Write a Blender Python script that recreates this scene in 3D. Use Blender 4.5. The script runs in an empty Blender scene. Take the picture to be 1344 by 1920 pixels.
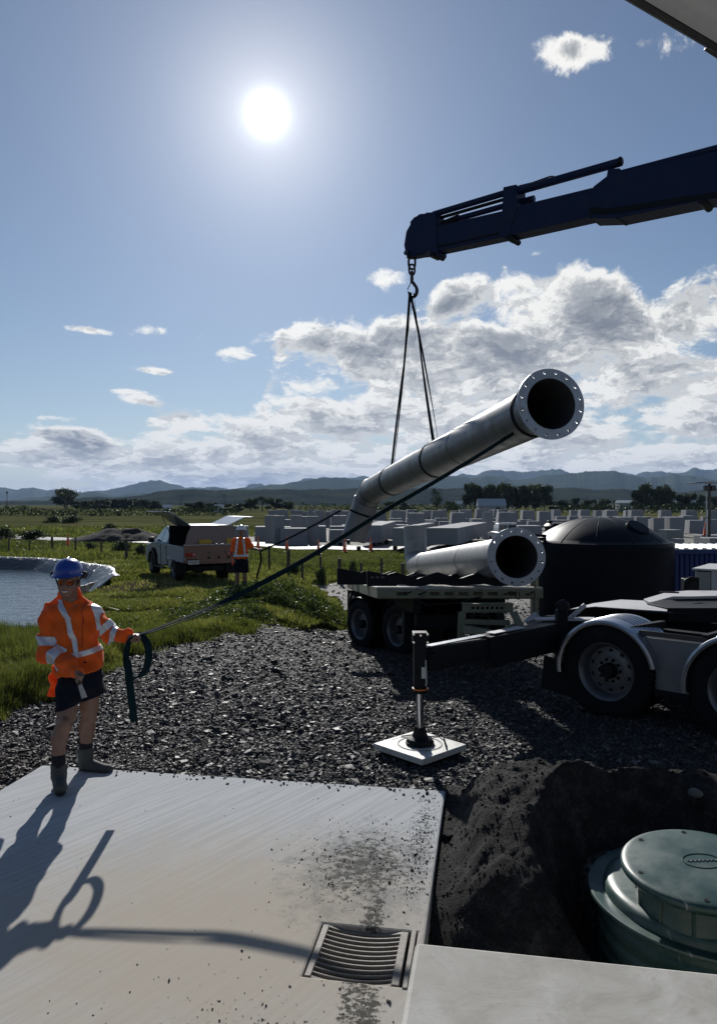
import bpy, bmesh, math, random
import numpy as np
from mathutils import Vector, Matrix
random.seed(7)
RNG = np.random.default_rng(7)
R = math.radians
SC = bpy.context.scene
COL = SC.collection

# ------------------------------------------------------------------ camera
H = 2.3                       # eye height above the concrete slab (slab top is z = 0)
F = 1400.0                    # focal length in photograph pixels (1344 x 1920)
cam_data = bpy.data.cameras.new('camera')
cam = bpy.data.objects.new('camera', cam_data)
COL.objects.link(cam)
cam.location = (0, 0, H)
cam.rotation_euler = (R(90), 0, 0)
cam_data.sensor_fit = 'VERTICAL'
cam_data.sensor_height = 36.0
cam_data.sensor_width = 36.0
cam_data.lens = 36.0 * F / 1920.0
cam_data.shift_y = -15.0 / 1920.0
cam_data.clip_start = 0.05
cam_data.clip_end = 60000
SC.camera = cam

# ------------------------------------------------------------------ light
SUN_AZ, SUN_EL = R(-7.0), R(27.4)       # azimuth measured from +Y towards +X
SUN_DIR = Vector((math.sin(SUN_AZ)*math.cos(SUN_EL), math.cos(SUN_AZ)*math.cos(SUN_EL), math.sin(SUN_EL)))
sun_data = bpy.data.lights.new('sun', 'SUN')
sun_data.energy = 4.6
sun_data.angle = R(0.6)
sun_data.color = (1.0, 0.965, 0.915)
sun = bpy.data.objects.new('sun', sun_data)
COL.objects.link(sun)
sun.rotation_euler = (-SUN_DIR).to_track_quat('-Z', 'Y').to_euler()
SC.view_settings.view_transform = 'Standard'
SC.view_settings.look = 'None'
SC.view_settings.gamma = 1.0
SC.view_settings.exposure = 0.2
SC.render.engine = 'CYCLES'
SC.cycles.max_bounces = 6
SC.cycles.diffuse_bounces = 3
SC.cycles.glossy_bounces = 3
SC.cycles.transmission_bounces = 4
SC.cycles.transparent_max_bounces = 6
SC.cycles.volume_bounces = 0
SC.cycles.sample_clamp_indirect = 4.0
SC.cycles.use_denoising = True
try:
    SC.cycles.denoiser = 'OPENIMAGEDENOISE'
except Exception:
    pass

# ------------------------------------------------------------------ node helper
class NT:
    def __init__(s, tree):
        s.t = tree; s.n = tree.nodes; s.l = tree.links
    def link(s, a, b):
        s.l.new(a, b)
    def setin(s, sock, v):
        if v is None: return
        if isinstance(v, bpy.types.NodeSocket): s.l.new(v, sock)
        elif isinstance(v, (tuple, list)) and len(v) == 3 and sock.type == 'RGBA': sock.default_value = (*v, 1)
        else: sock.default_value = v
    def m(s, op, a, b=None, c=None, clamp=False):
        n = s.n.new('ShaderNodeMath'); n.operation = op; n.use_clamp = clamp
        s.setin(n.inputs[0], a); s.setin(n.inputs[1], b)
        if c is not None: s.setin(n.inputs[2], c)
        return n.outputs[0]
    def vm(s, op, a, b=None):
        n = s.n.new('ShaderNodeVectorMath'); n.operation = op
        s.setin(n.inputs[0], a)
        if b is not None: s.setin(n.inputs[1], b)
        return n.outputs['Value'] if op in ('DOT_PRODUCT', 'LENGTH', 'DISTANCE') else n.outputs['Vector']
    def comb(s, x, y, z):
        n = s.n.new('ShaderNodeCombineXYZ'); s.setin(n.inputs[0], x); s.setin(n.inputs[1], y); s.setin(n.inputs[2], z)
        return n.outputs[0]
    def sep(s, v):
        n = s.n.new('ShaderNodeSeparateXYZ'); s.l.new(v, n.inputs[0]); return n.outputs
    def noise(s, vec, scale, detail=4, rough=0.55, dist=0.0, color=False, lac=2.0):
        n = s.n.new('ShaderNodeTexNoise'); s.setin(n.inputs['Vector'], vec)
        n.inputs['Scale'].default_value = scale; n.inputs['Detail'].default_value = detail
        n.inputs['Roughness'].default_value = rough; n.inputs['Distortion'].default_value = dist
        n.inputs['Lacunarity'].default_value = lac
        return n.outputs['Color' if color else 'Fac']
    def vor(s, vec, scale, out='Distance', feature='F1'):
        n = s.n.new('ShaderNodeTexVoronoi'); n.feature = feature
        s.setin(n.inputs['Vector'], vec); n.inputs['Scale'].default_value = scale
        return n.outputs[out]
    def mr(s, v, a, b, c=0.0, d=1.0, smooth=True):
        n = s.n.new('ShaderNodeMapRange')
        n.interpolation_type = 'SMOOTHSTEP' if smooth else 'LINEAR'
        s.setin(n.inputs['Value'], v)
        for k, x in zip(('From Min', 'From Max', 'To Min', 'To Max'), (a, b, c, d)): s.setin(n.inputs[k], x)
        return n.outputs['Result']
    def ramp(s, v, stops, interp='LINEAR'):
        n = s.n.new('ShaderNodeValToRGB'); n.color_ramp.interpolation = interp
        el = n.color_ramp.elements
        while len(el) < len(stops): el.new(0.5)
        for e, (p, c) in zip(el, stops):
            e.position = p
            e.color = (c, c, c, 1) if isinstance(c, (int, float)) else (*c, 1)
        s.setin(n.inputs[0], v)
        return n.outputs[0]
    def mix(s, f, a, b, mode='MIX'):
        n = s.n.new('ShaderNodeMix'); n.data_type = 'RGBA'; n.blend_type = mode
        s.setin(n.inputs[0], f); s.setin(n.inputs[6], a); s.setin(n.inputs[7], b)
        return n.outputs[2]
    def fmix(s, f, a, b):
        n = s.n.new('ShaderNodeMix'); n.data_type = 'FLOAT'
        s.setin(n.inputs[0], f); s.setin(n.inputs[2], a); s.setin(n.inputs[3], b)
        return n.outputs[0]
    def bump(s, h, strength=0.5, dist=0.01, normal=None):
        n = s.n.new('ShaderNodeBump'); n.inputs['Strength'].default_value = strength
        n.inputs['Distance'].default_value = dist; s.l.new(h, n.inputs['Height'])
        if normal is not None: s.l.new(normal, n.inputs['Normal'])
        return n.outputs[0]
    def obj(s):
        return s.n.new('ShaderNodeTexCoord').outputs['Object']
    def geo(s):
        return s.n.new('ShaderNodeNewGeometry').outputs['Position']
    def attr(s, name, out='Color'):
        n = s.n.new('ShaderNodeAttribute'); n.attribute_name = name; return n.outputs[out]

# ------------------------------------------------------------------ world: sky, clouds, sun disc and aureole
def px_az(px): return math.atan((px-672)/1400)
def px_el(px, py): return math.atan((945-py)/1400*math.cos(px_az(px)))
world = bpy.data.worlds.new('World'); SC.world = world
world.use_nodes = True
wt = NT(world.node_tree); wt.n.clear()
def build_world():
    t = wt
    out = t.n.new('ShaderNodeOutputWorld')
    sky = t.n.new('ShaderNodeTexSky'); sky.sky_type = 'NISHITA'; sky.sun_disc = False
    sky.sun_elevation = SUN_EL; sky.sun_rotation = SUN_AZ
    sky.air_density = 1.0; sky.dust_density = 0.12; sky.ozone_density = 2.2; sky.altitude = 20
    d = t.n.new('ShaderNodeTexCoord').outputs['Generated']
    d = t.vm('NORMALIZE', d)
    x, y, z = t.sep(d)
    az = t.m('ARCTAN2', x, y)
    el = t.m('ARCSINE', z)
    # warped lookup coordinates: finer towards the horizon
    lv = t.m('MULTIPLY', t.m('LOGARITHM', t.m('ADD', t.m('MAXIMUM', el, 0.0), 0.16), math.e), 0.62)
    p = t.comb(az, lv, 3.7)
    warp = t.noise(p, 9.0, 3, 0.6, color=True)
    warp = t.vm('MULTIPLY', t.vm('SUBTRACT', warp, (0.5, 0.5, 0.5)), (0.05, 0.05, 0.0))
    p = t.vm('ADD', p, warp)
    def fb(q):
        a = t.noise(q, 7.5, 10, 0.62, 0.2)
        b = t.noise(q, 24.0, 9, 0.68, 0.3)
        return t.m('ADD', t.m('ADD', t.m('MULTIPLY', t.m('SUBTRACT', a, 0.5), 1.9), t.m('MULTIPLY', t.m('SUBTRACT', b, 0.5), 0.95)), 0.5)
    n0 = fb(p)
    q = t.vm('ADD', p, (-0.010, 0.030, 0.0))           # a step towards the sun
    n1 = fb(q)
    # top edge of the cloud bank over azimuth
    A0, A1 = -0.62, 0.62
    stops = [(0.0, 0.072), ((px_az(0)-A0)/(A1-A0), 0.080), ((px_az(150)-A0)/(A1-A0), 0.085), ((px_az(235)-A0)/(A1-A0), 0.088),
             ((px_az(300)-A0)/(A1-A0), 0.115), ((px_az(400)-A0)/(A1-A0), 0.105), ((px_az(480)-A0)/(A1-A0), 0.145),
             ((px_az(530)-A0)/(A1-A0), 0.242), ((px_az(700)-A0)/(A1-A0), 0.246), ((px_az(790)-A0)/(A1-A0), 0.262),
             ((px_az(830)-A0)/(A1-A0), 0.292), ((px_az(930)-A0)/(A1-A0), 0.318), ((px_az(1080)-A0)/(A1-A0), 0.318),
             ((px_az(1160)-A0)/(A1-A0), 0.292), ((px_az(1230)-A0)/(A1-A0), 0.262), ((px_az(1344)-A0)/(A1-A0), 0.280), (1.0, 0.25)]
    azn = t.mr(az, A0, A1, 0, 1, smooth=False)
    top = t.ramp(azn, [(a, v*2) for a, v in stops])
    top = t.m('MULTIPLY', top, 0.5)
    wob = t.m('MULTIPLY', t.m('SUBTRACT', t.noise(p, 16, 4, 0.6), 0.5), 0.05)
    depth = t.m('SUBTRACT', t.m('ADD', top, wob), el)           # > 0 inside the bank
    cover = t.m('ADD', t.mr(depth, -0.045, 0.045, -0.62, 0.31), t.mr(depth, 0.03, 0.16, 0.0, 0.03))
    def blob(px, py, rx, ry, s):
        a0, e0 = px_az(px), px_el(px, py)
        da = t.m('MULTIPLY', t.m('SUBTRACT', az, a0), 1400.0/rx)
        de = t.m('MULTIPLY', t.m('SUBTRACT', el, e0), 1400.0/ry)
        r2 = t.m('ADD', t.m('MULTIPLY', da, da), t.m('MULTIPLY', de, de))
        return t.m('MULTIPLY', t.m('EXPONENT', t.m('MULTIPLY', r2, -0.45)), (s*1.07 if py > 200 else s) if s > 0.3 else s)
    for b in [(585, 522, 26, 9, .60), (715, 520, 38, 14, .66), (135, 612, 34, 10, .62), (185, 622, 30, 7, .56), (285, 620, 34, 13, .57), (265, 690, 38, 8, .64),
              (315, 700, 30, 7, .60), (430, 663, 52, 14, .66), (378, 630, 14, 8, .55), (260, 750, 30, 9, .62), (340, 780, 48, 16, .60),
              (125, 812, 30, 10, .60), (165, 832, 24, 14, .62), (55, 735, 30, 6, .57), (105, 782, 34, 5, .55), (230, 732, 30, 5, .55), (485, 632, 22, 16, .56),
              (1025, 98, 50, 38, .475), (1115, 88, 60, 28, .62), (1250, 84, 60, 30, .76), (1010, 560, 260, 60, .05),
              (1340, 650, 120, 11, -.30), (850, 600, 70, 9, -.22), (560, 700, 40, 12, -.18), (600, 740, 60, 10, -.22), (440, 800, 60, 40, -.08), (520, 690, 30, 60, -.16), (40, 900, 120, 12, -.40)]:
        cover = t.m('ADD', cover, blob(*b))
    dens = t.m('ADD', n0, cover)
    alpha = t.mr(dens, 0.46, 0.72)
    # lit fringe: thin, sun-facing parts are bright, thick parts grey
    slope = t.m('SUBTRACT', n0, n1)
    lit = t.mr(slope, -0.10, 0.13, smooth=True)
    thick = t.mr(dens, 0.60, 1.20)
    low = t.mr(el, 0.10, 0.24)                       # low rows are brighter and flatter
    thick = t.m('MULTIPLY', thick, t.fmix(low, 0.62, 1.0))
    bright = t.m('ADD', t.m('MULTIPLY', t.m('SUBTRACT', 1.0, thick), 0.84), t.m('MULTIPLY', lit, 0.40), clamp=True)
    ccol = t.ramp(bright, [(0.0, (0.150, 0.170, 0.205)), (0.34, (0.23, 0.25, 0.285)), (0.62, (0.42, 0.435, 0.45)), (0.86, (0.74, 0.74, 0.72)), (1.0, (0.95, 0.94, 0.90))])
    # sun: disc, core and aureole (forward scatter round the sun)
    sdir = t.vm('DOT_PRODUCT', d, tuple(SUN_DIR))
    ang = t.m('ARCCOSINE', t.m('MINIMUM', sdir, 0.999999))
    def lobe(w, s, pw=1.0):
        r = t.m('DIVIDE', ang, w)
        if pw != 1.0: r = t.m('POWER', r, pw)
        return t.m('MULTIPLY', t.m('EXPONENT', t.m('MULTIPLY', r, -1.0)), s)
    g = t.m('ADD', t.m('ADD', lobe(0.0085, 5.5, 1.0), lobe(0.078, 0.31, 1.6)), t.m('ADD', lobe(0.19, 0.14, 1.6), lobe(0.50, 0.07, 1.5)))
    glow = t.mix(t.mr(ang, 0.03, 0.20), (1.0, 0.99, 0.97), (0.80, 0.88, 1.0))
    # pale air near the horizon
    hz = t.m('EXPONENT', t.m('MULTIPLY', t.m('MAXIMUM', el, 0.0), -9.0))
    b_sky = t.n.new('ShaderNodeBackground'); b_sky.inputs['Strength'].default_value = 0.052
    skyc = t.mix(1.0, sky.outputs[0], (0.96, 0.965, 1.0), 'MULTIPLY')
    t.link(skyc, b_sky.inputs['Color'])
    b_air = t.n.new('ShaderNodeBackground'); t.setin(b_air.inputs['Color'], (0.42, 0.52, 0.66)); t.link(t.m('MULTIPLY', hz, 0.20), b_air.inputs['Strength'])
    b_cl = t.n.new('ShaderNodeBackground'); t.link(ccol, b_cl.inputs['Color']); b_cl.inputs['Strength'].default_value = 0.84
    b_gl = t.n.new('ShaderNodeBackground'); t.link(glow, b_gl.inputs['Color']); t.link(g, b_gl.inputs['Strength'])
    a1 = t.n.new('ShaderNodeAddShader'); t.link(b_sky.outputs[0], a1.inputs[0]); t.link(b_air.outputs[0], a1.inputs[1])
    mx = t.n.new('ShaderNodeMixShader'); t.link(t.m('MULTIPLY', alpha, t.mr(el, -0.02, 0.01)), mx.inputs[0]); t.link(a1.outputs[0], mx.inputs[1]); t.link(b_cl.outputs[0], mx.inputs[2])
    a2 = t.n.new('ShaderNodeAddShader'); t.link(mx.outputs[0], a2.inputs[0]); t.link(b_gl.outputs[0], a2.inputs[1])
    t.link(a2.outputs[0], out.inputs['Surface'])
build_world()
world.cycles.sampling_method = 'MANUAL'
world.cycles.sample_map_resolution = 512

# ------------------------------------------------------------------ numpy noise
def _hash(ix, iy, seed):
    h = (ix.astype(np.int64)*374761393 + iy.astype(np.int64)*668265263 + seed*974634777) & 0xffffffff
    h = ((h ^ (h >> 13))*1274126177) & 0xffffffff
    return ((h ^ (h >> 16)) & 0xffffff)/float(0xffffff)
def vnoise(x, y, seed=0):
    ix = np.floor(x); iy = np.floor(y); fx = x-ix; fy = y-iy
    fx = fx*fx*(3-2*fx); fy = fy*fy*(3-2*fy)
    a = _hash(ix, iy, seed); b = _hash(ix+1, iy, seed); c = _hash(ix, iy+1, seed); d = _hash(ix+1, iy+1, seed)
    return (a*(1-fx)+b*fx)*(1-fy)+(c*(1-fx)+d*fx)*fy - 0.5
def fbm(x, y, oct=4, seed=0, gain=0.5):
    s = 0; a = 1.0
    for o in range(oct):
        s = s + a*vnoise(x*2**o+17.3*o, y*2**o-9.1*o, seed+o); a *= gain
    return s
def n3(p, s, seed=0):        # cheap smooth 3D noise: sines
    x, y, z = p[..., 0]*s, p[..., 1]*s, p[..., 2]*s
    return (np.sin(x*1.7+seed+1.3*np.sin(y*1.1+z*.7))+np.sin(y*2.1+seed*2+1.1*np.sin(z*1.3+x*.9))+np.sin(z*1.9-seed+1.2*np.sin(x*1.2+y*.6)))/3
def sst(v, a, b):
    t = np.clip((v-a)/(b-a), 0, 1); return t*t*(3-2*t)

# ------------------------------------------------------------------ terrain
POND = np.array([(-6.9, 15.2), (-7.7, 18.5), (-8.9, 22.0), (-8.9, 25.0), (-10.6, 29.0), (-14.5, 33.0), (-24, 35.5), (-40, 36), (-40, 14), (-14, 10.5), (-8.6, 11.8)])
POND_Z = -0.62
def poly_sdf(x, y, P):
    d = np.full(x.shape, 1e9); ins = np.zeros(x.shape, bool); n = len(P)
    for i in range(n):
        a = P[i]; b = P[(i+1) % n]; e = b-a
        wx = x-a[0]; wy = y-a[1]
        t = np.clip((wx*e[0]+wy*e[1])/(e@e), 0, 1)
        d = np.minimum(d, (wx-e[0]*t)**2+(wy-e[1]*t)**2)
        c = ((a[1] > y) != (b[1] > y)) & (x < (b[0]-a[0])*(y-a[1])/(b[1]-a[1]+1e-12)+a[0])
        ins ^= c
    d = np.sqrt(d)
    return np.where(ins, -d, d)
LY = [0, 9, 21, 25, 50, 80, 120, 400, 30000]
LZ = [-.08, -.08, -.26, -.34, -.80, -1.3, -1.5, -1.5, -1.5]
RY = [0, 8.6, 14, 16, 19, 50, 80, 120, 400, 30000]
RZ = [-.07, -.07, -.50, -.68, -.95, -1.0, -1.3, -1.5, -1.5, -1.5]
def T(x, y, rough=True):
    x = np.asarray(x, float); y = np.asarray(y, float)
    l = np.interp(y, LY, LZ); r = np.interp(y, RY, RZ)
    k = sst(x+0.12*(y-14), -2.2, 0.6)
    z = l*(1-k)+r*k
    if rough:
        amp = sst(y, 10, 30)
        z = z + fbm(x*.35, y*.35, 3, 3)*0.10*amp + fbm(x*.02, y*.02, 2, 5)*0.5*sst(y, 90, 300)
    pd = poly_sdf(x, y, POND)
    z = np.where(pd < 1.2, z*sst(pd, 0.0, 1.2)+(POND_Z-0.10-np.clip(-pd, 0, 1)*0.8)*(1-sst(pd, 0.0, 1.2)), z)
    # dig-out beside the slab for the plastic tank
    sa = (x-0.698)*0.986-(y-5.996)*0.1668
    pit = sst(sa, 0.02, 0.12)*(x < 6)*(1-sst(y, 4.3, 5.0))*sst(y, 1.0, 2.2)*(1-sst(x, 3.3, 4.0))
    z = z - 0.75*pit
    # under the slab and plinth the ground is dug out for the concrete
    # low bank of weeds beside the trailer
    mound = np.exp(-(((x+1.9)/1.7)**2+((y-19.2)/3.0)**2))
    z = z+0.30*mound
    return z
def t1(x, y): return float(T(np.array([x]), np.array([y]))[0])
def W(px, py, D): return Vector(((px-672)/1400*D, D, H-(py-945)/1400*D))
def G(px, py, z=0.0):
    D = 1400*(H-z)/(py-945); return Vector(((px-672)/1400*D, D, z))
def onG(px, D): 
    x = (px-672)/1400*D
    return Vector((x, D, t1(x, D)))

# ------------------------------------------------------------------ object helpers
def tag(o, label=None, cat=None, group=None, kind=None):
    if label: o['label'] = label
    if cat: o['category'] = cat
    if group: o['group'] = group
    if kind: o['kind'] = kind
    return o
def empty(name, loc, rz=0.0, label=None, cat=None, group=None):
    o = bpy.data.objects.new(name, None); COL.objects.link(o)
    o.location = loc; o.rotation_euler = (0, 0, rz); o.empty_display_size = 0.2
    return tag(o, label, cat, group)
def link_mesh(name, me, parent=None, mats=None):
    o = bpy.data.objects.new(name, me); COL.objects.link(o)
    if mats:
        for m_ in (mats if isinstance(mats, (list, tuple)) else [mats]): me.materials.append(m_)
    if parent is not None: o.parent = parent
    return o
def mesh_np(name, V, Fc, mats=None, parent=None, smooth=False, mi=None):
    """V (n,3), Fc (m,k) fixed size faces, fast path"""
    V = np.asarray(V, np.float32); Fc = np.asarray(Fc, np.int32)
    me = bpy.data.meshes.new(name)
    me.vertices.add(len(V)); me.vertices.foreach_set('co', V.ravel())
    k = Fc.shape[1]; m_ = len(Fc)
    me.loops.add(m_*k); me.loops.foreach_set('vertex_index', Fc.ravel())
    me.polygons.add(m_); me.polygons.foreach_set('loop_start', np.arange(0, m_*k, k, dtype=np.int32))
    try: me.polygons.foreach_set('loop_total', np.full(m_, k, np.int32))
    except Exception: pass
    me.polygons.foreach_set('use_smooth', np.full(m_, smooth))
    if mi is not None: me.polygons.foreach_set('material_index', np.asarray(mi, np.int32))
    me.update(calc_edges=True)
    return link_mesh(name, me, parent, mats)
def set_col(me, name, cols):
    a = me.color_attributes.new(name, 'FLOAT_COLOR', 'POINT')
    c = np.ones((len(me.vertices), 4), np.float32); c[:, :3] = cols
    a.data.foreach_set('color', c.ravel())
def frame(d, up=Vector((0, 0, 1))):
    d = Vector(d).normalized(); up = Vector(up)
    s = d.cross(up)
    if s.length < 1e-4: s = d.cross(Vector((0, 1, 0)))
    s.normalize(); u = s.cross(d).normalized()
    return d, s, u
class MB:
    """collects simple solids, then links them as one mesh object"""
    def __init__(s): s.v = []; s.f = []; s.mi = []; s.k = 0
    def mat(s, k): s.k = k; return s
    def add(s, vs, fs):
        b = len(s.v); s.v += [Vector(v) for v in vs]; s.f += [[b+i for i in f] for f in fs]; s.mi += [s.k]*len(fs); return s
    def box(s, c, d, rot=None, taper=1.0):
        c = Vector(c); hx, hy, hz = d[0]/2, d[1]/2, d[2]/2
        vs = []
        for z_, k in ((-hz, 1), (hz, taper)):
            for x_, y_ in ((-hx, -hy), (hx, -hy), (hx, hy), (-hx, hy)):
                p = Vector((x_*k, y_*k, z_))
                if rot is not None: p = rot @ p
                vs.append(c+p)
        return s.add(vs, [(3, 2, 1, 0), (4, 5, 6, 7), (0, 1, 5, 4), (1, 2, 6, 5), (2, 3, 7, 6), (3, 0, 4, 7)])
    def bar(s, a, b, w, h, up=(0, 0, 1), w2=None, h2=None):
        a, b = Vector(a), Vector(b); d, sd, u = frame(b-a, up); w2 = w if w2 is None else w2; h2 = h if h2 is None else h2
        vs = []
        for p, ww, hh in ((a, w, h), (b, w2, h2)):
            for i, j in ((-1, -1), (1, -1), (1, 1), (-1, 1)): vs.append(p+sd*(i*ww/2)+u*(j*hh/2))
        return s.add(vs, [(0, 1, 2, 3), (7, 6, 5, 4), (0, 4, 5, 1), (1, 5, 6, 2), (2, 6, 7, 3), (3, 7, 4, 0)])
    def tube(s, a, b, r, r2=None, n=16, caps=True):
        a, b = Vector(a), Vector(b); r2 = r if r2 is None else r2; d, sd, u = frame(b-a)
        vs = [p+(sd*math.cos(2*math.pi*i/n)+u*math.sin(2*math.pi*i/n))*rr for p, rr in ((a, r), (b, r2)) for i in range(n)]
        fs = [(i, (i+1) % n, n+(i+1) % n, n+i) for i in range(n)]
        if caps: fs += [tuple(reversed(range(n))), tuple(range(n, 2*n))]
        return s.add(vs, fs)
    def lathe(s, a, d, prof, n=32, up=(0, 0, 1), closed=False, sweep=None, start=0.0):
        """prof: list of (along, radius) from point a along d"""
        a = Vector(a); d, sd, u = frame(d, up)
        full = sweep is None; cnt = n if full else n+1
        tot = 2*math.pi if full else sweep
        vs = []
        for h_, r_ in prof:
            for i in range(cnt):
                an = start+tot*i/n
                vs.append(a+d*h_+(sd*math.cos(an)+u*math.sin(an))*r_)
        fs = []; m_ = len(prof)
        for j in range(m_-1+(1 if closed else 0)):
            j2 = (j+1) % m_
            for i in range(n):
                i2 = (i+1) % cnt
                fs.append((j*cnt+i, j*cnt+i2, j2*cnt+i2, j2*cnt+i))
        if not full and closed:
            fs.append(tuple(j*cnt for j in range(m_))); fs.append(tuple(j*cnt+n for j in reversed(range(m_))))
        return s.add(vs, fs)
    def prism(s, pts, a, ax, th):
        """pts: 2D outline; ax=(origin, e1, e2, e3); extrude from a to a+th along e3"""
        o, e1, e2, e3 = [Vector(q) for q in ax]; n = len(pts)
        vs = [o+e1*p[0]+e2*p[1]+e3*a for p in pts]+[o+e1*p[0]+e2*p[1]+e3*(a+th) for p in pts]
        fs = [tuple(reversed(range(n))), tuple(range(n, 2*n))]+[(i, (i+1) % n, n+(i+1) % n, n+i) for i in range(n)]
        return s.add(vs, fs)
    def path(s, pts, r, n=8, caps=True):
        pts = [Vector(p) for p in pts]; m_ = len(pts)
        vs = []; u = None
        for i, p in enumerate(pts):
            d = (pts[min(i+1, m_-1)]-pts[max(i-1, 0)]).normalized()
            if u is None: _, sd, u = frame(d)
            else:
                u = (u-d*u.dot(d)).normalized(); sd = d.cross(u)
            rr = r[i] if isinstance(r, (list, tuple)) else r
            vs += [p+(sd*math.cos(2*math.pi*k/n)+u*math.sin(2*math.pi*k/n))*rr for k in range(n)]
        fs = [(i*n+k, i*n+(k+1) % n, (i+1)*n+(k+1) % n, (i+1)*n+k) for i in range(m_-1) for k in range(n)]
        if caps: fs += [tuple(reversed(range(n))), tuple((m_-1)*n+k for k in range(n))]
        return s.add(vs, fs)
    def ribbon(s, pts, wdirs, w, th):
        """flat strap; wdirs = width direction at each point"""
        pts = [Vector(p) for p in pts]; m_ = len(pts); vs = []
        for i, p in enumerate(pts):
            d = (pts[min(i+1, m_-1)]-pts[max(i-1, 0)]).normalized()
            wd = Vector(wdirs[i]); wd = (wd-d*wd.dot(d)).normalized(); nn = d.cross(wd)
            ww = w[i] if isinstance(w, (list, tuple)) else w
            vs += [p-wd*ww/2-nn*th/2, p+wd*ww/2-nn*th/2, p+wd*ww/2+nn*th/2, p-wd*ww/2+nn*th/2]
        fs = [(i*4+k, i*4+(k+1) % 4, i*4+4+(k+1) % 4, i*4+4+k) for i in range(m_-1) for k in range(4)]
        fs += [(3, 2, 1, 0), tuple((m_-1)*4+k for k in range(4))]
        return s.add(vs, fs)
    def build(s, name, mats, parent=None, bevel=0.0, smooth=35, seg=2):
        me = bpy.data.meshes.new(name)
        me.from_pydata([tuple(v) for v in s.v], [], s.f)
        me.update()
        bm = bmesh.new(); bm.from_mesh(me); bmesh.ops.recalc_face_normals(bm, faces=bm.faces[:])
        if len(set(s.mi)) > 1 or s.k:
            for f_, k in zip(bm.faces, s.mi): f_.material_index = k
        bm.to_mesh(me); bm.free()
        o = link_mesh(name, me, parent, mats)
        if smooth:
            me.polygons.foreach_set('use_smooth', [True]*len(me.polygons))
            me.set_sharp_from_angle(angle=R(smooth))
        if bevel:
            b = o.modifiers.new('bevel', 'BEVEL'); b.width = bevel; b.segments = seg; b.limit_method = 'ANGLE'; b.angle_limit = R(40)
            b.harden_normals = False
        return o
def copy_tree(o, parent=None):
    c = o.copy(); COL.objects.link(c)
    if parent is not None: c.parent = parent
    for ch in list(o.children): copy_tree(ch, c)
    return c

# ------------------------------------------------------------------ materials
MATS = {}
def mat(name, col, rough=0.6, metal=0.0, var=0.15, vs=6.0, bump=0.0, bs=60.0, bd=0.004, dirt=None, dscale=3.0, damt=0.5, spec=0.5, coat=0.0, sheen=0.0, trans=0.0, rvar=0.1, double=False):
    if name in MATS: return MATS[name]
    m_ = bpy.data.materials.new(name); m_.use_nodes = True
    t = NT(m_.node_tree); b = t.n['Principled BSDF']
    p = t.obj()
    n1 = t.noise(p, vs, 5, 0.6)
    c = t.mix(n1, tuple(x*(1-var) for x in col), tuple(min(1, x*(1+var)) for x in col))
    if dirt is not None:
        d = t.mr(t.noise(p, dscale, 6, 0.65, 0.4), 0.5, 0.72)
        c = t.mix(t.m('MULTIPLY', d, damt), c, dirt)
    t.setin(b.inputs['Base Color'], c)
    r_ = t.m('ADD', t.m('MULTIPLY', t.m('SUBTRACT', t.noise(p, vs*2.3, 4, 0.6), 0.5), rvar*2), rough, clamp=True)
    t.setin(b.inputs['Roughness'], r_)
    b.inputs['Metallic'].default_value = metal
    b.inputs['Specular IOR Level'].default_value = spec
    b.inputs['Coat Weight'].default_value = coat
    b.inputs['Sheen Weight'].default_value = sheen
    if bump: t.setin(b.inputs['Normal'], t.bump(t.noise(p, bs, 4, 0.6), bump, bd))
    MATS[name] = m_
    return m_
# ================================================================== SETTING: ground, slab, gravel, grass, water, road
GRAVEL_POLY = np.array([(-9.5, 3.0), (-7.0, 5.2), (-5.0, 7.0), (-3.95, 8.2), (-3.6, 9.0), (-3.65, 10.5), (-3.6, 11.5), (-3.25, 12.6), (-2.45, 13.7), (-1.7, 15.0), (-0.6, 16.6), (0.1, 19.0),
                        (-0.35, 22.5), (-0.8, 25.0), (-1.7, 29.5), (-0.5, 32.0), (6, 31.5), (14, 33.0), (26, 36.0), (40, 34), (40, -6), (-9.5, -6)])
U = Vector((math.sin(R(9.6)), math.cos(R(9.6)), 0)); Vx = Vector((U.y, -U.x, 0))       # slab axes: away, right
C1 = Vector((0.698, 5.996, 0)); C2 = C1-Vx*3.53
def m_ground():
    m_ = bpy.data.materials.new('field_grass'); m_.use_nodes = True; t = NT(m_.node_tree); b = t.n['Principled BSDF']
    p = t.geo(); x, y, z = t.sep(p)
    far = t.mr(y, 30, 140)
    n1 = t.noise(p, 0.9, 6, 0.65); n2 = t.noise(p, 9.0, 5, 0.7); n3_ = t.noise(t.comb(t.m('MULTIPLY', x, .35), y, 0), 0.09, 6, 0.62)
    g = t.ramp(n1, [(0.25, (0.045, 0.058, 0.016)), (0.5, (0.085, 0.100, 0.028)), (0.7, (0.13, 0.135, 0.05))])
    g = t.mix(t.m('MULTIPLY', t.mr(n2, 0.45, 0.7), 0.6), g, (0.13, 0.13, 0.05))
    f = t.ramp(n3_, [(0.34, (0.038, 0.046, 0.020)), (0.47, (0.070, 0.080, 0.035)), (0.56, (0.100, 0.098, 0.048)), (0.66, (0.14, 0.15, 0.055))])
    c = t.mix(far, g, f)
    # worn brown earth beside the pond and slab
    br = t.m('MULTIPLY', t.mr(t.vm('DISTANCE', p, (-7.9, 23.4, -0.4)), 2.9, 1.6), t.mr(n1, 0.25, 0.45))
    c = t.mix(br, c, (0.075, 0.058, 0.045))
    t.setin(b.inputs['Base Color'], c); b.inputs['Roughness'].default_value = 1.0; b.inputs['Specular IOR Level'].default_value = 0.0
    t.setin(b.inputs['Normal'], t.bump(t.m('ADD', n2, t.noise(p, 40, 4, 0.7)), 0.8, 0.05))
    return m_
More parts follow.
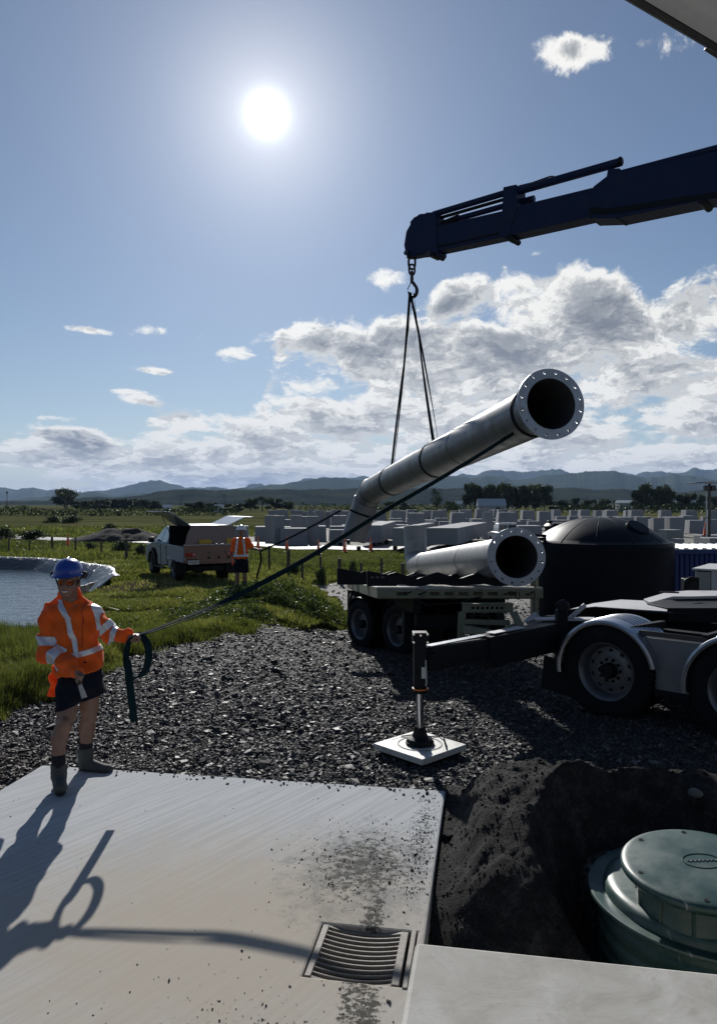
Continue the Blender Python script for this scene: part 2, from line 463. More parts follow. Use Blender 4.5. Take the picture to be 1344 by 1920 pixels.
def grid_axis(parts):
    a = []
    for lo, hi, st in parts: a += list(np.arange(lo, hi, st))
    a.append(parts[-1][1]); return np.array(a)
gx = grid_axis([(-16000, -2000, 2000), (-2000, -400, 200), (-400, -80, 20), (-80, -24, 4), (-24, -10, .5), (-10, 5, .16), (5, 24, .5), (24, 80, 4), (80, 400, 20), (400, 2000, 200), (2000, 16000, 2000)])
gy = grid_axis([(-3000, -400, 650), (-400, -40, 60), (-40, -4, 3), (-4, 12, .16), (12, 36, .25), (36, 60, 1), (60, 140, 4), (140, 400, 20), (400, 2000, 200), (2000, 26000, 2000)])
def sheet(name, xs, ys, zf, mats, keep=None, parent=None, smooth=True):
    X, Y = np.meshgrid(xs, ys); Z = zf(X, Y)
    V = np.stack([X, Y, Z], -1).reshape(-1, 3); nx = len(xs); ny = len(ys)
    i = np.arange(nx-1)[None, :]+np.arange(ny-1)[:, None]*nx
    Fq = np.stack([i, i+1, i+nx+1, i+nx], -1).reshape(-1, 4)
    if keep is not None:
        c = V[Fq].mean(1); Fq = Fq[keep(c[:, 0], c[:, 1])]
        used = np.unique(Fq); rm = np.full(len(V), -1); rm[used] = np.arange(len(used)); V = V[used]; Fq = rm[Fq]
    return mesh_np(name, V, Fq, mats, parent, smooth)
def zg(X, Y):
    Z = T(X, Y)
    # recess under slab and plinth
    a = (X-C1.x)*Vx.x+(Y-C1.y)*Vx.y; bb = (X-C1.x)*U.x+(Y-C1.y)*U.y
    ins = (a < -0.1) & (a > -3.5+0.1) & (bb < -0.1) & (bb > -9)
    Z = np.where(ins, -0.6, Z)
    gp = poly_sdf(X, Y, GRAVEL_POLY)
    Z = Z-0.05*sst(-gp, -0.05, 0.3)
    return Z
ground = sheet('ground', gx, gy, zg, [m_ground()]); tag(ground, kind='structure')

# ---- gravel pad under the loose stones
def m_gravelbase():
    m_ = bpy.data.materials.new('gravel_fines'); m_.use_nodes = True; t = NT(m_.node_tree); b = t.n['Principled BSDF']
    p = t.geo(); x, y, z = t.sep(p)
    v = t.vor(p, 26.0, 'Color'); vd = t.vor(p, 26.0)
    n1 = t.noise(p, 0.8, 5, 0.6); n2 = t.noise(p, 60, 4, 0.7)
    s = t.sep(v)[0]
    c = t.ramp(s, [(0.0, (0.018, 0.018, 0.020)), (0.6, (0.045, 0.044, 0.044)), (0.93, (0.10, 0.098, 0.092)), (1.0, (0.20, 0.195, 0.18))])
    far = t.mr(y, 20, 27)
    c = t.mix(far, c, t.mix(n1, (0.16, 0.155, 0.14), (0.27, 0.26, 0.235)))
    # rusty brown soil near the left end of the slab
    br = t.mr(t.vm('DISTANCE', p, (-4.6, 6.0, 0.0)), 2.3, 0.9)
    c = t.mix(br, c, t.mix(n2, (0.035, 0.022, 0.016), (0.085, 0.055, 0.042)))
    t.setin(b.inputs['Base Color'], c); t.setin(b.inputs['Roughness'], t.mr(n2, 0.3, 0.7, 0.7, 0.95)); b.inputs['Specular IOR Level'].default_value = 0.2
    t.setin(b.inputs['Normal'], t.bump(t.m('ADD', t.m('MULTIPLY', vd, -1.0), t.m('MULTIPLY', n2, 0.4)), 1.0, 0.03))
    return m_
def zpad(X, Y):
    return T(X, Y)+0.012+fbm(X*1.3, Y*1.3, 4, 11)*0.06
M_GB = m_gravelbase()
def pad_keep(x, y):
    a = (x-C1.x)*Vx.x+(y-C1.y)*Vx.y; bb = (x-C1.x)*U.x+(y-C1.y)*U.y
    ins = (a < -0.12) & (a > -3.4) & (bb < -0.12) & (bb > -9)
    return (poly_sdf(x, y, GRAVEL_POLY)+fbm(x*1.5, y*1.5, 3, 21)*0.5 < 0) & ~ins
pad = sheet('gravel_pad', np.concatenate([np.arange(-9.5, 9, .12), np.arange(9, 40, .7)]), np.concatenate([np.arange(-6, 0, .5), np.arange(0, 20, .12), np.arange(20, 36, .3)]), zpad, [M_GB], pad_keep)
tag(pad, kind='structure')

# ---- concrete slab with broom finish, edge wear and dirt
GR_C = Vector((0.0, 3.83, 0)); GR_W, GR_L = 0.46, 0.44          # drain grate centre and size
def m_slab():
    m_ = bpy.data.materials.new('broomed_concrete'); m_.use_nodes = True; t = NT(m_.node_tree); b = t.n['Principled BSDF']
    p = t.obj()                                              # slab axes: x right, y away
    x, y, z = t.sep(p)
    # broom strokes run diagonally
    a = R(27)
    s = t.m('ADD', t.m('MULTIPLY', x, math.cos(a)), t.m('MULTIPLY', y, -math.sin(a)))
    q = t.m('ADD', t.m('MULTIPLY', x, math.sin(a)), t.m('MULTIPLY', y, math.cos(a)))
    st = t.comb(t.m('MULTIPLY', s, 30), t.m('MULTIPLY', q, 0.8), 0)
    broom = t.noise(st, 1.0, 5, 0.75, 0.1)
    big = t.noise(p, 0.9, 5, 0.6, 0.3); mid = t.noise(p, 5.0, 5, 0.65)
    base = t.mix(big, (0.345, 0.365, 0.38), (0.43, 0.445, 0.455))
    base = t.mix(t.m('MULTIPLY', t.mr(broom, 0.44, 0.56), 0.42), base, (0.56, 0.57, 0.57))
    # tan staining round the drain and down the right-hand side
    dist = t.vm('LENGTH', t.vm('MULTIPLY', t.vm('SUBTRACT', p, (-1.05, -2.3, 0)), (0.62, 0.75, 0.0)))
    tan = t.m('MULTIPLY', t.mr(t.m('ADD', dist, t.m('MULTIPLY', t.m('SUBTRACT', mid, 0.5), 0.9)), 1.45, 0.25), 0.85)
    base = t.mix(tan, base, (0.40, 0.35, 0.28))
    # dark soil trodden over the slab
    def patch(cx, cy, rx, ry, lo, hi, scale=14.0, amt=0.85):
        d = t.vm('LENGTH', t.vm('MULTIPLY', t.vm('SUBTRACT', p, (cx, cy, 0)), (1/rx, 1/ry, 0.0)))
        n = t.noise(p, scale, 8, 0.78, 0.2)
        v = t.m('SUBTRACT', t.m('ADD', t.m('MULTIPLY', t.m('SUBTRACT', n, 0.5), 1.5), 0.57), t.m('MULTIPLY', t.m('MULTIPLY', d, d), 0.10))
        return t.m('MULTIPLY', t.m('MULTIPLY', t.mr(v, lo, hi), amt), t.mr(d, 2.6, 1.4))
    dk = patch(-0.45, -1.32, 0.24, 0.36, 0.45, 0.60, 18, 0.85)
    for a_ in [(-0.70, -1.0, 0.5, 0.6, 0.66, 0.74, 26, 0.5), (-0.70, -2.95, 0.45, 0.30, 0.66, 0.76, 28, 0.8), (-0.30, -2.2, 0.05, 0.5, 0.44, 0.52, 26, 0.95), (-0.12, -0.9, 0.10, 0.7, 0.56, 0.64, 26, 0.8),
               (-0.22, -2.75, 0.06, 0.22, 0.46, 0.54, 28, 0.95)]:
        dk = t.m('MAXIMUM', dk, patch(*a_))
    # sparse crumbs everywhere
    cr = t.m('MULTIPLY', t.mr(t.vor(p, 34.0), 0.10, 0.05), t.mr(t.noise(p, 3.0, 3, 0.6), 0.55, 0.72))
    dk = t.m('MAXIMUM', dk, t.m('MULTIPLY', cr, 0.6))
    soft = t.m('MULTIPLY', patch(-0.45, -1.45, 0.34, 0.5, 0.30, 0.62, 5, 1.0), 0.40)
    base = t.mix(soft, base, (0.10, 0.10, 0.09))
    c = t.mix(dk, base, (0.050, 0.050, 0.044))
    t.setin(b.inputs['Base Color'], c)
    b.inputs['Roughness'].default_value = 0.92; b.inputs['Specular IOR Level'].default_value = 0.12
    hgt = t.m('ADD', t.m('MULTIPLY', broom, t.m('SUBTRACT', 1.0, t.m('MULTIPLY', tan, 0.5))), t.m('ADD', t.m('MULTIPLY', t.noise(p, 120, 3, 0.7), 0.35), t.m('MULTIPLY', dk, 0.8)))
    t.setin(b.inputs['Normal'], t.bump(hgt, 0.55, 0.004))
    return m_
def slab_mesh():
    # local axes: origin C1, x right (Vx), y away (U); hole for the drain pit
    rot = Matrix((Vx, U, Vector((0, 0, 1)))).transposed()
    g = rot.inverted() @ (GR_C-C1)
    hx, hy = GR_W/2+0.008, GR_L/2+0.012
    xs = sorted([-3.53, g.x-hx, g.x+hx+0.045, 0.0]); ys = sorted([-9.0, g.y-hy, g.y+hy, 0.0])
    bm = bmesh.new()
    ch = 0.035
    vt = {}
    def v(x, y, z):
        k = (round(x, 4), round(y, 4), z)
        if k not in vt: vt[k] = bm.verts.new((x, y, z))
        return vt[k]
    for i in range(3):
        for j in range(3):
            if i == 1 and j == 1: continue
            bm.faces.new([v(xs[i], ys[j], 0), v(xs[i+1], ys[j], 0), v(xs[i+1], ys[j+1], 0), v(xs[i], ys[j+1], 0)])
    # outer and inner walls
    def wall(pts):
        for a, b2 in zip(pts[:-1], pts[1:]):
            bm.faces.new([v(*a, 0), v(*a, -0.30), v(*b2, -0.30), v(*b2, 0)])
    wall([(xs[0], ys[k]) for k in range(4)]); wall([(xs[k], ys[3]) for k in range(4)]); wall([(xs[3], ys[k]) for k in (3, 2, 1, 0)]); wall([(xs[k], ys[0]) for k in (3, 2, 1, 0)])
    wall([(xs[1], ys[1]), (xs[2], ys[1]), (xs[2], ys[2]), (xs[1], ys[2]), (xs[1], ys[1])])
    # corner chamfers read as the small cut-off corner at the far right
    bmesh.ops.recalc_face_normals(bm, faces=bm.faces[:])
    me = bpy.data.meshes.new('concrete_slab'); bm.to_mesh(me); bm.free()
    o = link_mesh('concrete_slab', me, None, [m_slab()])
    o.location = C1; o.rotation_euler = (0, 0, math.atan2(Vx.y, Vx.x))
    bv = o.modifiers.new('bevel', 'BEVEL'); bv.width = 0.014; bv.segments = 2; bv.limit_method = 'ANGLE'
    return o, g
slab, GL = slab_mesh()
tag(slab, 'pale broom-finished concrete slab with a drain grate and trodden dirt', 'concrete slab', kind='structure')

def m_plinth():
    m_ = bpy.data.materials.new('smooth_concrete'); m_.use_nodes = True; t = NT(m_.node_tree); b = t.n['Principled BSDF']
    p = t.obj()
    n = t.noise(p, 3.5, 8, 0.62, 0.6); n2 = t.noise(p, 12, 6, 0.7, 0.3); n3_ = t.noise(p, 90, 4, 0.7)
    c = t.ramp(n, [(0.30, (0.27, 0.26, 0.23)), (0.50, (0.37, 0.36, 0.33)), (0.68, (0.46, 0.45, 0.42))])
    c = t.mix(t.m('MULTIPLY', t.mr(n2, 0.52, 0.68), 0.35), c, (0.25, 0.24, 0.215))
    sp = t.m('MULTIPLY', t.mr(t.vor(p, 24.0), 0.07, 0.03), t.mr(t.noise(p, 5.0, 3, 0.6), 0.52, 0.66))
    c = t.mix(sp, c, (0.06, 0.055, 0.05))
    w = t.n.new('ShaderNodeTexWave'); w.inputs['Scale'].default_value = 1.1; w.inputs['Distortion'].default_value = 14; w.inputs['Detail'].default_value = 4
    t.link(p, w.inputs['Vector'])
    c = t.mix(t.m('MULTIPLY', t.mr(w.outputs['Fac'], 0.93, 1.0), 0.05), c, (0.52, 0.52, 0.50))
    t.setin(b.inputs['Base Color'], c); t.setin(b.inputs['Roughness'], t.mr(n, 0.3, 0.7, 0.7, 0.9)); b.inputs['Specular IOR Level'].default_value = 0.2
    t.setin(b.inputs['Normal'], t.bump(t.m('ADD', n, t.m('MULTIPLY', n3_, 0.15)), 0.35, 0.012))
    return m_
PZ = 0.45
P1 = Vector(((778-672)/1400*3.158, 3.158, 0))
mb = MB(); mb.box((2.25, -3.2, (PZ-0.5)/2), (4.5, 6.4, PZ+0.5))
plinth = mb.build('concrete_plinth', [m_plinth()], None, bevel=0.02, seg=3)
plinth.location = P1; plinth.rotation_euler = (0, 0, math.atan2(Vx.y, Vx.x)-R(0.5))
tag(plinth, 'smooth raised concrete block at the lower right of the slab', 'concrete block')

# ---- loose stones
def stones(n, pts, size, name, mat_, lift=0.0, tint=None, flat=0.34, seed=1, tilt=0.5):
    rg = np.random.default_rng(seed)
    base = np.array([(x, y, z) for z in (-1, 1) for y in (-1, 1) for x in (-1, 1)], float)*0.5
    B = np.repeat(base[None], n, 0)+rg.normal(0, 0.13, (n, 8, 3))
    B[:, 4:, :2] *= rg.uniform(0.45, 0.95, (n, 1, 1))
    sc = np.stack([np.ones(n), rg.uniform(0.5, 0.95, n), rg.uniform(flat*0.6, flat*1.7, n)], 1)*size[:, None]
    B = B*sc[:, None, :]
    az = rg.uniform(0, 2*np.pi, n); tl = rg.normal(0, tilt, n); ta = rg.uniform(0, 2*np.pi, n)
    c, s_ = np.cos(az), np.sin(az); x = B[..., 0]*c[:, None]-B[..., 1]*s_[:, None]; y = B[..., 0]*s_[:, None]+B[..., 1]*c[:, None]; z = B[..., 2]
    # tilt about the horizontal axis (cos ta, sin ta)
    ux, uy = np.cos(ta)[:, None], np.sin(ta)[:, None]; ct, st = np.cos(tl)[:, None], np.sin(tl)[:, None]
    dot = x*ux+y*uy
    cx, cy, cz = uy*z, -ux*z, ux*y-uy*x
    X = x*ct+cx*st+ux*dot*(1-ct); Y = y*ct+cy*st+uy*dot*(1-ct); Z = z*ct+cz*st
    V = np.stack([X, Y, Z], -1)+pts[:, None, :]
    V[..., 2] += lift
    Q = np.array([(0, 2, 3, 1), (4, 5, 7, 6), (0, 1, 5, 4), (1, 3, 7, 5), (3, 2, 6, 7), (2, 0, 4, 6)])
    Fq = (Q[None]+(np.arange(n)*8)[:, None, None]).reshape(-1, 4)
    o = mesh_np(name, V.reshape(-1, 3), Fq, [mat_])
    tn = rg.random(n) if tint is None else tint
    set_col(o.data, 'tint', np.repeat(np.stack([tn, rg.random(n), rg.random(n)], 1), 8, 0))
    return o
def m_stone():
    m_ = bpy.data.materials.new('gravel_stone'); m_.use_nodes = True; t = NT(m_.node_tree); b = t.n['Principled BSDF']
    tn = t.sep(t.attr('tint')); p = t.geo()
    c = t.ramp(tn[0], [(0.0, (0.013, 0.015, 0.018)), (0.50, (0.030, 0.032, 0.036)), (0.80, (0.062, 0.064, 0.066)), (0.94, (0.115, 0.11, 0.102)), (1.0, (0.24, 0.23, 0.205))])
    c = t.mix(t.m('MULTIPLY', t.mr(tn[1], 0.70, 1.0), 0.7), c, (0.075, 0.055, 0.042))
    c = t.mix(t.m('MULTIPLY', t.noise(p, 60, 3, 0.7), 0.5), c, (0.03, 0.03, 0.03))
    br = t.mr(t.vm('DISTANCE', p, (-4.6, 6.0, 0.0)), 2.4, 1.2)
    c = t.mix(t.m('MULTIPLY', br, 0.75), c, (0.050, 0.032, 0.024))
    t.setin(b.inputs['Base Color'], c); t.setin(b.inputs['Roughness'], t.mr(tn[2], 0, 1, 0.55, 1.0))
    b.inputs['Specular IOR Level'].default_value = 0.32
    t.setin(b.inputs['Normal'], t.bump(t.noise(p, 130, 4, 0.7), 0.6, 0.004))
    return m_
M_ST = m_stone()
def gravel_pts(n, seed, dmin, dmax, pw):
    rg = np.random.default_rng(seed)
    D = (dmin**(-pw)+rg.random(n)*(dmax**(-pw)-dmin**(-pw)))**(-1/pw)
    px = rg.uniform(-420, 1620, n)
    x = (px-672)/1400*D
    ok = pad_keep(x, D) & (poly_sdf(x, D, GRAVEL_POLY) < 0.25*rg.random(n))
    # keep out of the tank pit floor and off the soil heap
    ok &= ~(((x-C1.x)*Vx.x+(D-C1.y)*Vx.y > -.05) & (D < 5.75) & (x < 3.0))
    x, D = x[ok], D[ok]
    a = (x-C1.x)*Vx.x+(D-C1.y)*Vx.y; bb = (x-C1.x)*U.x+(D-C1.y)*U.y
    k = ~((a < 0.03) & (a > -3.56) & (bb < 0.03))
    x, D = x[k], D[k]
    return np.stack([x, D, zpad(x, D)], 1)
P_ = gravel_pts(205000, 3, 4.2, 17.5, 1.3)
sz = np.clip(np.exp(np.random.default_rng(5).normal(math.log(0.0225), 0.46, len(P_))), 0.014, 0.12)*(1+0.035*(P_[:, 1]-6))
gr = stones(len(P_), P_, sz, 'gravel', M_ST, lift=0.004, seed=9)
tag(gr, 'loose dark angular gravel spread over the yard', 'gravel', kind='stuff')
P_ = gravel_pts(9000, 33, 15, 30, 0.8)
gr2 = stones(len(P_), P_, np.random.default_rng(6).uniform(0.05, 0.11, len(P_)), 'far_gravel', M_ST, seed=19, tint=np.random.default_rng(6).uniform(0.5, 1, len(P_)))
tag(gr2, 'paler loose gravel on the yard behind the trailer', 'gravel', kind='stuff')

# ---- crumbs of soil on the slab
rg = np.random.default_rng(44); n = 1500
lx = np.concatenate([rg.normal(-0.45, 0.25, 450), rg.normal(-0.62, 0.45, 260), rg.uniform(-3.4, -0.1, 60), rg.normal(-0.12, 0.06, 300)]); ly = np.concatenate([rg.normal(-1.28, 0.34, 450), rg.normal(-2.9, 0.30, 260), rg.uniform(-3.6, -0.1, 60), rg.uniform(-1.7, -0.1, 300)])
k = (lx < -0.02) & (lx > -3.45) & (ly < -0.03) & ~((abs(lx-GL.x) < GR_W/2+.06) & (abs(ly-GL.y) < GR_L/2+.03)); lx, ly = lx[k], ly[k]
wx = C1.x+lx*Vx.x+ly*U.x; wy = C1.y+lx*Vx.y+ly*U.y
M_CR = mat('soil_crumb', (0.030, 0.027, 0.023), 0.8)
cr = stones(len(wx), np.stack([wx, wy, np.full(len(wx), 0.002)], 1), np.clip(np.exp(rg.normal(math.log(0.0050), 0.45, len(wx))), .003, .022), 'soil_crumbs', M_CR, flat=.6, seed=4)
tag(cr, 'dark crumbs of soil trodden onto the slab', 'soil', kind='stuff')

# ---- pond
def m_water():
    m_ = bpy.data.materials.new('pond_water'); m_.use_nodes = True; t = NT(m_.node_tree); b = t.n['Principled BSDF']
    p = t.geo(); b.inputs['Base Color'].default_value = (0.035, 0.05, 0.06, 1); b.inputs['Roughness'].default_value = 0.13
    b.inputs['IOR'].default_value = 1.33; b.inputs['Specular IOR Level'].default_value = 0.6
    q = t.vm('MULTIPLY', p, (0.55, 1.0, 1.0))
    n = t.m('ADD', t.noise(q, 1.9, 4, 0.60, 0.5), t.m('MULTIPLY', t.noise(q, 5.5, 3, 0.6, 0.3), 0.42))
    t.setin(b.inputs['Normal'], t.bump(n, 1.0, 0.042))
    return m_
me = bpy.data.meshes.new('pond_water'); Pp = POND*1.0
me.from_pydata([(x, y, POND_Z) for x, y in Pp], [], [list(range(len(Pp)))]); me.update()
water = link_mesh('pond_water', me, None, [m_water()]); tag(water, kind='structure')
# liner: black plastic sheet up the far and right bank, wrinkled
def m_liner(white=False):
    m_ = bpy.data.materials.new('glare_white_liner' if white else 'black_liner'); m_.use_nodes = True; t = NT(m_.node_tree); b = t.n['Principled BSDF']
    p = t.geo(); n = t.noise(t.vm('MULTIPLY', p, (1, 1, 2)), 2.2, 5, 0.6, 1.2)
    b.inputs['Base Color'].default_value = (0.78, 0.78, 0.76, 1) if white else (0.035, 0.037, 0.045, 1)  # white variant paints glare on the wrinkled liner into its colour
    b.inputs['Roughness'].default_value = 0.42 if white else 0.33
    t.setin(b.inputs['Normal'], t.bump(n, 0.9, 0.12)); return m_
def liner(i0, i1, name, mat_, up, seed, w=0.9, zt=0.36, sub=14):
    pts = []
    for i in range(i0, i1):
        for k in range(sub): pts.append(POND[i]+(POND[i+1]-POND[i])*k/sub)
    pts.append(POND[i1]); pts = np.array(pts); rows = 9; V = []
    for i, p in enumerate(pts):
        a = pts[max(i-1, 0)]; b = pts[min(i+1, len(pts)-1)]; d = (b-a)/np.linalg.norm(b-a); nrm = np.array([d[1], -d[0]])
        for j in range(rows):
            u = j/(rows-1)
            q = p+nrm*(-0.25+w*u+(0.06 if w > .8 else .02)*math.sin(i*.5+seed)*u)
            zz = POND_Z-0.12+(zt+0.12)*sst(np.array(u), 0, 1)+(0.07 if w > .8 else .03)*vnoise(np.array([i*.55]), np.array([j*.5]), seed)[0]*4*u*(1.2-u)
            V.append((q[0], q[1], float(zz)))
    m2 = len(pts); Fq = [(i*rows+j, i*rows+j+1, (i+1)*rows+j+1, (i+1)*rows+j) for i in range(m2-1) for j in range(rows-1)]
    o = mesh_np(name, V, Fq, [mat_], smooth=True)
    so = o.modifiers.new('th', 'SOLIDIFY'); so.thickness = 0.012
    return o
ln = liner(3, 7, 'pond_liner', m_liner(), 1, 3, w=1.15, zt=0.50); tag(ln, 'black plastic pond liner wrinkled along the far bank of the pond', 'pond liner')
wl = liner(1, 3, 'bank_glare_strip', m_liner(True), 1, 8, w=0.42, zt=0.34, sub=30); tag(wl, 'crumpled liner strip whitened to stand for glare on the pond bank behind the man', 'plastic sheet')

# ---- roads
def m_road():
    m_ = bpy.data.materials.new('road_asphalt'); m_.use_nodes = True; t = NT(m_.node_tree); b = t.n['Principled BSDF']
    p = t.geo(); n = t.noise(p, 1.2, 5, 0.6)
    t.setin(b.inputs['Base Color'], t.mix(n, (0.10, 0.10, 0.10), (0.17, 0.168, 0.16)))
    t.setin(b.inputs['Roughness'], t.mr(n, 0.3, 0.7, 0.55, 0.7)); b.inputs['Specular IOR Level'].default_value = 0.35
    t.setin(b.inputs['Normal'], t.bump(t.noise(p, 50, 3, 0.6), 0.15, 0.01)); return m_
def road_y(x): return 56-0.10*(x+3)*(x < -3)-0.0*(x)+np.where(x < -3, -(x+3)*0.55, 0)
rx = np.concatenate([np.arange(-160, -30, 5), np.arange(-30, 60, 1.0), np.arange(60, 400, 20)])
rv = []
for x_ in rx:
    yc = float(road_y(np.array(x_)))
    for w_ in (-2.6, 0, 2.6): rv.append((x_, yc+w_, t1(x_, yc)+0.10))
rf = [(i*3+j, i*3+j+3, i*3+j+4, i*3+j+1) for i in range(len(rx)-1) for j in range(2)]
road = mesh_np('road', rv, rf, [m_road()], smooth=True); tag(road, kind='structure')
rv = []
for x_ in rx:
    yc = float(road_y(np.array(x_)))
    for w_ in (-0.06, 0.06): rv.append((x_, yc+w_, t1(x_, yc)+0.104))
rf = [(i*2, i*2+2, i*2+3, i*2+1) for i in range(0, len(rx)-1)]
rl = mesh_np('road_marking', rv, rf, [mat('road_paint', (0.75, 0.75, 0.72), 0.5)]); tag(rl, kind='structure')

yg = sheet('yard_ground', np.arange(-13, 62, 1.5), np.arange(59.5, 150, 1.5), lambda X, Y: T(X, Y)+.05, [M_GB]); tag(yg, kind='structure')
# ---- hills: ridges of real ground far off
def m_hill(name, a, b_, sc):
    m_ = bpy.data.materials.new(name); m_.use_nodes = True; t = NT(m_.node_tree); b = t.n['Principled BSDF']
    p = t.geo(); n = t.noise(p, sc, 6, 0.65)
    t.setin(b.inputs['Base Color'], t.ramp(n, [(0.35, a), (0.6, b_)])); b.inputs['Roughness'].default_value = 1.0; b.inputs['Specular IOR Level'].default_value = 0.0
    t.setin(b.inputs['Normal'], t.bump(n, 0.8, 30)); return m_
def ridge(name, D, depth, prof, mat_, jag, seed, steps=700):
    """prof: (px, py) skyline"""
    xs = np.linspace(-300, 1700, steps); ys = np.interp(xs, [p[0] for p in prof], [p[1] for p in prof])
    ys = ys+fbm(xs/75, xs*0, 6, seed, .58)*jag
    rows = 10; V = []
    for j in range(rows):
        u = j/(rows-1)
        hh = math.sin(math.pi*min(u*1.0, 1)*0.5) if u <= 1 else 1
        dd = D+(u-1)*depth*0.5
        for i, (a, b2) in enumerate(zip(xs, ys)):
            X = (a-672)/1400*D; Z = H+(945-b2)/1400*D
            n = fbm(np.array([X/D*22]), np.array([u*3.0+seed]), 3, seed)[0]
            V.append((X*dd/D, dd, -4+(Z+4)*(hh+0.10*n*(1-u)*4*u)))
    for a, b2 in zip(xs, ys):
        X = (a-672)/1400*D; V.append((X*1.1, D+depth, -4))
    n = len(xs)
    Fq = [(j*n+i, j*n+i+1, (j+1)*n+i+1, (j+1)*n+i) for j in range(rows) for i in range(n-1)]
    o = mesh_np(name, V, Fq, [mat_], smooth=True); tag(o, kind='structure'); return o
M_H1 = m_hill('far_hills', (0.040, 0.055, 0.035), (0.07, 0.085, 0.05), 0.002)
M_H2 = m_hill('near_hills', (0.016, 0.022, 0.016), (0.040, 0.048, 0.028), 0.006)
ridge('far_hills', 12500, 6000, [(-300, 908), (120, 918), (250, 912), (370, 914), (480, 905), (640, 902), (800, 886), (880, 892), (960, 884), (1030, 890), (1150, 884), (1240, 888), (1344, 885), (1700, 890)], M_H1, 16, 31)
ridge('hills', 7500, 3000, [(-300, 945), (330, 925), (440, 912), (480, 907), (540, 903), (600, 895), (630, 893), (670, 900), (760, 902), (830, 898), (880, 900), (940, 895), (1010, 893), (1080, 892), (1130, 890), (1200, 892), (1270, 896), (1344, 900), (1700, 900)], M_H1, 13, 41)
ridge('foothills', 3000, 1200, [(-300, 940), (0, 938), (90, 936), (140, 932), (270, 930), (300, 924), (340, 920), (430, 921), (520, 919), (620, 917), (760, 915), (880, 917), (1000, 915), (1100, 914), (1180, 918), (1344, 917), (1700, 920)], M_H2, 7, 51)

# ---- haze: one box of thin even air round everything
def haze_box(density):
    me = bpy.data.meshes.new('haze'); x0, x1, y0, y1, z0, z1 = -30000, 30000, -6000, 31000, -9, 900
    vs = [(x, y, z) for z in (z0, z1) for y in (y0, y1) for x in (x0, x1)]
    me.from_pydata(vs, [], [(0, 2, 3, 1), (4, 5, 7, 6), (0, 1, 5, 4), (1, 3, 7, 5), (3, 2, 6, 7), (2, 0, 4, 6)]); me.update()
    m_ = bpy.data.materials.new('haze'); m_.use_nodes = True; t = NT(m_.node_tree); t.n.remove(t.n['Principled BSDF'])
    v = t.n.new('ShaderNodeVolumePrincipled'); v.inputs['Color'].default_value = (0.42, 0.62, 1.0, 1); v.inputs['Density'].default_value = density; v.inputs['Anisotropy'].default_value = 0.1
    t.link(v.outputs[0], t.n['Material Output'].inputs['Volume'])
    o = link_mesh('haze', me, None, [m_]); tag(o, kind='stuff'); return o
haze_box(0.000034)
# ================================================================== MACHINES: pipes, crane, trailer, truck, ute
M_PIPE = mat('dull_steel_pipe', (0.24, 0.245, 0.25), 0.50, 0.35, var=0.18, vs=2.2, dirt=(0.13, 0.12, 0.105), dscale=1.6, damt=0.6, bump=0.15, bs=20, rvar=0.25)
M_FLG = mat('galvanised_flange', (0.27, 0.30, 0.34), 0.42, 0.7, var=0.25, vs=5, dirt=(0.22, 0.20, 0.18), dscale=6, damt=0.5, rvar=0.25)
M_BORE = mat('pipe_bore', (0.045, 0.045, 0.048), 0.8, 0.0, var=0.3)
M_BLK = mat('black_steel', (0.009, 0.011, 0.014), 0.5, 0.0, dirt=(0.04, 0.038, 0.035), dscale=3, damt=0.3, bump=0.1, spec=.14)
M_NAVY = mat('navy_paint', (0.012, 0.020, 0.060), 0.42, 0.0, var=0.2, dirt=(0.03, 0.032, 0.045), dscale=2.5, damt=0.4, spec=.16)
M_DKST = mat('dark_steel', (0.06, 0.06, 0.065), 0.42, 0.7, dirt=(0.10, 0.07, 0.05), dscale=5, damt=0.4)
M_CHR = mat('polished_rod', (0.62, 0.63, 0.65), 0.18, 1.0, var=0.05)
M_WEB = mat('teal_webbing', (0.007, 0.022, 0.027), 0.9, 0.0, var=0.25, vs=30, spec=.1, bump=0.4, bs=400, bd=0.001)
M_WEBD = mat('dark_webbing', (0.014, 0.016, 0.018), 0.85, 0.0, var=0.3, vs=20, spec=.1, bump=0.4, bs=300, bd=0.001)
M_TYRE = mat('tyre_rubber', (0.010, 0.012, 0.014), 0.8, 0.0, var=0.25, vs=4, dirt=(0.035, 0.034, 0.032), dscale=5, damt=0.5, bump=0.2, bs=60, spec=.12)
M_RIM = mat('alloy_rim', (0.17, 0.175, 0.185), 0.45, 0.6, var=0.2, vs=6, dirt=(0.09, 0.08, 0.07), dscale=7, damt=0.6)
M_KHAKI = mat('khaki_steel', (0.20, 0.205, 0.14), 0.6, 0.1, var=0.2, dirt=(0.08, 0.07, 0.05), dscale=3, damt=0.6, bump=0.1)
M_ALU = mat('brushed_aluminium', (0.42, 0.44, 0.47), 0.34, 0.9, var=0.1, vs=8, dirt=(0.30, 0.29, 0.27), dscale=4, damt=0.4)
M_GALV = mat('galvanised_plate', (0.40, 0.40, 0.41), 0.62, 0.25, var=0.12, vs=7, dirt=(0.24, 0.22, 0.19), dscale=3, damt=0.5)
M_DECK = mat('worn_deck', (0.36, 0.35, 0.31), 0.7, 0.1, var=0.2, vs=5, dirt=(0.14, 0.12, 0.10), dscale=3, damt=0.7, bump=0.2)
M_RED = mat('red_lens', (0.35, 0.02, 0.015), 0.25)
M_ORG = mat('orange_plastic', (0.75, 0.18, 0.03), 0.5)
M_LBL = mat('paper_label', (0.62, 0.62, 0.60), 0.6)

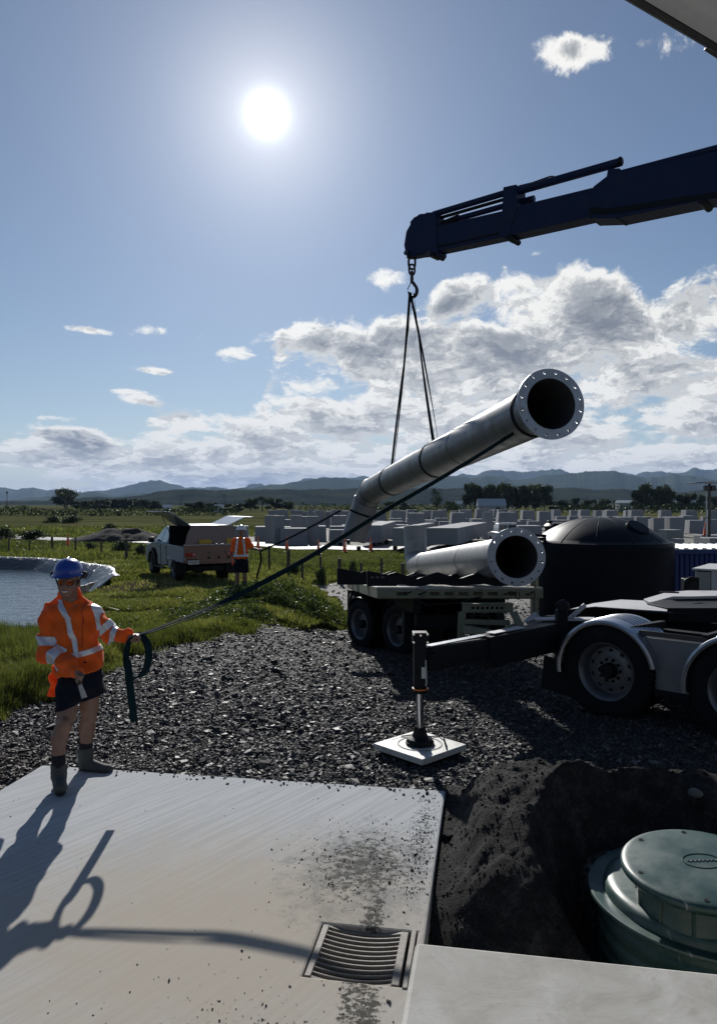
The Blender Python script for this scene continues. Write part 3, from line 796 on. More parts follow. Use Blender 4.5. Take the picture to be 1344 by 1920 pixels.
def flange(center, axis, ro, ri, rh, n, th, parent, name='flange'):
    """ring with n real bolt holes; front face at center, thickness th back along -axis"""
    c = Vector(center); d, s, u = frame(axis); mb = MB()
    rm = (ro+ri)/2+0.012; dr0, dr1 = ri-rm, ro-rm; dth = math.pi/n; K = 16
    V = []; Fs = []
    def P(r, th_, z): return c+(s*math.cos(th_)+u*math.sin(th_))*r-d*z
    for i in range(n):
        t0 = 2*math.pi*(i+0.5)/n
        inner, outer = [], []
        for k in range(K):
            a = 2*math.pi*k/K
            ca, sa = math.cos(a), math.sin(a)
            hr, ht = rm+rh*ca, t0+rh*sa/rm
            q = 1/max(abs(ca), abs(sa)); ea, es = ca*q, sa*q
            br, bt = rm+(dr1*ea if ea > 0 else -dr0*ea), t0+es*dth
            inner.append((hr, ht)); outer.append((br, bt))
        b = len(V)
        for z in (0, th):
            V += [P(*p, z) for p in inner]+[P(*p, z) for p in outer]
        for k in range(K):
            k2 = (k+1) % K
            Fs.append((b+k, b+k2, b+K+k2, b+K+k)); Fs.append((b+2*K+k, b+3*K+k, b+3*K+k2, b+2*K+k2))
            Fs.append((b+k, b+2*K+k, b+2*K+k2, b+k2))
            # outer and inner cylindrical walls
            if abs(outer[k][0]-ro) < 1e-6 and abs(outer[k2][0]-ro) < 1e-6 or abs(outer[k][0]-ri) < 1e-6 and abs(outer[k2][0]-ri) < 1e-6:
                Fs.append((b+K+k, b+K+k2, b+3*K+k2, b+3*K+k))
    mb.add(V, Fs)
    o = mb.build(name, [M_FLG], parent, smooth=30)
    return o
def make_pipe(name, Pf, Pe, legdir, leglen, r, label, group=None):
    """Pf flange face centre, Pe mitre corner, leg off the far end"""
    Pf, Pe = Vector(Pf), Vector(Pe); ax = (Pf-Pe).normalized(); L = (Pf-Pe).length
    root = empty(name, (Pf+Pe)/2, label=label, cat='steel pipe', group=group)
    inv = Vector(root.location)
    f = flange(Pf-inv, ax, r*1.36, r*0.985, 0.016, 16, 0.035, root)
    ld = Vector(legdir).normalized()
    n = 40
    # barrel as rings; far end cut on the mitre plane with a short middle segment
    bis = (ax+ld).normalized()
    def ring(p, axis, plane_n, rr, up):
        d, s, u = frame(axis, up); out = []
        for k in range(n):
            a = 2*math.pi*k/n; q = p+(s*math.cos(a)+u*math.sin(a))*rr
            t_ = (plane_n.dot(p-q))/plane_n.dot(axis); out.append(q+axis*t_)
        return out
    up = Vector((0, 0, 1))
    side = ax.cross(ld).normalized()
    upx = side.cross(ax)
    mb = MB(); V = []; Fs = []
    def joined(rings):
        b0 = len(V)
        for rg_ in rings: V.extend(rg_)
        for j in range(len(rings)-1):
            for k in range(n): Fs.append((b0+j*n+k, b0+j*n+(k+1) % n, b0+(j+1)*n+(k+1) % n, b0+(j+1)*n+k))
    a0 = Pe-inv
    # three piece bend
    th = math.acos(max(-1, min(1, (-ax).dot(ld)))); e = r*0.75
    m1 = a0+ax*e; m2 = a0+ld*e; mid = (m2-m1).normalized()
    n1_ = ((-ax)+mid).normalized(); n2_ = (mid+ld).normalized()
    rings = [ring(Pf-inv-ax*0.004, -ax, -ax, r, side)]
    for t_ in (0.15, 0.3, 0.45, 0.6, 0.75, 0.9): rings.append(ring((Pf-inv)*(1-t_)+m1*t_, -ax, -ax, r, side))
    rings += [ring(m1, -ax, n1_, r, side), ring(m2, mid, n2_, r, side), ring(a0+ld*leglen, ld, ld, r, side)]
    joined(rings)
    # inside skin
    rin = r*0.965
    rings = [ring(a0+ld*leglen, ld, ld, r, side), ring(a0+ld*leglen, ld, ld, rin, side), ring(m2, mid, n2_, rin, side), ring(m1, -ax, n1_, rin, side), ring(Pf-inv-ax*0.3, -ax, -ax, rin, side), ring(Pf-inv-ax*0.002, -ax, -ax, rin, side)]
    k0 = len(Fs); joined(rings)
    mb.add(V, Fs); mb.mi = [0]*k0+[1]*(len(Fs)-k0)
    b = mb.build('barrel', [M_PIPE, M_BORE], root, smooth=28)
    # weld seams as thin raised beads
    for t_ in (0.30, 0.78):
        p = (Pf-inv)*(1-t_)+(Pe-inv)*t_
        w = MB(); w.lathe(p, ax, [(-0.010, r-0.001), (-0.005, r+0.004), (0.005, r+0.004), (0.010, r-0.001)], 40)
        w.build('weld_seam', [M_DKST], root)
    w = MB(); w.path([Vector(q) for q in ring(m1, -ax, n1_, r+0.001, side)]+[Vector(ring(m1, -ax, n1_, r+0.001, side)[0])], 0.007, 6, False); w.build('weld_seam', [M_DKST], root)
    w = MB(); w.path([Vector(q) for q in ring(m2, mid, n2_, r+0.001, side)]+[Vector(ring(m2, mid, n2_, r+0.001, side)[0])], 0.007, 6, False); w.build('weld_seam', [M_DKST], root)
    return root, ax, L
# hanging pipe
HF, HE = W(1033, 757, 8.5), W(693, 922, 17.8); PR = 0.300
M_PIPE2 = M_PIPE
M_PIPE = mat('darker_steel_pipe', (0.165, 0.17, 0.178), 0.48, 0.4, var=0.2, vs=1.8, dirt=(0.085, 0.08, 0.07), dscale=1.9, damt=0.7, bump=0.15, bs=20, rvar=0.3)  # darker tone than the steel of the trailer pipe
hp, HAX, HL = make_pipe('steel_pipe', HF, HE, (-0.34, 0.10, -1.0), 1.20, PR, 'grey flanged steel pipe with a bent end hanging from the crane slings', None)
# pipe on the trailer
M_PIPE = M_PIPE2
TF, TE = W(968, 1044, 10.2), W(780, 1060, 19.6)
tp, TAX, TL = make_pipe('steel_pipe', TF, TE, (-0.02, 0.15, 1.0), 1.02, 0.297, 'pale flanged steel pipe lying on the trailer with its bent end up', None)
# ring where a strap goes round a pipe
def around(P, ax, r, w, th, n=36, wob=0.0, a0=0, a1=2*math.pi):
    d, s, u = frame(ax); pts = []; wd = []
    for k in range(n+1):
        a = a0+(a1-a0)*k/n; pts.append(P+(s*math.cos(a)+u*math.sin(a))*r+d*wob*math.cos(a)); wd.append(d)
    return pts, wd
# ---- slings
HOOK = W(772, 548, 14.2)
def on_pipe(D): 
    t_ = (D-HF.y)/(HE.y-HF.y); return HF+(HE-HF)*t_
for k, (D, lab) in enumerate(((12.7, 'right-hand lifting sling from the crane hook round the pipe'), (15.6, 'left-hand lifting sling from the crane hook round the pipe near its bend'))):
    root = empty('lifting_sling', HOOK, label=lab, cat='lifting sling', group='slings holding the pipe')
    c = on_pipe(D); top = c+Vector((0, 0, 1)).cross(HAX).cross(HAX)*-1*0 
    upv = (Vector((0, 0, 1))-HAX*HAX.z).normalized(); sidev = HAX.cross(upv)
    mb = MB()
    pts, wd = around(c-HOOK, HAX, PR+0.008, 0, 0, 40, wob=0.02)
    mb.ribbon(pts, wd, 0.06, 0.008)
    mb.build('choke_loop', [M_WEBD], root)
    for j, off in enumerate((-1, 1)):
        a = Vector((0.035*off, 0, -0.01*j)); b = c+upv*(PR+0.012)+sidev*(0.045*off if k == 0 else 0.02*off)-HOOK
        n_ = 16; pp = []; ww = []
        for i in range(n_+1):
            u_ = i/n_; pp.append(a.lerp(b, u_)+sidev*0.02*off*math.sin(u_*math.pi)); an = 0.5+u_*1.0+j*0.9
            ww.append(Vector((math.cos(an), math.sin(an), 0)))
        mb = MB(); mb.ribbon(pp, ww, 0.058, 0.007); mb.build('sling_leg', [M_WEBD], root)
    # knot where the legs cross the pipe
    mb = MB(); b = c+upv*(PR+0.012)-HOOK; mb.ribbon([b-sidev*.12-upv*.03, b-sidev*.05, b+sidev*.05, b+sidev*.12-upv*.03], [HAX]*4, 0.075, 0.016); mb.build('choke_eye', [M_WEBD], root)
# ---- crane hook and chain (own thing, hangs from the boom)
M_HOOK = mat('hook_steel', (0.035, 0.028, 0.032), 0.5, 0.5)
hk = empty('crane_hook', HOOK+Vector((0, 0, .1)), label='dark steel hook hanging by shackle and chain links from the boom tip', cat='crane hook')
o_ = Vector((0, 0, -0.10))
TIPZ = W(770, 487, 14.2).z-HOOK.z-0.0
mb = MB()
hp_ = []
for k in range(17):
    a = R(120)-R(300)*k/16; hp_.append(Vector((0.012+0.105*math.cos(a)*0.8, 0, 0.03+0.12*math.sin(a)))+o_)
hp_ = [Vector((0, 0, 0.26))+o_, Vector((0.0, 0, 0.20))+o_, Vector((0.04, 0, 0.16))+o_]+hp_[3:]
mb.path(hp_, [0.034, 0.034, 0.032]+[0.030]*3+[0.034]*5+[0.026, 0.022, 0.018, 0.014, 0.010, 0.008], 10)
mb.build('hook', [M_HOOK], hk)
mb = MB(); mb.path([Vector((-0.085, 0, 0.05))+o_, Vector((-0.05, 0, 0.12))+o_, Vector((-0.01, 0, 0.20))+o_], 0.010, 6); mb.build('latch', [M_HOOK], hk)
def chain_link(z, rx_, rz_, r, yrot, name):
    pts = []
    for k in range(25):
        a = 2*math.pi*k/24; x_ = rx_*math.cos(a); z_ = rz_*(math.copysign(abs(math.sin(a))**0.7, math.sin(a)))
        pts.append(Vector((x_*math.cos(yrot), x_*math.sin(yrot), z+z_))+o_)
    mb = MB(); mb.path(pts, r, 8, False); mb.build(name, [M_HOOK], hk)
chain_link(0.30, 0.045, 0.10, 0.020, R(70), 'chain_link')
chain_link(0.43, 0.055, 0.10, 0.020, R(10), 'chain_link')
chain_link(0.57, 0.062, 0.13, 0.022, R(0), 'shackle')
mb = MB(); mb.tube(Vector((-0.10, 0, 0.68))+o_, Vector((0.10, 0, 0.68))+o_, 0.035, n=12); mb.tube(Vector((0, 0, .64))+o_, Vector((0, 0, .80))+o_, .055, n=12); mb.build('swivel', [M_HOOK], hk)

# ---- crane boom: telescopic box sections with hydraulic rams on top
TIP = W(772, 462, 14.2); BD = Vector((0.775, -0.632, 0.0)).normalized()
def boom_pt(s, up=0.0, side=0.0):
    return TIP+BD*s+Vector((0, 0, 1))*(up+0.0)+Vector((-BD.y, BD.x, 0))*side
# solve the boom line so that it passes the two ends seen in the photo
def s_at(px):
    k = (px-672)/1400; return (k*TIP.y-TIP.x)/(BD.x-k*BD.y)
def z_at(px, py):
    s = s_at(px); D = TIP.y+BD.y*s; return s, H-(py-945)/1400*D
cr = empty('crane_boom', TIP, label='dark navy telescopic crane boom reaching in from the right', cat='crane boom')
def BP(px, py, side=0.0):
    s, z = z_at(px, py); p = TIP+BD*s; return Vector((p.x, p.y, z))+Vector((-BD.y, BD.x, 0))*side-TIP
SIDE = Vector((-BD.y, BD.x, 0))
def boom_prism(outline, half, name, mats, bevel=0.006, parent=cr):
    pts = [BP(*p) for p in outline]; mb = MB(); n = len(pts)
    vs = [p-SIDE*half for p in pts]+[p+SIDE*half for p in pts]
    mb.add(vs, [tuple(range(n)), tuple(reversed(range(n, 2*n)))]+[(i, n+i, n+(i+1) % n, (i+1) % n) for i in range(n)])
    return mb.build(name, mats, parent, bevel=bevel, smooth=30)
boom_prism([(807, 432), (955, 398), (955, 447), (880, 463), (807, 478)], 0.13, 'boom_section', [M_NAVY])
boom_prism([(812, 468), (950, 438), (950, 441), (812, 471)], 0.145, 'wear_strip', [M_BLK], 0)
boom_prism([(950, 398), (1150, 350), (1150, 404), (950, 449)], 0.16, 'boom_section', [M_NAVY])
boom_prism([(1120, 358), (1150, 335), (1700, 218), (1700, 352), (1330, 382), (1170, 415), (1116, 417), (1114, 405)], 0.20, 'boom_section', [M_NAVY])
boom_prism([(1114, 396), (1150, 398), (1680, 318), (1680, 326), (1150, 409), (1114, 408)], 0.212, 'wear_strip', [M_BLK], 0)
# tip head with cheek plates and pin
boom_prism([(767, 437), (781, 412), (792, 404), (822, 402), (822, 470), (806, 478), (790, 481), (774, 484), (766, 478), (763, 462)], 0.10, 'boom_head', [M_NAVY])
boom_prism([(776, 420), (784, 411), (800, 406), (812, 404), (812, 478), (788, 480)], 0.135, 'cheek_plate', [M_NAVY])
boom_prism([(806, 403), (824, 402), (829, 478), (826, 483), (808, 481)], 0.15, 'collar', [M_NAVY])
boom_prism([(952, 357), (976, 352), (976, 398), (962, 446), (952, 452), (944, 445), (950, 398)], 0.175, 'collar', [M_NAVY])
boom_prism([(1144, 322), (1166, 320), (1166, 350), (1120, 362), (1118, 355), (1140, 345)], 0.12, 'ram_bracket', [M_NAVY])
for (px, py) in ((770, 478), (812, 480)):
    p = BP(px, py); mb = MB(); mb.tube(p-SIDE*0.17, p+SIDE*0.17, 0.045, n=14); mb.build('pin', [M_DKST], cr)
for (px, py, r) in ((962, 450, .05), (1118, 412, .045), (820, 481, .04), (1166, 412, .04), (1322, 383, .06)):
    p = BP(px, py); mb = MB(); mb.tube(p-SIDE*0.19, p+SIDE*0.19, r, n=12); mb.build('roller', [M_BLK], cr)
def ram(a, b, r, name='ram_cylinder', m_=M_NAVY, side=0.0):
    mb = MB(); mb.tube(BP(*a)+SIDE*side, BP(*b)+SIDE*side, r, n=18); return mb.build(name, [m_], cr)
ram((815, 403), (953, 362), 0.055, side=-.04); ram((815, 409), (953, 369), 0.03, 'hydraulic_hose', M_BLK, .05)
ram((845, 412), (960, 380), 0.050, side=.04); ram((828, 420), (858, 408), 0.07, 'ram_eye', M_BLK, .04)
ram((975, 360), (1163, 307), 0.068, side=-.06)
ram((976, 376), (998, 370), 0.055, side=.06)
ram((995, 388), (1150, 344), 0.030, 'ram_rod', M_CHR, .02)
ram((1163, 330), (1700, 190), 0.062, side=-.06); ram((1163, 345), (1700, 208), 0.045, side=.05)
for a_, b_ in (((988, 372), (996, 388)), ((984, 380), (994, 376)), ((980, 388), (1000, 384))):
    mb = MB(); mb.path([BP(*a_), BP((a_[0]+b_[0])/2, (a_[1]+b_[1])/2-3, .05), BP(*b_)], 0.016, 6); mb.build('hydraulic_hose', [M_BLK], cr)
def rail(pts, r=0.012, side=0.0, name='guard_rail'):
    mb = MB(); mb.path([BP(*p, side) for p in pts], r, 6); mb.build(name, [M_BLK], cr)
rail([(792, 408), (795, 402), (803, 400), (806, 405)]); rail([(806, 402), (812, 398), (846, 388), (852, 389), (853, 394)]); rail([(975, 351), (1000, 345), (1034, 333), (1040, 333), (1042, 338)], side=-.06)
mb = MB(); mb.lathe(BP(1163, 306)-SIDE*.06, (BP(1163, 306)-BP(1100, 325)).normalized(), [(0, .0), (0, .07), (.03, .075), (.05, .05), (.05, 0)], 16); mb.build('ram_cap', [M_BLK], cr)
# boom root: knuckle and column, beyond the right edge of the picture
kn = BP(1700, 290)
mb = MB(); mb.bar(kn, kn+BD*0.6+Vector((0, 0, -.2)), 0.5, 0.8); mb.bar(kn+BD*.5, Vector((8.4, 7.4, 1.2))-TIP, 0.42, 0.5, up=(1, 0, 0)); mb.build('inner_boom', [M_NAVY], cr, bevel=.02)

# ---- tag line from the hanging pipe to the man
HAND = W(257, 1191, 6.28)
NECK = HF-HAX*0.42
st = empty('webbing_strap', HAND, label='long dark webbing strap from the hanging pipe to the hand of the man', cat='webbing strap')
pts, wd = around(NECK-HAND, HAX, PR+0.008, 0, 0, 40, wob=0.0)
mb = MB(); mb.ribbon(pts, wd, 0.055, 0.010); mb.build('pipe_loop', [M_WEBD], st)
A_ = HAND+Vector((0.02, 0, 0.0)); B_ = W(962, 812, NECK.y-0.16)
k_ = [(257, 1191, 6.28), (300, 1176, 6.36), (400, 1137, 6.60), (470, 1104, 6.83), (560, 1056, 7.1), (640, 1008, 7.38), (720, 958, 7.70), (800, 912, 8.05), (880, 864, 8.40)]
pts = [W(*q)-HAND for q in k_]+[B_-HAND]
def smooth_path(P, n=6):
    out = []
    for i in range(len(P)-1):
        p0 = P[max(i-1, 0)]; p1 = P[i]; p2 = P[i+1]; p3 = P[min(i+2, len(P)-1)]
        for k in range(n):
            t_ = k/n; out.append(0.5*((2*p1)+(p2-p0)*t_+(2*p0-5*p1+4*p2-p3)*t_*t_+(3*p1-p0-3*p2+p3)*t_**3))
    out.append(P[-1]); return out
pts = smooth_path(pts, 6); n_ = len(pts); wd = []
for i in range(n_):
    u_ = i/(n_-1); an = 1.25-1.25*sst(np.array(u_), .15, .55); wd.append(Vector((0.25, math.sin(float(an)), math.cos(float(an)))))
mb = MB(); mb.ribbon(pts, wd, [0.040 if i < n_*.2 else 0.048 for i in range(n_)], 0.007); mb.build('taut_strap', [M_WEB], st)
pts2 = [p+Vector((0, 0, -0.006-0.022*math.sin(math.pi*min(1, i/(n_*.45)))))+Vector((0.0, 0.012, 0)) for i, p in enumerate(pts)]
pts2[-1] = pts[-1]+Vector((0, 0, -.01))
mb = MB(); mb.ribbon(pts2, [Vector((0.2, 1, 0.05))]*n_, 0.045, 0.007); mb.build('taut_strap', [M_WEB], st)
# coil and hanging tail
lp = [(256, 1192, 6.27), (243, 1203, 6.24), (237, 1225, 6.22), (238, 1250, 6.21), (247, 1265, 6.21), (261, 1268, 6.22), (274, 1255, 6.24), (279, 1233, 6.26), (277, 1210, 6.28), (268, 1194, 6.29), (257, 1189, 6.28)]
pp = smooth_path([W(*q)-HAND for q in lp], 5)
mb = MB(); mb.ribbon(pp, [Vector((0.35+0.75*math.sin(max(0, (i-22))*.10), 1.0, 0.0)) for i in range(len(pp))], 0.060, 0.016); mb.build('coil', [M_WEB], st)
lp = [(240, 1236, 6.20), (241, 1252, 6.19), (243, 1275, 6.18), (247, 1310, 6.18), (250, 1335, 6.19), (252, 1354, 6.20)]
pp = smooth_path([W(*q)-HAND for q in lp], 5)
mb = MB(); mb.ribbon(pp, [Vector((0.3+0.95*min(1, i/8), 1.0-0.75*min(1, i/10), 0.0)) for i in range(len(pp))], 0.062, 0.006); mb.build('tail', [M_WEB], st)
# tag line from the bent end of the pipe to the second man
r0, r1 = W(639, 957, 17.55), W(488, 1034, 20.2)
tl = empty('tag_line', r1, label='short dark tag line from the bent pipe end to the man in the white helmet', cat='rope')
pts = smooth_path([r1-r1, W(540, 1010, 19.3)-r1, W(590, 984, 18.4)-r1, r0-r1], 6)
mb = MB(); mb.ribbon(pts, [Vector((0, 0.3, 1))]*len(pts), 0.050, 0.008); mb.build('taut_rope', [M_WEBD], tl)
mb = MB(); pts, wd = around(HE+Vector((-.34, .10, -1.0)).normalized()*.55-r1, Vector((-.34, .10, -1.0)), PR+.008, 0, 0, 30); mb.ribbon(pts, wd, .05, .008); mb.build('pipe_loop', [M_WEBD], tl)
mb = MB(); pts = smooth_path([Vector((0, 0, 0)), Vector((0.02, 0, -.25)), Vector((-.05, 0, -.55)), Vector((-.09, 0, -.72)), Vector((-.02, .02, -.72))], 4); mb.ribbon(pts, [Vector((.7, .7, 0))]*len(pts), .06, .01); mb.build('tail', [M_WEBD], tl)

# ================================================================== wheels
def lug_disc(mb_r, c, ax, r, holes, rb, nb):
    pass
def make_wheel(parent, c, ax, r, w, rim_r, name='wheel', detail=True, tread=True):
    """ax points outward from the vehicle; parts: tyre and rim"""
    c = Vector(c); ax = Vector(ax).normalized()
    t_ = MB()
    hw = w/2
    prof = [(-hw*.80, rim_r), (-hw, rim_r*1.12), (-hw*1.02, r*.84), (-hw*.93, r*.955), (-hw*.80, r*.99), (-hw*.5, r), (0, r), (hw*.5, r), (hw*.80, r*.99), (hw*.93, r*.955), (hw*1.02, r*.84), (hw, rim_r*1.12), (hw*.80, rim_r)]
    t_.lathe(c, ax, prof, 56)
    if tread:
        for k in range(56):
            a = 2*math.pi*k/56; d, s, u = frame(ax); rd = s*math.cos(a)+u*math.sin(a); tg = -s*math.sin(a)+u*math.cos(a)
            for sg in (-1, 1): t_.bar(c+rd*(r+.001)+ax*(sg*hw*.40)-ax*sg*hw*.27, c+rd*(r*.997)+ax*(sg*hw*.40)+ax*sg*hw*.48, r*.070, .012, up=rd)
        for q in (.62, .36, .12): t_.lathe(c, ax, [(hw*(q-.02), r*1.002), (hw*(q+.02), r*1.002)], 56)
    # sidewall ribs
    t_.lathe(c, ax, [(hw*1.005, r*.80), (hw*1.035, r*.79), (hw*1.035, r*.775), (hw*1.005, r*.765)], 48)
    t_.lathe(c, ax, [(hw*.97, rim_r*1.22), (hw*1.03, rim_r*1.20), (hw*1.03, rim_r*1.17), (hw*.96, rim_r*1.14)], 48)
    ty = t_.build('tyre', [M_TYRE], parent, smooth=40)
    rm = MB(); o_ = hw*.86; dish = min(0.13, w*.55)
    rm.lathe(c, ax, [(o_, rim_r*1.0), (o_+.016, rim_r*1.055), (o_+.010, rim_r*1.075), (o_-.03, rim_r*1.04), (o_-.03, rim_r*.99)], 48)
    rm.lathe(c, ax, [(o_, rim_r*1.0), (o_-.02, rim_r*.94), (o_-dish*.5, rim_r*.90), (o_-dish, rim_r*.86), (o_-dish, rim_r*.80), (o_-dish+.018, rim_r*.62), (o_-dish+.02, rim_r*.52)], 48)
    rm.lathe(c, ax, [(o_-dish+.02, rim_r*.52), (o_-dish+.026, rim_r*.50), (o_-dish+.026, rim_r*.30), (o_-dish+.03, 0.0)], 32)
    rm.lathe(c, ax, [(-hw*.8, rim_r), (-hw*.2, rim_r*.93), (hw*.3, rim_r*.90)], 32)
    ro = rm.build('rim', [M_RIM], parent, smooth=35)
    d, s, u = frame(ax)
    hb = MB()
    hb.lathe(c, ax, [(o_-dish+.02, rim_r*.30), (o_-dish+.10, rim_r*.28), (o_-dish+.13, rim_r*.22), (o_-dish+.135, 0)], 24)
    for k in range(8):
        a = 2*math.pi*k/8; q = c+(s*math.cos(a)+u*math.sin(a))*rim_r*.245+ax*(o_-dish+.115); hb.tube(q, q+ax*.02, .012, n=6)
    hb.build('hub', [M_BLK], ro, smooth=30)
    if detail:
        for k in range(10):
            hh = MB()
            a = 2*math.pi*(k+.5)/10; q = c+(s*math.cos(a)+u*math.sin(a))*rim_r*.71
            nn = (ax*1.0+(s*math.cos(a)+u*math.sin(a))*0.09).normalized()
            hh.lathe(q+ax*(o_-dish+.0085), nn, [(0.002, 0), (0.002, rim_r*.075), (-.002, rim_r*.085)], 14)
            hh.build('vent_hole', [mat('dark_hole', (0.006, 0.006, 0.006), .9)], ro, smooth=0)
        for k in range(10):
            nt = MB()
            a = 2*math.pi*k/10; q = c+(s*math.cos(a)+u*math.sin(a))*rim_r*.40+ax*(o_-dish+.024)
            nt.lathe(q, ax, [(0, .019), (.022, .017), (.026, .009), (.045, .008), (.046, 0)], 6)
            nt.build('wheel_nut', [M_BLK], ro, smooth=25)
    return ty

# ================================================================== trailer with a steered front bogie
PT = (TE-TF).normalized()                      # trailer runs with the pipe
tr_o = Vector((1.45, 11.4, -0.25))
tr = empty('flatbed_trailer', tr_o, label='khaki flatbed trailer with steel deck and dark pipe bolsters carrying a flanged pipe', cat='trailer')
def TL_(v): return Vector(v)-tr_o
fw = Vector((PT.x, PT.y, 0)).normalized(); PITCH = PT.z
E1 = Vector((1, 0.0, -0.0)); E2 = Vector((PT.x, PT.y, PT.z)).normalized(); E3 = E1.cross(E2).normalized()
A = W(709, 1101, 11.4)                          # near left deck corner
DW = 2.50; DL = 8.6
def TP(x, y, z): return A+E1*x+E2*y+E3*z-tr_o   # deck frame: right, back, up from the near left corner
mb = MB(); mb.add([TP(0, 0, 0), TP(DW, 0, 0), TP(DW, DL, 0), TP(0, DL, 0), TP(0, 0, -.035), TP(DW, 0, -.035), TP(DW, DL, -.035), TP(0, DL, -.035)],
       [(0, 1, 2, 3), (7, 6, 5, 4), (0, 4, 5, 1), (1, 5, 6, 2), (2, 6, 7, 3), (3, 7, 4, 0)])
for k in range(14): mb.add([TP(0.02, .3+k*.6, .002), TP(DW-.02, .3+k*.6, .002), TP(DW-.02, .34+k*.6, .002), TP(.02, .34+k*.6, .002), TP(0.02, .3+k*.6, .006), TP(DW-.02, .3+k*.6, .006), TP(DW-.02, .34+k*.6, .006), TP(.02, .34+k*.6, .006)],
       [(0, 1, 2, 3), (7, 6, 5, 4), (0, 4, 5, 1), (1, 5, 6, 2), (2, 6, 7, 3), (3, 7, 4, 0)])
mb.build('deck', [M_DECK], tr, bevel=.003)
# front headboard beam with slots (real openings between flanges)
sl = [0.36+0.0, 0.86, 1.08, 1.30, 1.52, 1.74-.0, 1.97+.10]
sw, sh, bh = 0.155, 0.055, 0.15
mb = MB()
def tbox(x0, x1, y0, y1, z0, z1, m=mb):
    vs = [TP(x, y, z) for z in (z0, z1) for y in (y0, y1) for x in (x0, x1)]
    m.add(vs, [(0, 2, 3, 1), (4, 5, 7, 6), (0, 1, 5, 4), (1, 3, 7, 5), (3, 2, 6, 7), (2, 0, 4, 6)])
zt, zb = -.038, -.038-.125
tbox(0, DW, -.012, .0, zt-.035, zt); tbox(0, DW, -.012, .0, zb, zb+.035)
xs_ = [0]+[q for s_ in sl for q in (s_-sw/2, s_+sw/2)]+[DW]
for i in range(0, len(xs_), 2): tbox(xs_[i], xs_[i+1], -.012, 0, zb+.0352, zt-.0352)
tbox(0, DW, .002, .09, zb, zb+.012); tbox(0, DW, .12, .13, zb-.02, zt)
for x_ in (.05, .62, 2.10, 2.38): tbox(x_, x_+.03, -.03, -.013, zb, zt)
fb_ = mb.build('end_beam', [M_KHAKI], tr, bevel=.003)
for side, x0, x1 in (('l', -.012, 0), ('r', DW, DW+.012)):
    mb = MB(); tbox(x0, x1, 0.0, DL, zb, -.002, mb); tbox(x0, x1+.05 if side == 'l' else x1, .1, DL, zb-.012, zb-.001, mb); mb.build('side_rail', [M_KHAKI], tr, bevel=.003)
for x_ in (.50, .72, 2.02, 2.36):
    mb = MB(); mb.path([TP(x_, -.02, zt-.03), TP(x_-.05, -.05, zt-.05), TP(x_-.09, -.05, zt-.075), TP(x_-.12, -.035, zt-.06)], .010, 6); mb.build('rope_hook', [M_BLK], tr)
for x_ in (.55, 1.85):
    mb = MB(); tbox(x_, x_+.12, .14, DL-.3, zb-.22, zb+.02, mb); tbox(x_-.04, x_+.16, .14, DL-.3, zb-.235, zb-.2205, mb); mb.build('chassis_rail', [M_BLK], tr)
for k in range(9):
    mb = MB(); tbox(.02, DW-.02, .5+k*.9, .56+k*.9, zb-.02, -.04, mb); mb.build('cross_member', [M_BLK], tr)
# front post at the right
mb = MB(); mb.tube(TP(2.40, .02, -.75), TP(2.40, .02, .30), .022, n=10); mb.tube(TP(2.46, .10, -.4), TP(2.46, .10, .5), .014, n=8); mb.build('stanchion', [M_KHAKI], tr)
# wavy dark bolsters
def bolster(y0, x0, x1, zs, name, lab=None):
    n_ = 60; top = []; bot = []
    for i in range(n_+1):
        u_ = i/n_; x_ = x0+(x1-x0)*u_
        ph = (x_-0.28)/0.65
        saw = abs((ph % 1.0)-0.5)*2                                          # 1 at peaks, 0 in valleys
        if x_ < .30: saw = max(saw, 0.30+(0.30-x_)/.5)
        top.append((x_, .115+.10*saw)); bot.append((x_, .012+max(0, (saw-.25))*.062 if x_ > .32 else .012))
    pts = bot+top[::-1]
    mb = MB(); n2 = len(pts)
    vs = [TP(p[0], y0, p[1]*zs) for p in pts]+[TP(p[0], y0+.10, p[1]*zs) for p in pts]
    fs = []
    m2 = n_+1
    for i in range(n_):
        a_, b_, c_, d_ = i, i+1, n2-2-i, n2-1-i
        fs += [(a_, b_, c_, d_), (n2+a_, n2+d_, n2+c_, n2+b_)]
    fs += [(i, n2+i, n2+(i+1) % n2, (i+1) % n2) for i in range(n2)]
    mb.add(vs, fs); o = mb.build(name, [M_BLK], tr, bevel=.004, smooth=20)
    return o
bo = bolster(.12, -.16, 2.28, 1.08, 'bolster')
for x_ in (-.08, 0.0, .08):
    mb = MB(); mb.box(TP(x_, .116, .15), (.05, .004, .03)); mb.build('sticker', [mat('dull_sticker', (.10, .10, .11), .6)], bo)
bolster(1.9, -.55, 2.2, 1.0, 'bolster'); bolster(6.5, -.1, 2.3, 1.3, 'bolster')
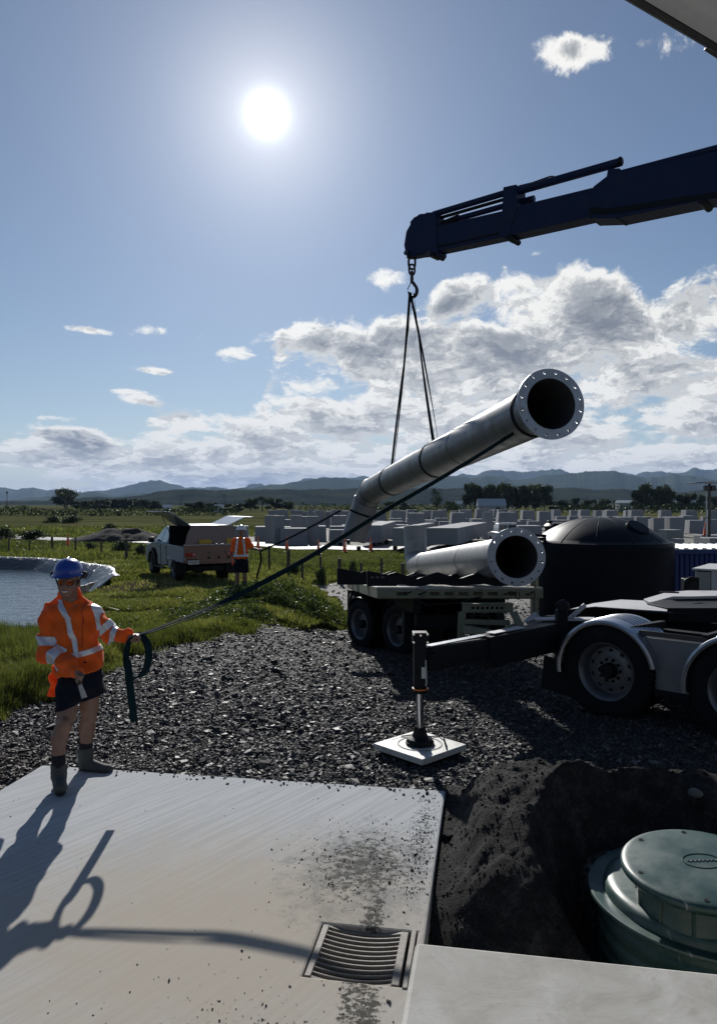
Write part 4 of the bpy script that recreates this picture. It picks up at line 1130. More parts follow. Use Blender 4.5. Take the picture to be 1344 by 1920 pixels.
# steered bogie
WD = Vector((0.80, 13.95, -0.045))      # front left wheel centre
WR = Vector((0.115, 15.05, -0.115))
bax = (WR-WD); bax.z = 0; bax.normalize(); bsd = Vector((-bax.y, bax.x, 0)); bsd = -bsd if bsd.y > 0 else bsd   # outward (to the left/near)
if bsd.x > 0: pass
out_ = Vector((-abs(bax.y), -abs(bax.x), 0)).normalized()
def trail_wheel(c, r=0.485, w=.25, dual=True):
    e = empty('wheel', c-tr_o); e.parent = tr
    make_wheel(e, (0, 0, 0), out_, r, w, r*.585, detail=False)
    e2 = MB()
    return e
for c in (WD, WR):
    trail_wheel(c)
    e = trail_wheel(c-out_*0.30)
    e = trail_wheel(c-out_*2.05)
mb = MB()
for c in (WD, WR): mb.tube(c-tr_o, c-out_*2.05-tr_o, .07, n=12)
mb.bar((WD+WR)/2-out_*.55-bax*1.0-tr_o+Vector((0, 0, .32)), (WD+WR)/2-out_*.55+bax*1.1-tr_o+Vector((0, 0, .32)), .10, .22)
mb.bar((WD+WR)/2-out_*1.45-bax*1.0-tr_o+Vector((0, 0, .32)), (WD+WR)/2-out_*1.45+bax*1.1-tr_o+Vector((0, 0, .32)), .10, .22)
mb.tube((WD+WR)/2-out_*1.0-tr_o+Vector((0, 0, .44)), (WD+WR)/2-out_*1.0-tr_o+Vector((0, 0, .70)), .55, n=32)
mb.build('bogie_frame', [M_BLK], tr, bevel=.006)
# mudguard arc strips over the bogie wheels
for c in (WD, WR):
    mb = MB(); mb.lathe(c-tr_o, out_, [(-.42, .53), (.14, .53), (.14, .545), (-.42, .545)], 22, closed=True, sweep=R(95), start=R(42)); mb.build('mudguard', [M_BLK], tr)
# rear bogie further back
for k in range(2):
    for sgn, xx in ((-1, .18), (1, 2.32)):
        e = empty('wheel', TP(xx, 6.2+k*1.25, 0)); e.parent = tr; e.location.z = TP(xx, 6.2+k*1.25, 0).z*0+t1((A+E1*xx+E2*(6.2+k*1.25)).x, (A+E2*(6.2+k*1.25)).y)+.46-tr_o.z
        make_wheel(e, (0, 0, 0), Vector((sgn, 0, 0)), .46, .40, .27, detail=False, tread=False)
mb = MB(); tbox(-.02, .30, 5.4, 5.43, -.75, -.22, mb); tbox(-.02, .30, 8.4, 8.43, -.80, -.22, mb); mb.build('mudflap', [M_BLK], tr)
# under-deck box, pump, lockers (dark shapes between bogie and drawbar)
def tworld(c, d, name, m_, bev=.01, rot=None):
    mb = MB(); mb.box(Vector(c)-tr_o, d, rot); return mb.build(name, [m_], tr, bevel=bev)
tworld((1.05, 12.55, 0.25), (.62, .5, .5), 'locker', M_BLK, .03)
tworld((1.35, 11.9, 0.45), (.9, .3, .25), 'locker', M_BLK, .03)
# khaki turntable frame with seven holes and A-frame
FX = Matrix.Rotation(0, 3, 'Z')
y_ = 10.9
p0, p1 = W(872, 1140, y_), W(952, 1141, y_)
mb = MB(); 
hz = 0.165; 
nh = 7
def plate_holes(mb, xa, xb, zc, hh, y, th, n, r):
    cw = (xb-xa)/n
    for k in range(n):
        cx = xa+cw*(k+.5); K = 12; vs = []; 
        for yy in (y, y+th):
            for j in range(K):
                a = 2*math.pi*j/K; vs.append((cx+r*math.cos(a), yy, zc+r*math.sin(a)))
            for j in range(K):
                a = 2*math.pi*j/K; q = 1/max(abs(math.cos(a)), abs(math.sin(a))); vs.append((cx+cw/2*math.cos(a)*q, yy, zc+hh/2*math.sin(a)*q))
        fs = []
        for j in range(K):
            j2 = (j+1) % K; fs += [(j, K+j, K+j2, j2), (2*K+j, 2*K+j2, 3*K+j2, 3*K+j), (j, j2, 2*K+j2, 2*K+j)]
        mb.add([Vector(v)-tr_o for v in vs], fs)
plate_holes(mb, W(882, 0, y_).x, W(945, 0, y_).x, W(0, 1140, y_).z, .10, y_, .012, 7, .024)
xL, xR = W(866, 0, y_).x, W(962, 0, y_).x; zC = W(0, 1140, y_).z
mb.box(Vector(((xL+W(882, 0, y_).x)/2, y_+.006, zC))-tr_o, (W(882, 0, y_).x-xL, .012, .10)); mb.box(Vector(((xR+W(945, 0, y_).x)/2, y_+.006, zC))-tr_o, (xR-W(945, 0, y_).x, .012, .10))
mb.box(Vector(((xL+xR)/2, y_+.05, zC+.058))-tr_o, (xR-xL, .14, .014)); mb.box(Vector(((xL+xR)/2, y_+.05, zC-.058))-tr_o, (xR-xL, .14, .014))
mb.bar(Vector((xL, y_, zC-.06))-tr_o, Vector((xL-.02, y_, zC-.52))-tr_o, .10, .10, up=(0, 1, 0)); mb.bar(Vector((xR, y_, zC-.06))-tr_o, Vector((xR+.12, y_-.1, zC-.34))-tr_o, .10, .09, up=(0, 1, 0))
mb.build('turntable_frame', [M_KHAKI], tr, bevel=.003)
dp = W(1052, 1185, 9.35)
for (a_, w_) in ((W(870, 1178, 10.9), .1), (W(975, 1172, 11.0), .1)):
    mb = MB(); mb.bar(a_-tr_o, W(935, 1192, 10.2)-tr_o, .11, .10, up=(0, 0, 1)); mb.build('drawbar_arm', [M_KHAKI], tr, bevel=.004)
mb = MB(); mb.bar(W(870, 1165, 10.9)-tr_o, W(955, 1168, 10.9)-tr_o, .08, .07); mb.bar(W(880, 1183, 10.6)-tr_o, W(930, 1190, 10.3)-tr_o, .05, .05); mb.build('cross_brace', [M_KHAKI], tr, bevel=.004)
mb = MB(); mb.bar(W(990, 1172, 9.9)-tr_o, W(1010, 1155, 9.9)-tr_o, .20, .12); mb.bar(W(985, 1165, 9.9)-tr_o, W(1042, 1153, 9.6)-tr_o, .16, .015); mb.build('coupling_block', [M_GALV], tr, bevel=.01)
mb = MB(); mb.path([W(760, 1110, 11.5)-tr_o, W(800, 1135, 11.3)-tr_o, W(860, 1130, 11.2)-tr_o, W(905, 1118, 11.4)-tr_o], .014, 6); mb.path([W(1010, 1140, 10)-tr_o, W(1030, 1175, 9.8)-tr_o, W(1045, 1150, 9.5)-tr_o], .014, 6); mb.build('air_hose', [M_BLK], tr)

# ================================================================== tractor / crane truck at the right
tf = Vector((0.722, -0.692, 0)); to = Vector((-0.692, -0.722, 0))     # forward (to the right, nearer) and outward to the left side
TW = Vector((2.80, 8.30, 0.455))                                       # rear wheel centre (outer)
tk_o = TW-Vector((0, 0, .5))
tk = empty('truck', tk_o, label='truck chassis with polished mudguards, dark wheels and turntable ramps at the right', cat='truck')
def K(f, o, z): return TW+tf*f+to*o+Vector((0, 0, z))-tk_o            # f forward, o outward, z above axle
for f in (0, 1.39):
    for side in (0, -1.85):
        e = empty('wheel', K(f, side, 0)); e.parent = tk
        make_wheel(e, (0, 0, 0), to if side == 0 else -to, .515, .28, .300, detail=(side == 0))
        e = empty('wheel', K(f, side-(.33 if side == 0 else -.33), 0)); e.parent = tk
        make_wheel(e, (0, 0, 0), to if side == 0 else -to, .515, .28, .300, detail=False)
    # mudguard: polished aluminium arc over the pair
    g = MB(); R_ = .575
    prof = [(-.47, R_), (.12, R_), (.165, R_-.006), (.175, R_-.030), (.168, R_-.055), (.160, R_-.052), (.162, R_-.028), (.12, R_-.012), (-.47, R_-.012)]
    d_, s_, u_ = frame(to)
    # angle zero is s_; find start so that the arc covers the top
    g.lathe(K(f, 0, 0), to, prof, 48, closed=True, sweep=R(176), start=R(-8))
    go = g.build('mudguard', [M_ALU], tk, smooth=35)
    rb = MB()
    for q in (-.38, -.30, -.22, -.14, -.06): rb.lathe(K(f, 0, 0), to, [(q-.012, R_+.0005), (q, R_+.007), (q+.012, R_+.0005)], 48, sweep=R(170), start=R(-5))
    rb.build('rib', [M_ALU], go, smooth=50)
# rear mudflap
mb = MB(); mb.bar(K(-.62, -.16, -.02), K(-.66, -.16, -.42), .60, .012, up=to); mb.build('mudflap', [M_BLK], tk)
# side tool box panel between the wheels
mb = MB(); c = K(.70, -.02, .12); rot = Matrix((tf, to, Vector((0, 0, 1)))).transposed()
v8 = [K(f, o, z) for o in (-.33, .045) for f, z in ((.33, .42), (1.06, .42), (.86, -.12), (.52, -.12))]
mb.add(v8, [(0, 1, 2, 3), (7, 6, 5, 4), (0, 4, 5, 1), (1, 5, 6, 2), (2, 6, 7, 3), (3, 7, 4, 0)]); mb.build('side_panel', [mat('shade_dark_panel', (0.20, 0.20, 0.205), 0.6, 0.2, var=.12, vs=6, dirt=(.12, .11, .10), dscale=3, damt=.5)], tk, bevel=.004)  # shaded copy of the galvanised plate, shade put into a darker colour
mb = MB(); mb.bar(K(.50, .03, -.15), K(.88, .03, -.15), .10, .07); mb.build('panel_foot', [M_BLK], tk, bevel=.004)
mb = MB(); mb.bar(K(.22, .09, .475), K(.34, -.60, .475), .075, .085); mb.build('guard_bracket', [M_BLK], tk, bevel=.004)
mb = MB(); mb.bar(K(1.02, .05, .475), K(1.12, -.60, .50), .06, .09); mb.build('guard_bracket', [M_BLK], tk, bevel=.004)
mb = MB(); mb.bar(K(.34, .05, .458), K(1.04, .05, .458), .012, .07); mb.build('trim_strip', [M_DKST], tk, bevel=.003)
mb = MB(); mb.bar(K(.42, .055, .434), K(1.03, .055, .434), .016, .012); mb.build('trim_strip', [M_ALU], tk)
# chassis rails
for o in (-.62, -1.35):
    mb = MB(); mb.bar(K(-1.15, o, .28), K(7.5, o, .28), .09, .26); mb.bar(K(-1.15, o, .415), K(7.5, o, .415), .12, .016); mb.build('chassis_rail', [M_BLK], tk, bevel=.004)
mb = MB(); mb.tube(K(0, .0, 0), K(0, -1.85, 0), .09, n=14); mb.tube(K(1.39, .0, 0), K(1.39, -1.85, 0), .09, n=14); mb.lathe(K(0, -.8, 0), to, [(0, 0), (0, .2), (-.3, .2), (-.3, 0)], 16); mb.build('axle', [M_BLK], tk, smooth=40)
# ramp plates behind the fifth wheel: galvanised, sloping down to the rear
def kprism(pts, name, m_, th=.02, bev=.002, parent=None):
    n = len(pts); vs = [K(*p) for p in pts]+[K(p[0], p[1], p[2]-th) for p in pts]
    mb = MB(); mb.add(vs, [tuple(range(n)), tuple(reversed(range(n, 2*n)))]+[(i, (i+1) % n, n+(i+1) % n, n+i) for i in range(n)]); return mb.build(name, [m_], parent or tk, bevel=bev)
def kpix(px, py, z):
    """point at height z above the axle seen at a pixel, in truck axes"""
    D = 1400*(H-(TW.z+z))/(py-945); p = Vector(((px-672)/1400*D, D, TW.z+z))-TW
    return (p.dot(tf), p.dot(to), z)
kprism([kpix(1068, 1142, .50), kpix(1112, 1131, .55), kpix(1163, 1124, .58), kpix(1206, 1126, .585), kpix(1212, 1131, .585), kpix(1251, 1131, .59), kpix(1250, 1146, .58), kpix(1170, 1141, .575), kpix(1115, 1137, .55)], 'ramp_plate', M_GALV, .025)
kprism([kpix(1066, 1143, .50), kpix(1115, 1138, .545), kpix(1170, 1142, .57), kpix(1250, 1148, .575), kpix(1300, 1150, .575), kpix(1240, 1152, .42), kpix(1100, 1152, .42)], 'ramp_web', M_BLK, .02)
kprism([kpix(1206, 1123, .60), kpix(1250, 1110, .68), kpix(1290, 1107, .71), kpix(1420, 1108, .72), kpix(1420, 1115, .71), kpix(1262, 1119, .69), kpix(1218, 1129, .60)], 'turntable_plate', M_GALV, .03)
kprism([kpix(1212, 1131, .60), kpix(1260, 1118, .68), kpix(1420, 1118, .68), kpix(1420, 1140, .66), kpix(1250, 1140, .60)], 'turntable', M_BLK, .10)
kprism([kpix(1250, 1136, .56), kpix(1420, 1138, .56), kpix(1420, 1154, .56), kpix(1252, 1150, .56)], 'slide_rail', M_BLK, .10)
mb = MB()
for k in range(9):
    a_ = kpix(1262+k*16, 1148+k*.4, .50); mb.tube(K(a_[0], a_[1]+.012, a_[2]), K(a_[0], a_[1]+.03, a_[2]), .016, n=6)
mb.build('bolt_row', [M_DKST], tk)
mb = MB(); a_ = kpix(1236, 1110, .72); b_ = kpix(1272, 1111, .72); mb.path([K(*a_), K(*b_)], .012, 6); a_ = kpix(1290, 1130, .62); mb.path([K(*kpix(1295, 1133, .62)), K(*kpix(1312, 1131, .63)), K(*kpix(1326, 1134, .62))], .012, 6); mb.build('release_handle', [M_DKST], tk)
mb = MB(); p = W(1284, 1100, 8.8)-tk_o; mb.path([p, p+Vector((.0, 0, .07)), p+Vector((.06, 0, .10)), p+Vector((.16, 0, .09))], .022, 8); mb.box(p+Vector((.10, .1, .02)), (.18, .1, .14)); mb.build('air_coupling', [M_BLK], tk, bevel=.01)
# rear light post and tail gear at the back of the chassis
mb = MB(); q = W(1052, 1200, 8.9)-tk_o; mb.bar(q+Vector((0, 0, -.36)), q+Vector((0, 0, .36)), .13, .12, up=(0, 1, 0)); mb.build('rear_post', [M_BLK], tk, bevel=.01)
mb = MB(); q = W(1052, 1135, 8.9)-tk_o; mb.lathe(q-Vector((0, .05, 0)), (0, -1, 0), [(0, 0), (0, .075), (.03, .075), (.05, .06), (.05, 0)], 18); mb.lathe(q+Vector((-.06, -.06, .015)), (0, -1, 0), [(0, .03), (.02, .03), (.02, 0)], 12); mb.build('rear_lamp', [M_BLK], tk)
mb = MB(); q = W(1052, 1160, 8.95)-tk_o
mb.bar(q+Vector((-.30, .1, -.02)), q+Vector((.45, .1, -.02)), .20, .02); mb.bar(q+Vector((.12, .1, -.02)), q+Vector((.30, .05, .16)), .05, .05); mb.build('rear_bracket', [M_GALV], tk, bevel=.004)
# body ahead of the picture's right edge (headboard and cab back), it throws the shade
kprism([(2.3, -.2, .75), (6.4, -.2, .75), (6.4, -1.9, .75), (2.3, -1.9, .75)], 'crane_base', M_NAVY, .35)
mb = MB(); rotk = rot
mb.box(K(5.3, -.95, 1.55), (1.9, 2.3, 1.9), rotk); mb.build('cab', [mat('cab_paint', (.5, .5, .52), .35)], tk, bevel=.08)
# louvred equipment cabinet
cb = W(1308, 1108, 10.6)
ca = empty('equipment_cabinet', cb+Vector((.4, .4, -1.0)), label='white louvred metal cabinet standing behind the truck turntable', cat='cabinet')
def CB(v): return Vector(v)-ca.location
fx = Vector((.93, -.37, 0)).normalized()*-1; fx = Vector((0.80, -0.60, 0)); fy = Vector((0.60, 0.80, 0))
c0 = W(1305, 1108, 10.9); zt_ = W(1305, 1069, 10.9).z; zb_ = -0.95
M_CAB = mat('cream_cabinet', (.50, .50, .48), .5, var=.06)
def cbox(f0, f1, g0, g1, z0, z1, name, m_, par=ca, bev=.004):
    vs = [c0*1+fx*f+fy*g for g in (g0, g1) for f in (f0, f1)]; vv = []
    for z in (z0, z1):
        for v in vs: vv.append(CB((v.x, v.y, z)))
    mb = MB(); mb.add(vv, [(0, 2, 3, 1), (4, 5, 7, 6), (0, 1, 5, 4), (1, 3, 7, 5), (3, 2, 6, 7), (2, 0, 4, 6)]); return mb.build(name, [m_], par, bevel=bev)
cbox(0, .20, 0, .02, zb_, zt_, 'louvre_panel', M_BLK)
cbox(-.02, .0, -.0, 1.0, zb_, zt_, 'side_wall', M_CAB); cbox(.20, 1.4, -.02, 1.0, zb_, zt_, 'body', M_CAB)
cbox(-.05, 1.45, -.05, 1.05, zt_+.001, zt_+.03, 'lid', M_CAB)
for k in range(11):
    mb = MB(); z_ = zt_-.035-k*.032; a_ = c0+fx*.005-fy*.012; b_ = c0+fx*.19-fy*.012; mb.bar(CB((a_.x, a_.y, z_)), CB((b_.x, b_.y, z_)), .030, .006, up=(fy+Vector((0, 0, .6))).normalized()); mb.build('louvre', [M_CAB], ca)

# ================================================================== outrigger: beam, jack leg, foot and pad
JP = W(787, 1392, 7.05); JX, JY = JP.x, JP.y
JZ = t1(JX, JY)+0.055
pdz = JZ+.055
ou = empty('outrigger', (JX, JY, pdz+.002), label='black crane outrigger leg with chrome rod and side beam on a white pad', cat='outrigger')
def O(z, x=0, y=0): return Vector((x, y, z))
ztop = W(787, 1185, JY).z-pdz
mb = MB(); mb.tube(O(.0), O(.02), .135, n=32); mb.lathe(O(.02), (0, 0, 1), [(0, .13), (.03, .115), (.05, .075), (.11, .055), (.13, .055)], 28); mb.build('foot', [M_BLK], ou, smooth=30)
mb = MB(); mb.tube(O(.13), O(.50), .036, n=24); mb.build('rod', [M_CHR], ou)
mb = MB(); mb.lathe(O(.48), (0, 0, 1), [(0, .037), (0, .068), (.03, .070), (.045, .074), (.05, .062)], 24); mb.build('rod_gland', [M_BLK], ou, smooth=30)
mb = MB(); mb.lathe(O(.512), (0, 0, 1), [(0, .071), (0, .076), (.012, .076), (.012, .071)], 24); mb.build('orange_ring', [M_ORG], ou, smooth=30)
mb = MB(); mb.box(O((.53+ztop-.02)/2), (.120, .120, ztop-.02-.53)); mb.build('outer_tube', [M_BLK], ou, bevel=.014)
mb = MB(); mb.box(O(ztop-.05), (.145, .145, .10)); mb.build('head', [M_BLK], ou, bevel=.01)
for (x_, y_, z_) in ((-.065, -.075, ztop-.01), (.065, -.075, ztop-.01), (-.065, -.075, ztop-.085), (.065, -.075, ztop-.085), (0, -.075, ztop-.02)):
    mb = MB(); mb.tube(O(z_, x_, y_+.01), O(z_, x_, y_-.012), .011, n=8); mb.build('bolt', [M_CHR], ou)
mb = MB(); mb.box(O(.68, .035, -.063), (.05, .004, .105)); mb.build('label_plate', [M_LBL], ou)
mb = MB(); mb.path([O(.56, .05, -.07), O(.60, .055, -.075), O(.75, .05, -.07), O(.80, .05, -.065)], .008, 6); mb.build('hydraulic_hose', [M_GALV], ou)
# beam: two telescoping boxes running back to the truck
oo = Vector((JX, JY, pdz+.002))
b1 = W(905, 1200, 7.95)-oo; b0 = O(ztop-.20, .07, .05); b2 = W(1050, 1166, 9.0)-oo
zb0 = W(802, 1222, 7.15)-oo
mb = MB(); mb.bar(W(800, 1236, 7.15)-oo, W(915, 1216, 8.0)-oo, .10, .22); mb.build('inner_beam', [M_BLK], ou, bevel=.006)
mb = MB(); mb.bar(W(801, 1213, 7.15)-oo+Vector((0, 0, .008)), W(906, 1192.5, 7.95)-oo+Vector((0, 0, .008)), .09, .012); mb.build('beam_top', [M_ALU], ou, bevel=.002)
mb = MB(); mb.bar(W(905, 1222, 7.95)-oo, W(1056, 1188, 9.1)-oo, .20, .33); mb.build('outer_beam', [M_BLK], ou, bevel=.008)
mb = MB(); mb.bar(W(918, 1190, 8.03)-oo+Vector((0, 0, .016)), W(978, 1178, 8.5)-oo+Vector((0, 0, .014)), .11, .008); mb.build('beam_top', [M_GALV], ou)
mb = MB(); mb.bar(W(808, 1222, 7.15)-oo, W(822, 1220, 7.2)-oo, .06, .02); mb.tube(W(806, 1250, 7.12)-oo, W(806, 1226, 7.12)-oo, .05, n=10); mb.build('lock_pin', [M_BLK], ou)
# pad
M_PAD = mat('white_pad', (.50, .50, .47), .5, 0.0, var=.12, vs=4, dirt=(.16, .15, .13), dscale=5, damt=.8, bump=.2)
pd_ = empty('outrigger_pad', (JX, JY, JZ), R(43), label='square white plastic pad with worn dark lettering under the outrigger foot', cat='outrigger pad')
mb = MB(); mb.box((0, 0, .025), (.62, .62, .056)); pb = mb.build('pad_board', [M_PAD], pd_, bevel=.006)
mb = MB(); mb.lathe((0, 0, .0535), (0, 0, 1), [(0, .20), (.004, .20), (.004, .212), (0, .212)], 40); mb.build('pad_ring', [mat('pad_groove', (.22, .21, .19), .7)], pd_)
def text(s, size, loc, rot, parent, m_, name='lettering', extrude=.0008, align='CENTER', sx=1.0):
    cu = bpy.data.curves.new(name, 'FONT'); cu.body = s; cu.size = size; cu.extrude = extrude; cu.align_x = align; cu.align_y = 'CENTER'
    tmp = bpy.data.objects.new('tmp', cu); COL.objects.link(tmp)
    dg = bpy.context.evaluated_depsgraph_get(); me = bpy.data.meshes.new_from_object(tmp.evaluated_get(dg)); bpy.data.objects.remove(tmp)
    o = link_mesh(name, me, parent, [m_]); o.location = loc; o.rotation_euler = rot; o.scale = (sx, 1, 1); return o
M_INK = mat('black_ink', (.02, .02, .02), .6)
mb = MB()
for k in range(9):      # worn dark marks where lettering has rubbed off
    x_ = -.10+k*.026; mb.box((x_, .262, .0536), (.007, .030*(.6+.4*math.sin(k*2.3)**2), .0012)); mb.box((x_+.009, .262+.009*math.sin(k*1.7), .0536), (.013, .007, .0013))
mb.box((.20, .262, .0536), (.10, .008, .0012)); mb.box((.20, .236, .0536), (.10, .006, .0012))
mb.build('worn_marks', [M_INK], pd_, smooth=0)
mb = MB(); q = [Vector((.30-.0*k, -.10, .06)) for k in range(1)]
mb.path([Vector((.05, -.30, .03)), Vector((.10, -.22, .10)), Vector((.20, -.12, .12)), Vector((.28, -.04, .10)), Vector((.31, .06, .03))], .008, 6); mb.path([Vector((.30, .02, .06)), Vector((.22, .06, .062)), Vector((.16, .20, .062)), Vector((.02, .26, .062))], .006, 6); mb.build('rope_handle', [M_BLK], pd_)
# ================================================================== PEOPLE: implicit surfaces meshed as one continuous skin
def surfnet(f, lo, hi, h):
    lo = np.array(lo, float); hi = np.array(hi, float); n = np.ceil((hi-lo)/h).astype(int)+1
    ax = [lo[i]+np.arange(n[i])*h for i in range(3)]
    d = f(ax[0], ax[1], ax[2])                       # shape n
    s = d < 0
    c = np.zeros(tuple(n-1), np.uint8)
    for i in (0, 1):
        for j in (0, 1):
            for k in (0, 1): c += s[i:n[0]-1+i, j:n[1]-1+j, k:n[2]-1+k]
    act = (c > 0) & (c < 8); I = np.argwhere(act); idx = np.full(tuple(n-1), -1); idx[act] = np.arange(len(I))
    P = np.zeros((len(I), 3)); C = np.zeros(len(I))
    cor = [(i, j, k) for i in (0, 1) for j in (0, 1) for k in (0, 1)]
    dv = {q: d[I[:, 0]+q[0], I[:, 1]+q[1], I[:, 2]+q[2]] for q in cor}
    for a in cor:
        for axis in range(3):
            if a[axis] == 0:
                b = list(a); b[axis] = 1; b = tuple(b)
                m = (dv[a] < 0) != (dv[b] < 0)
                t = np.where(m, dv[a]/(dv[a]-dv[b]+1e-12), 0)
                p = np.array(a, float)[None]+t[:, None]*(np.array(b)-np.array(a))[None]
                P += p*m[:, None]; C += m
    V = lo+(I+P/np.maximum(C, 1)[:, None])*h
    F_ = []
    for axis in range(3):
        o1, o2 = (axis+1) % 3, (axis+2) % 3
        sl0 = [slice(None)]*3; sl1 = [slice(None)]*3; sl0[axis] = slice(0, -1); sl1[axis] = slice(1, None)
        m = s[tuple(sl0)] != s[tuple(sl1)]; E = np.argwhere(m)
        E = E[(E[:, o1] > 0) & (E[:, o2] > 0) & (E[:, o1] < n[o1]-1) & (E[:, o2] < n[o2]-1)]
        ins = s[E[:, 0], E[:, 1], E[:, 2]]
        def cell(a, b):
            q = E.copy(); q[:, o1] += a; q[:, o2] += b; return idx[q[:, 0], q[:, 1], q[:, 2]]
        q = np.stack([cell(-1, -1), cell(0, -1), cell(0, 0), cell(-1, 0)], 1)
        q[~ins] = q[~ins][:, ::-1]; F_.append(q)
    return V, np.concatenate(F_)
class SDF:
    """smooth union of tapered capsules and ellipsoids; each only touches its own neighbourhood"""
    def __init__(s, k=0.02): s.p = []; s.k = k; s.cut = []; s.disp = None
    def cap(s, a, b, ra, rb=None, k=None): s.p.append(('c', np.array(a, float), np.array(b, float), ra, ra if rb is None else rb, k)); return s
    def chain(s, pts, rs, k=None):
        for i in range(len(pts)-1): s.cap(pts[i], pts[i+1], rs[i], rs[i+1], k)
        return s
    def ell(s, c, r, k=None, rz=0.0): s.p.append(('e', np.array(c, float), np.array(r, float), rz, 0, k)); return s
    def ecap(s, a, b, r1, r2, side, k=None):
        s.p.append(('x', np.array(a, float), np.array(b, float), (r1, r2), np.array(side, float), k)); return s
    def sub(s, a, b, ra, rb=None, k=0.01): s.p.append(('-', np.array(a, float), np.array(b, float), ra, ra if rb is None else rb, k)); return s
    def plane(s, co, no): s.cut.append((np.array(co, float), np.array(no, float)/np.linalg.norm(no))); return s
    def bounds(s):
        lo = np.full(3, 1e9); hi = -lo
        for p in s.p:
            if p[0] == '-': continue
            if p[0] == 'e': a = p[1]-p[2].max(); b = p[1]+p[2].max()
            elif p[0] == 'x': r = max(*p[3][0], *p[3][1]); a = np.minimum(p[1], p[2])-r; b = np.maximum(p[1], p[2])+r
            else: r = max(p[3], p[4]); a = np.minimum(p[1], p[2])-r; b = np.maximum(p[1], p[2])+r
            lo = np.minimum(lo, a); hi = np.maximum(hi, b)
        return lo-0.03, hi+0.03
    def field(s, X, Y, Z):
        D = np.full((len(X), len(Y), len(Z)), 0.15)
        for p in s.p:
            k = p[5] if p[5] is not None else s.k
            if p[0] == 'e': a = p[1]-p[2].max(); b = p[1]+p[2].max()
            elif p[0] == 'x': r = max(*p[3][0], *p[3][1]); a = np.minimum(p[1], p[2])-r; b = np.maximum(p[1], p[2])+r
            else: r = max(p[3], p[4]); a = np.minimum(p[1], p[2])-r; b = np.maximum(p[1], p[2])+r
            m = 0.07
            i0, i1 = np.searchsorted(X, (a[0]-m, b[0]+m)); j0, j1 = np.searchsorted(Y, (a[1]-m, b[1]+m)); k0, k1 = np.searchsorted(Z, (a[2]-m, b[2]+m))
            if i1 <= i0 or j1 <= j0 or k1 <= k0: continue
            gx_, gy_, gz_ = X[i0:i1, None, None], Y[None, j0:j1, None], Z[None, None, k0:k1]
            if p[0] in 'c-':
                e = p[2]-p[1]; L = e@e+1e-12
                t = np.clip(((gx_-p[1][0])*e[0]+(gy_-p[1][1])*e[1]+(gz_-p[1][2])*e[2])/L, 0, 1)
                d = np.sqrt((gx_-p[1][0]-t*e[0])**2+(gy_-p[1][1]-t*e[1])**2+(gz_-p[1][2]-t*e[2])**2)-(p[3]+(p[4]-p[3])*t)
            elif p[0] == 'e':
                c, sn = math.cos(p[3]), math.sin(p[3]); qx, qy, qz = gx_-p[1][0], gy_-p[1][1], gz_-p[1][2]
                ux = (qx*c+qy*sn)/p[2][0]; uy = (-qx*sn+qy*c)/p[2][1]; uz = qz/p[2][2]
                q = np.sqrt(ux*ux+uy*uy+uz*uz); d = (q-1)*p[2].min()*np.clip(q, .6, 1.6)
            else:
                e = p[2]-p[1]; L = math.sqrt(e@e)+1e-9; ed = e/L
                sv = p[4]-ed*(p[4]@ed); sv /= np.linalg.norm(sv); nv = np.cross(ed, sv)
                qx, qy, qz = gx_-p[1][0], gy_-p[1][1], gz_-p[1][2]
                h_ = qx*ed[0]+qy*ed[1]+qz*ed[2]; t = np.clip(h_/L, 0, 1)
                r1 = p[3][0][0]+(p[3][1][0]-p[3][0][0])*t; r2 = p[3][0][1]+(p[3][1][1]-p[3][0][1])*t
                a_ = (qx*sv[0]+qy*sv[1]+qz*sv[2])/r1; b_ = (qx*nv[0]+qy*nv[1]+qz*nv[2])/r2
                q = (np.abs(a_)**2.5+np.abs(b_)**2.5)**(1/2.5); mn = np.minimum(r1, r2)
                ex = np.maximum(np.abs(h_-np.clip(h_, 0, L))-0.0, 0)
                d = np.sqrt(np.maximum((q-1)*mn+mn*0.5, 0)**2+ex**2)-mn*0.5
            S = D[i0:i1, j0:j1, k0:k1]
            if p[0] == '-':
                hh = np.clip(0.5-0.5*(S+d)/k, 0, 1); S[...] = S*(1-hh)+(-d)*hh+k*hh*(1-hh)
            else:
                hh = np.clip(0.5+0.5*(S-d)/k, 0, 1); S[...] = S*(1-hh)+d*hh-k*hh*(1-hh)
        if s.disp is not None:
            D = D+s.disp(X[:, None, None], Y[None, :, None], Z[None, None, :])
        for co, no in s.cut:
            D = np.maximum(D, (X[:, None, None]-co[0])*no[0]+(Y[None, :, None]-co[1])*no[1]+(Z[None, None, :]-co[2])*no[2])
        return D
    def build(s, name, mats, parent, off, h):
        lo, hi = s.bounds(); V, Fq = surfnet(s.field, lo, hi, h)
        V = V-np.array(off)
        # light relaxation
        e = np.concatenate([Fq[:, [0, 1]], Fq[:, [1, 2]], Fq[:, [2, 3]], Fq[:, [3, 0]]])
        for _ in range(2):
            A_s = np.zeros_like(V); c = np.zeros(len(V))
            np.add.at(A_s, e[:, 0], V[e[:, 1]]); np.add.at(c, e[:, 0], 1); np.add.at(A_s, e[:, 1], V[e[:, 0]]); np.add.at(c, e[:, 1], 1)
            V = V*0.5+0.5*A_s/np.maximum(c, 1)[:, None]
        return mesh_np(name, V, Fq, mats, parent, smooth=True)
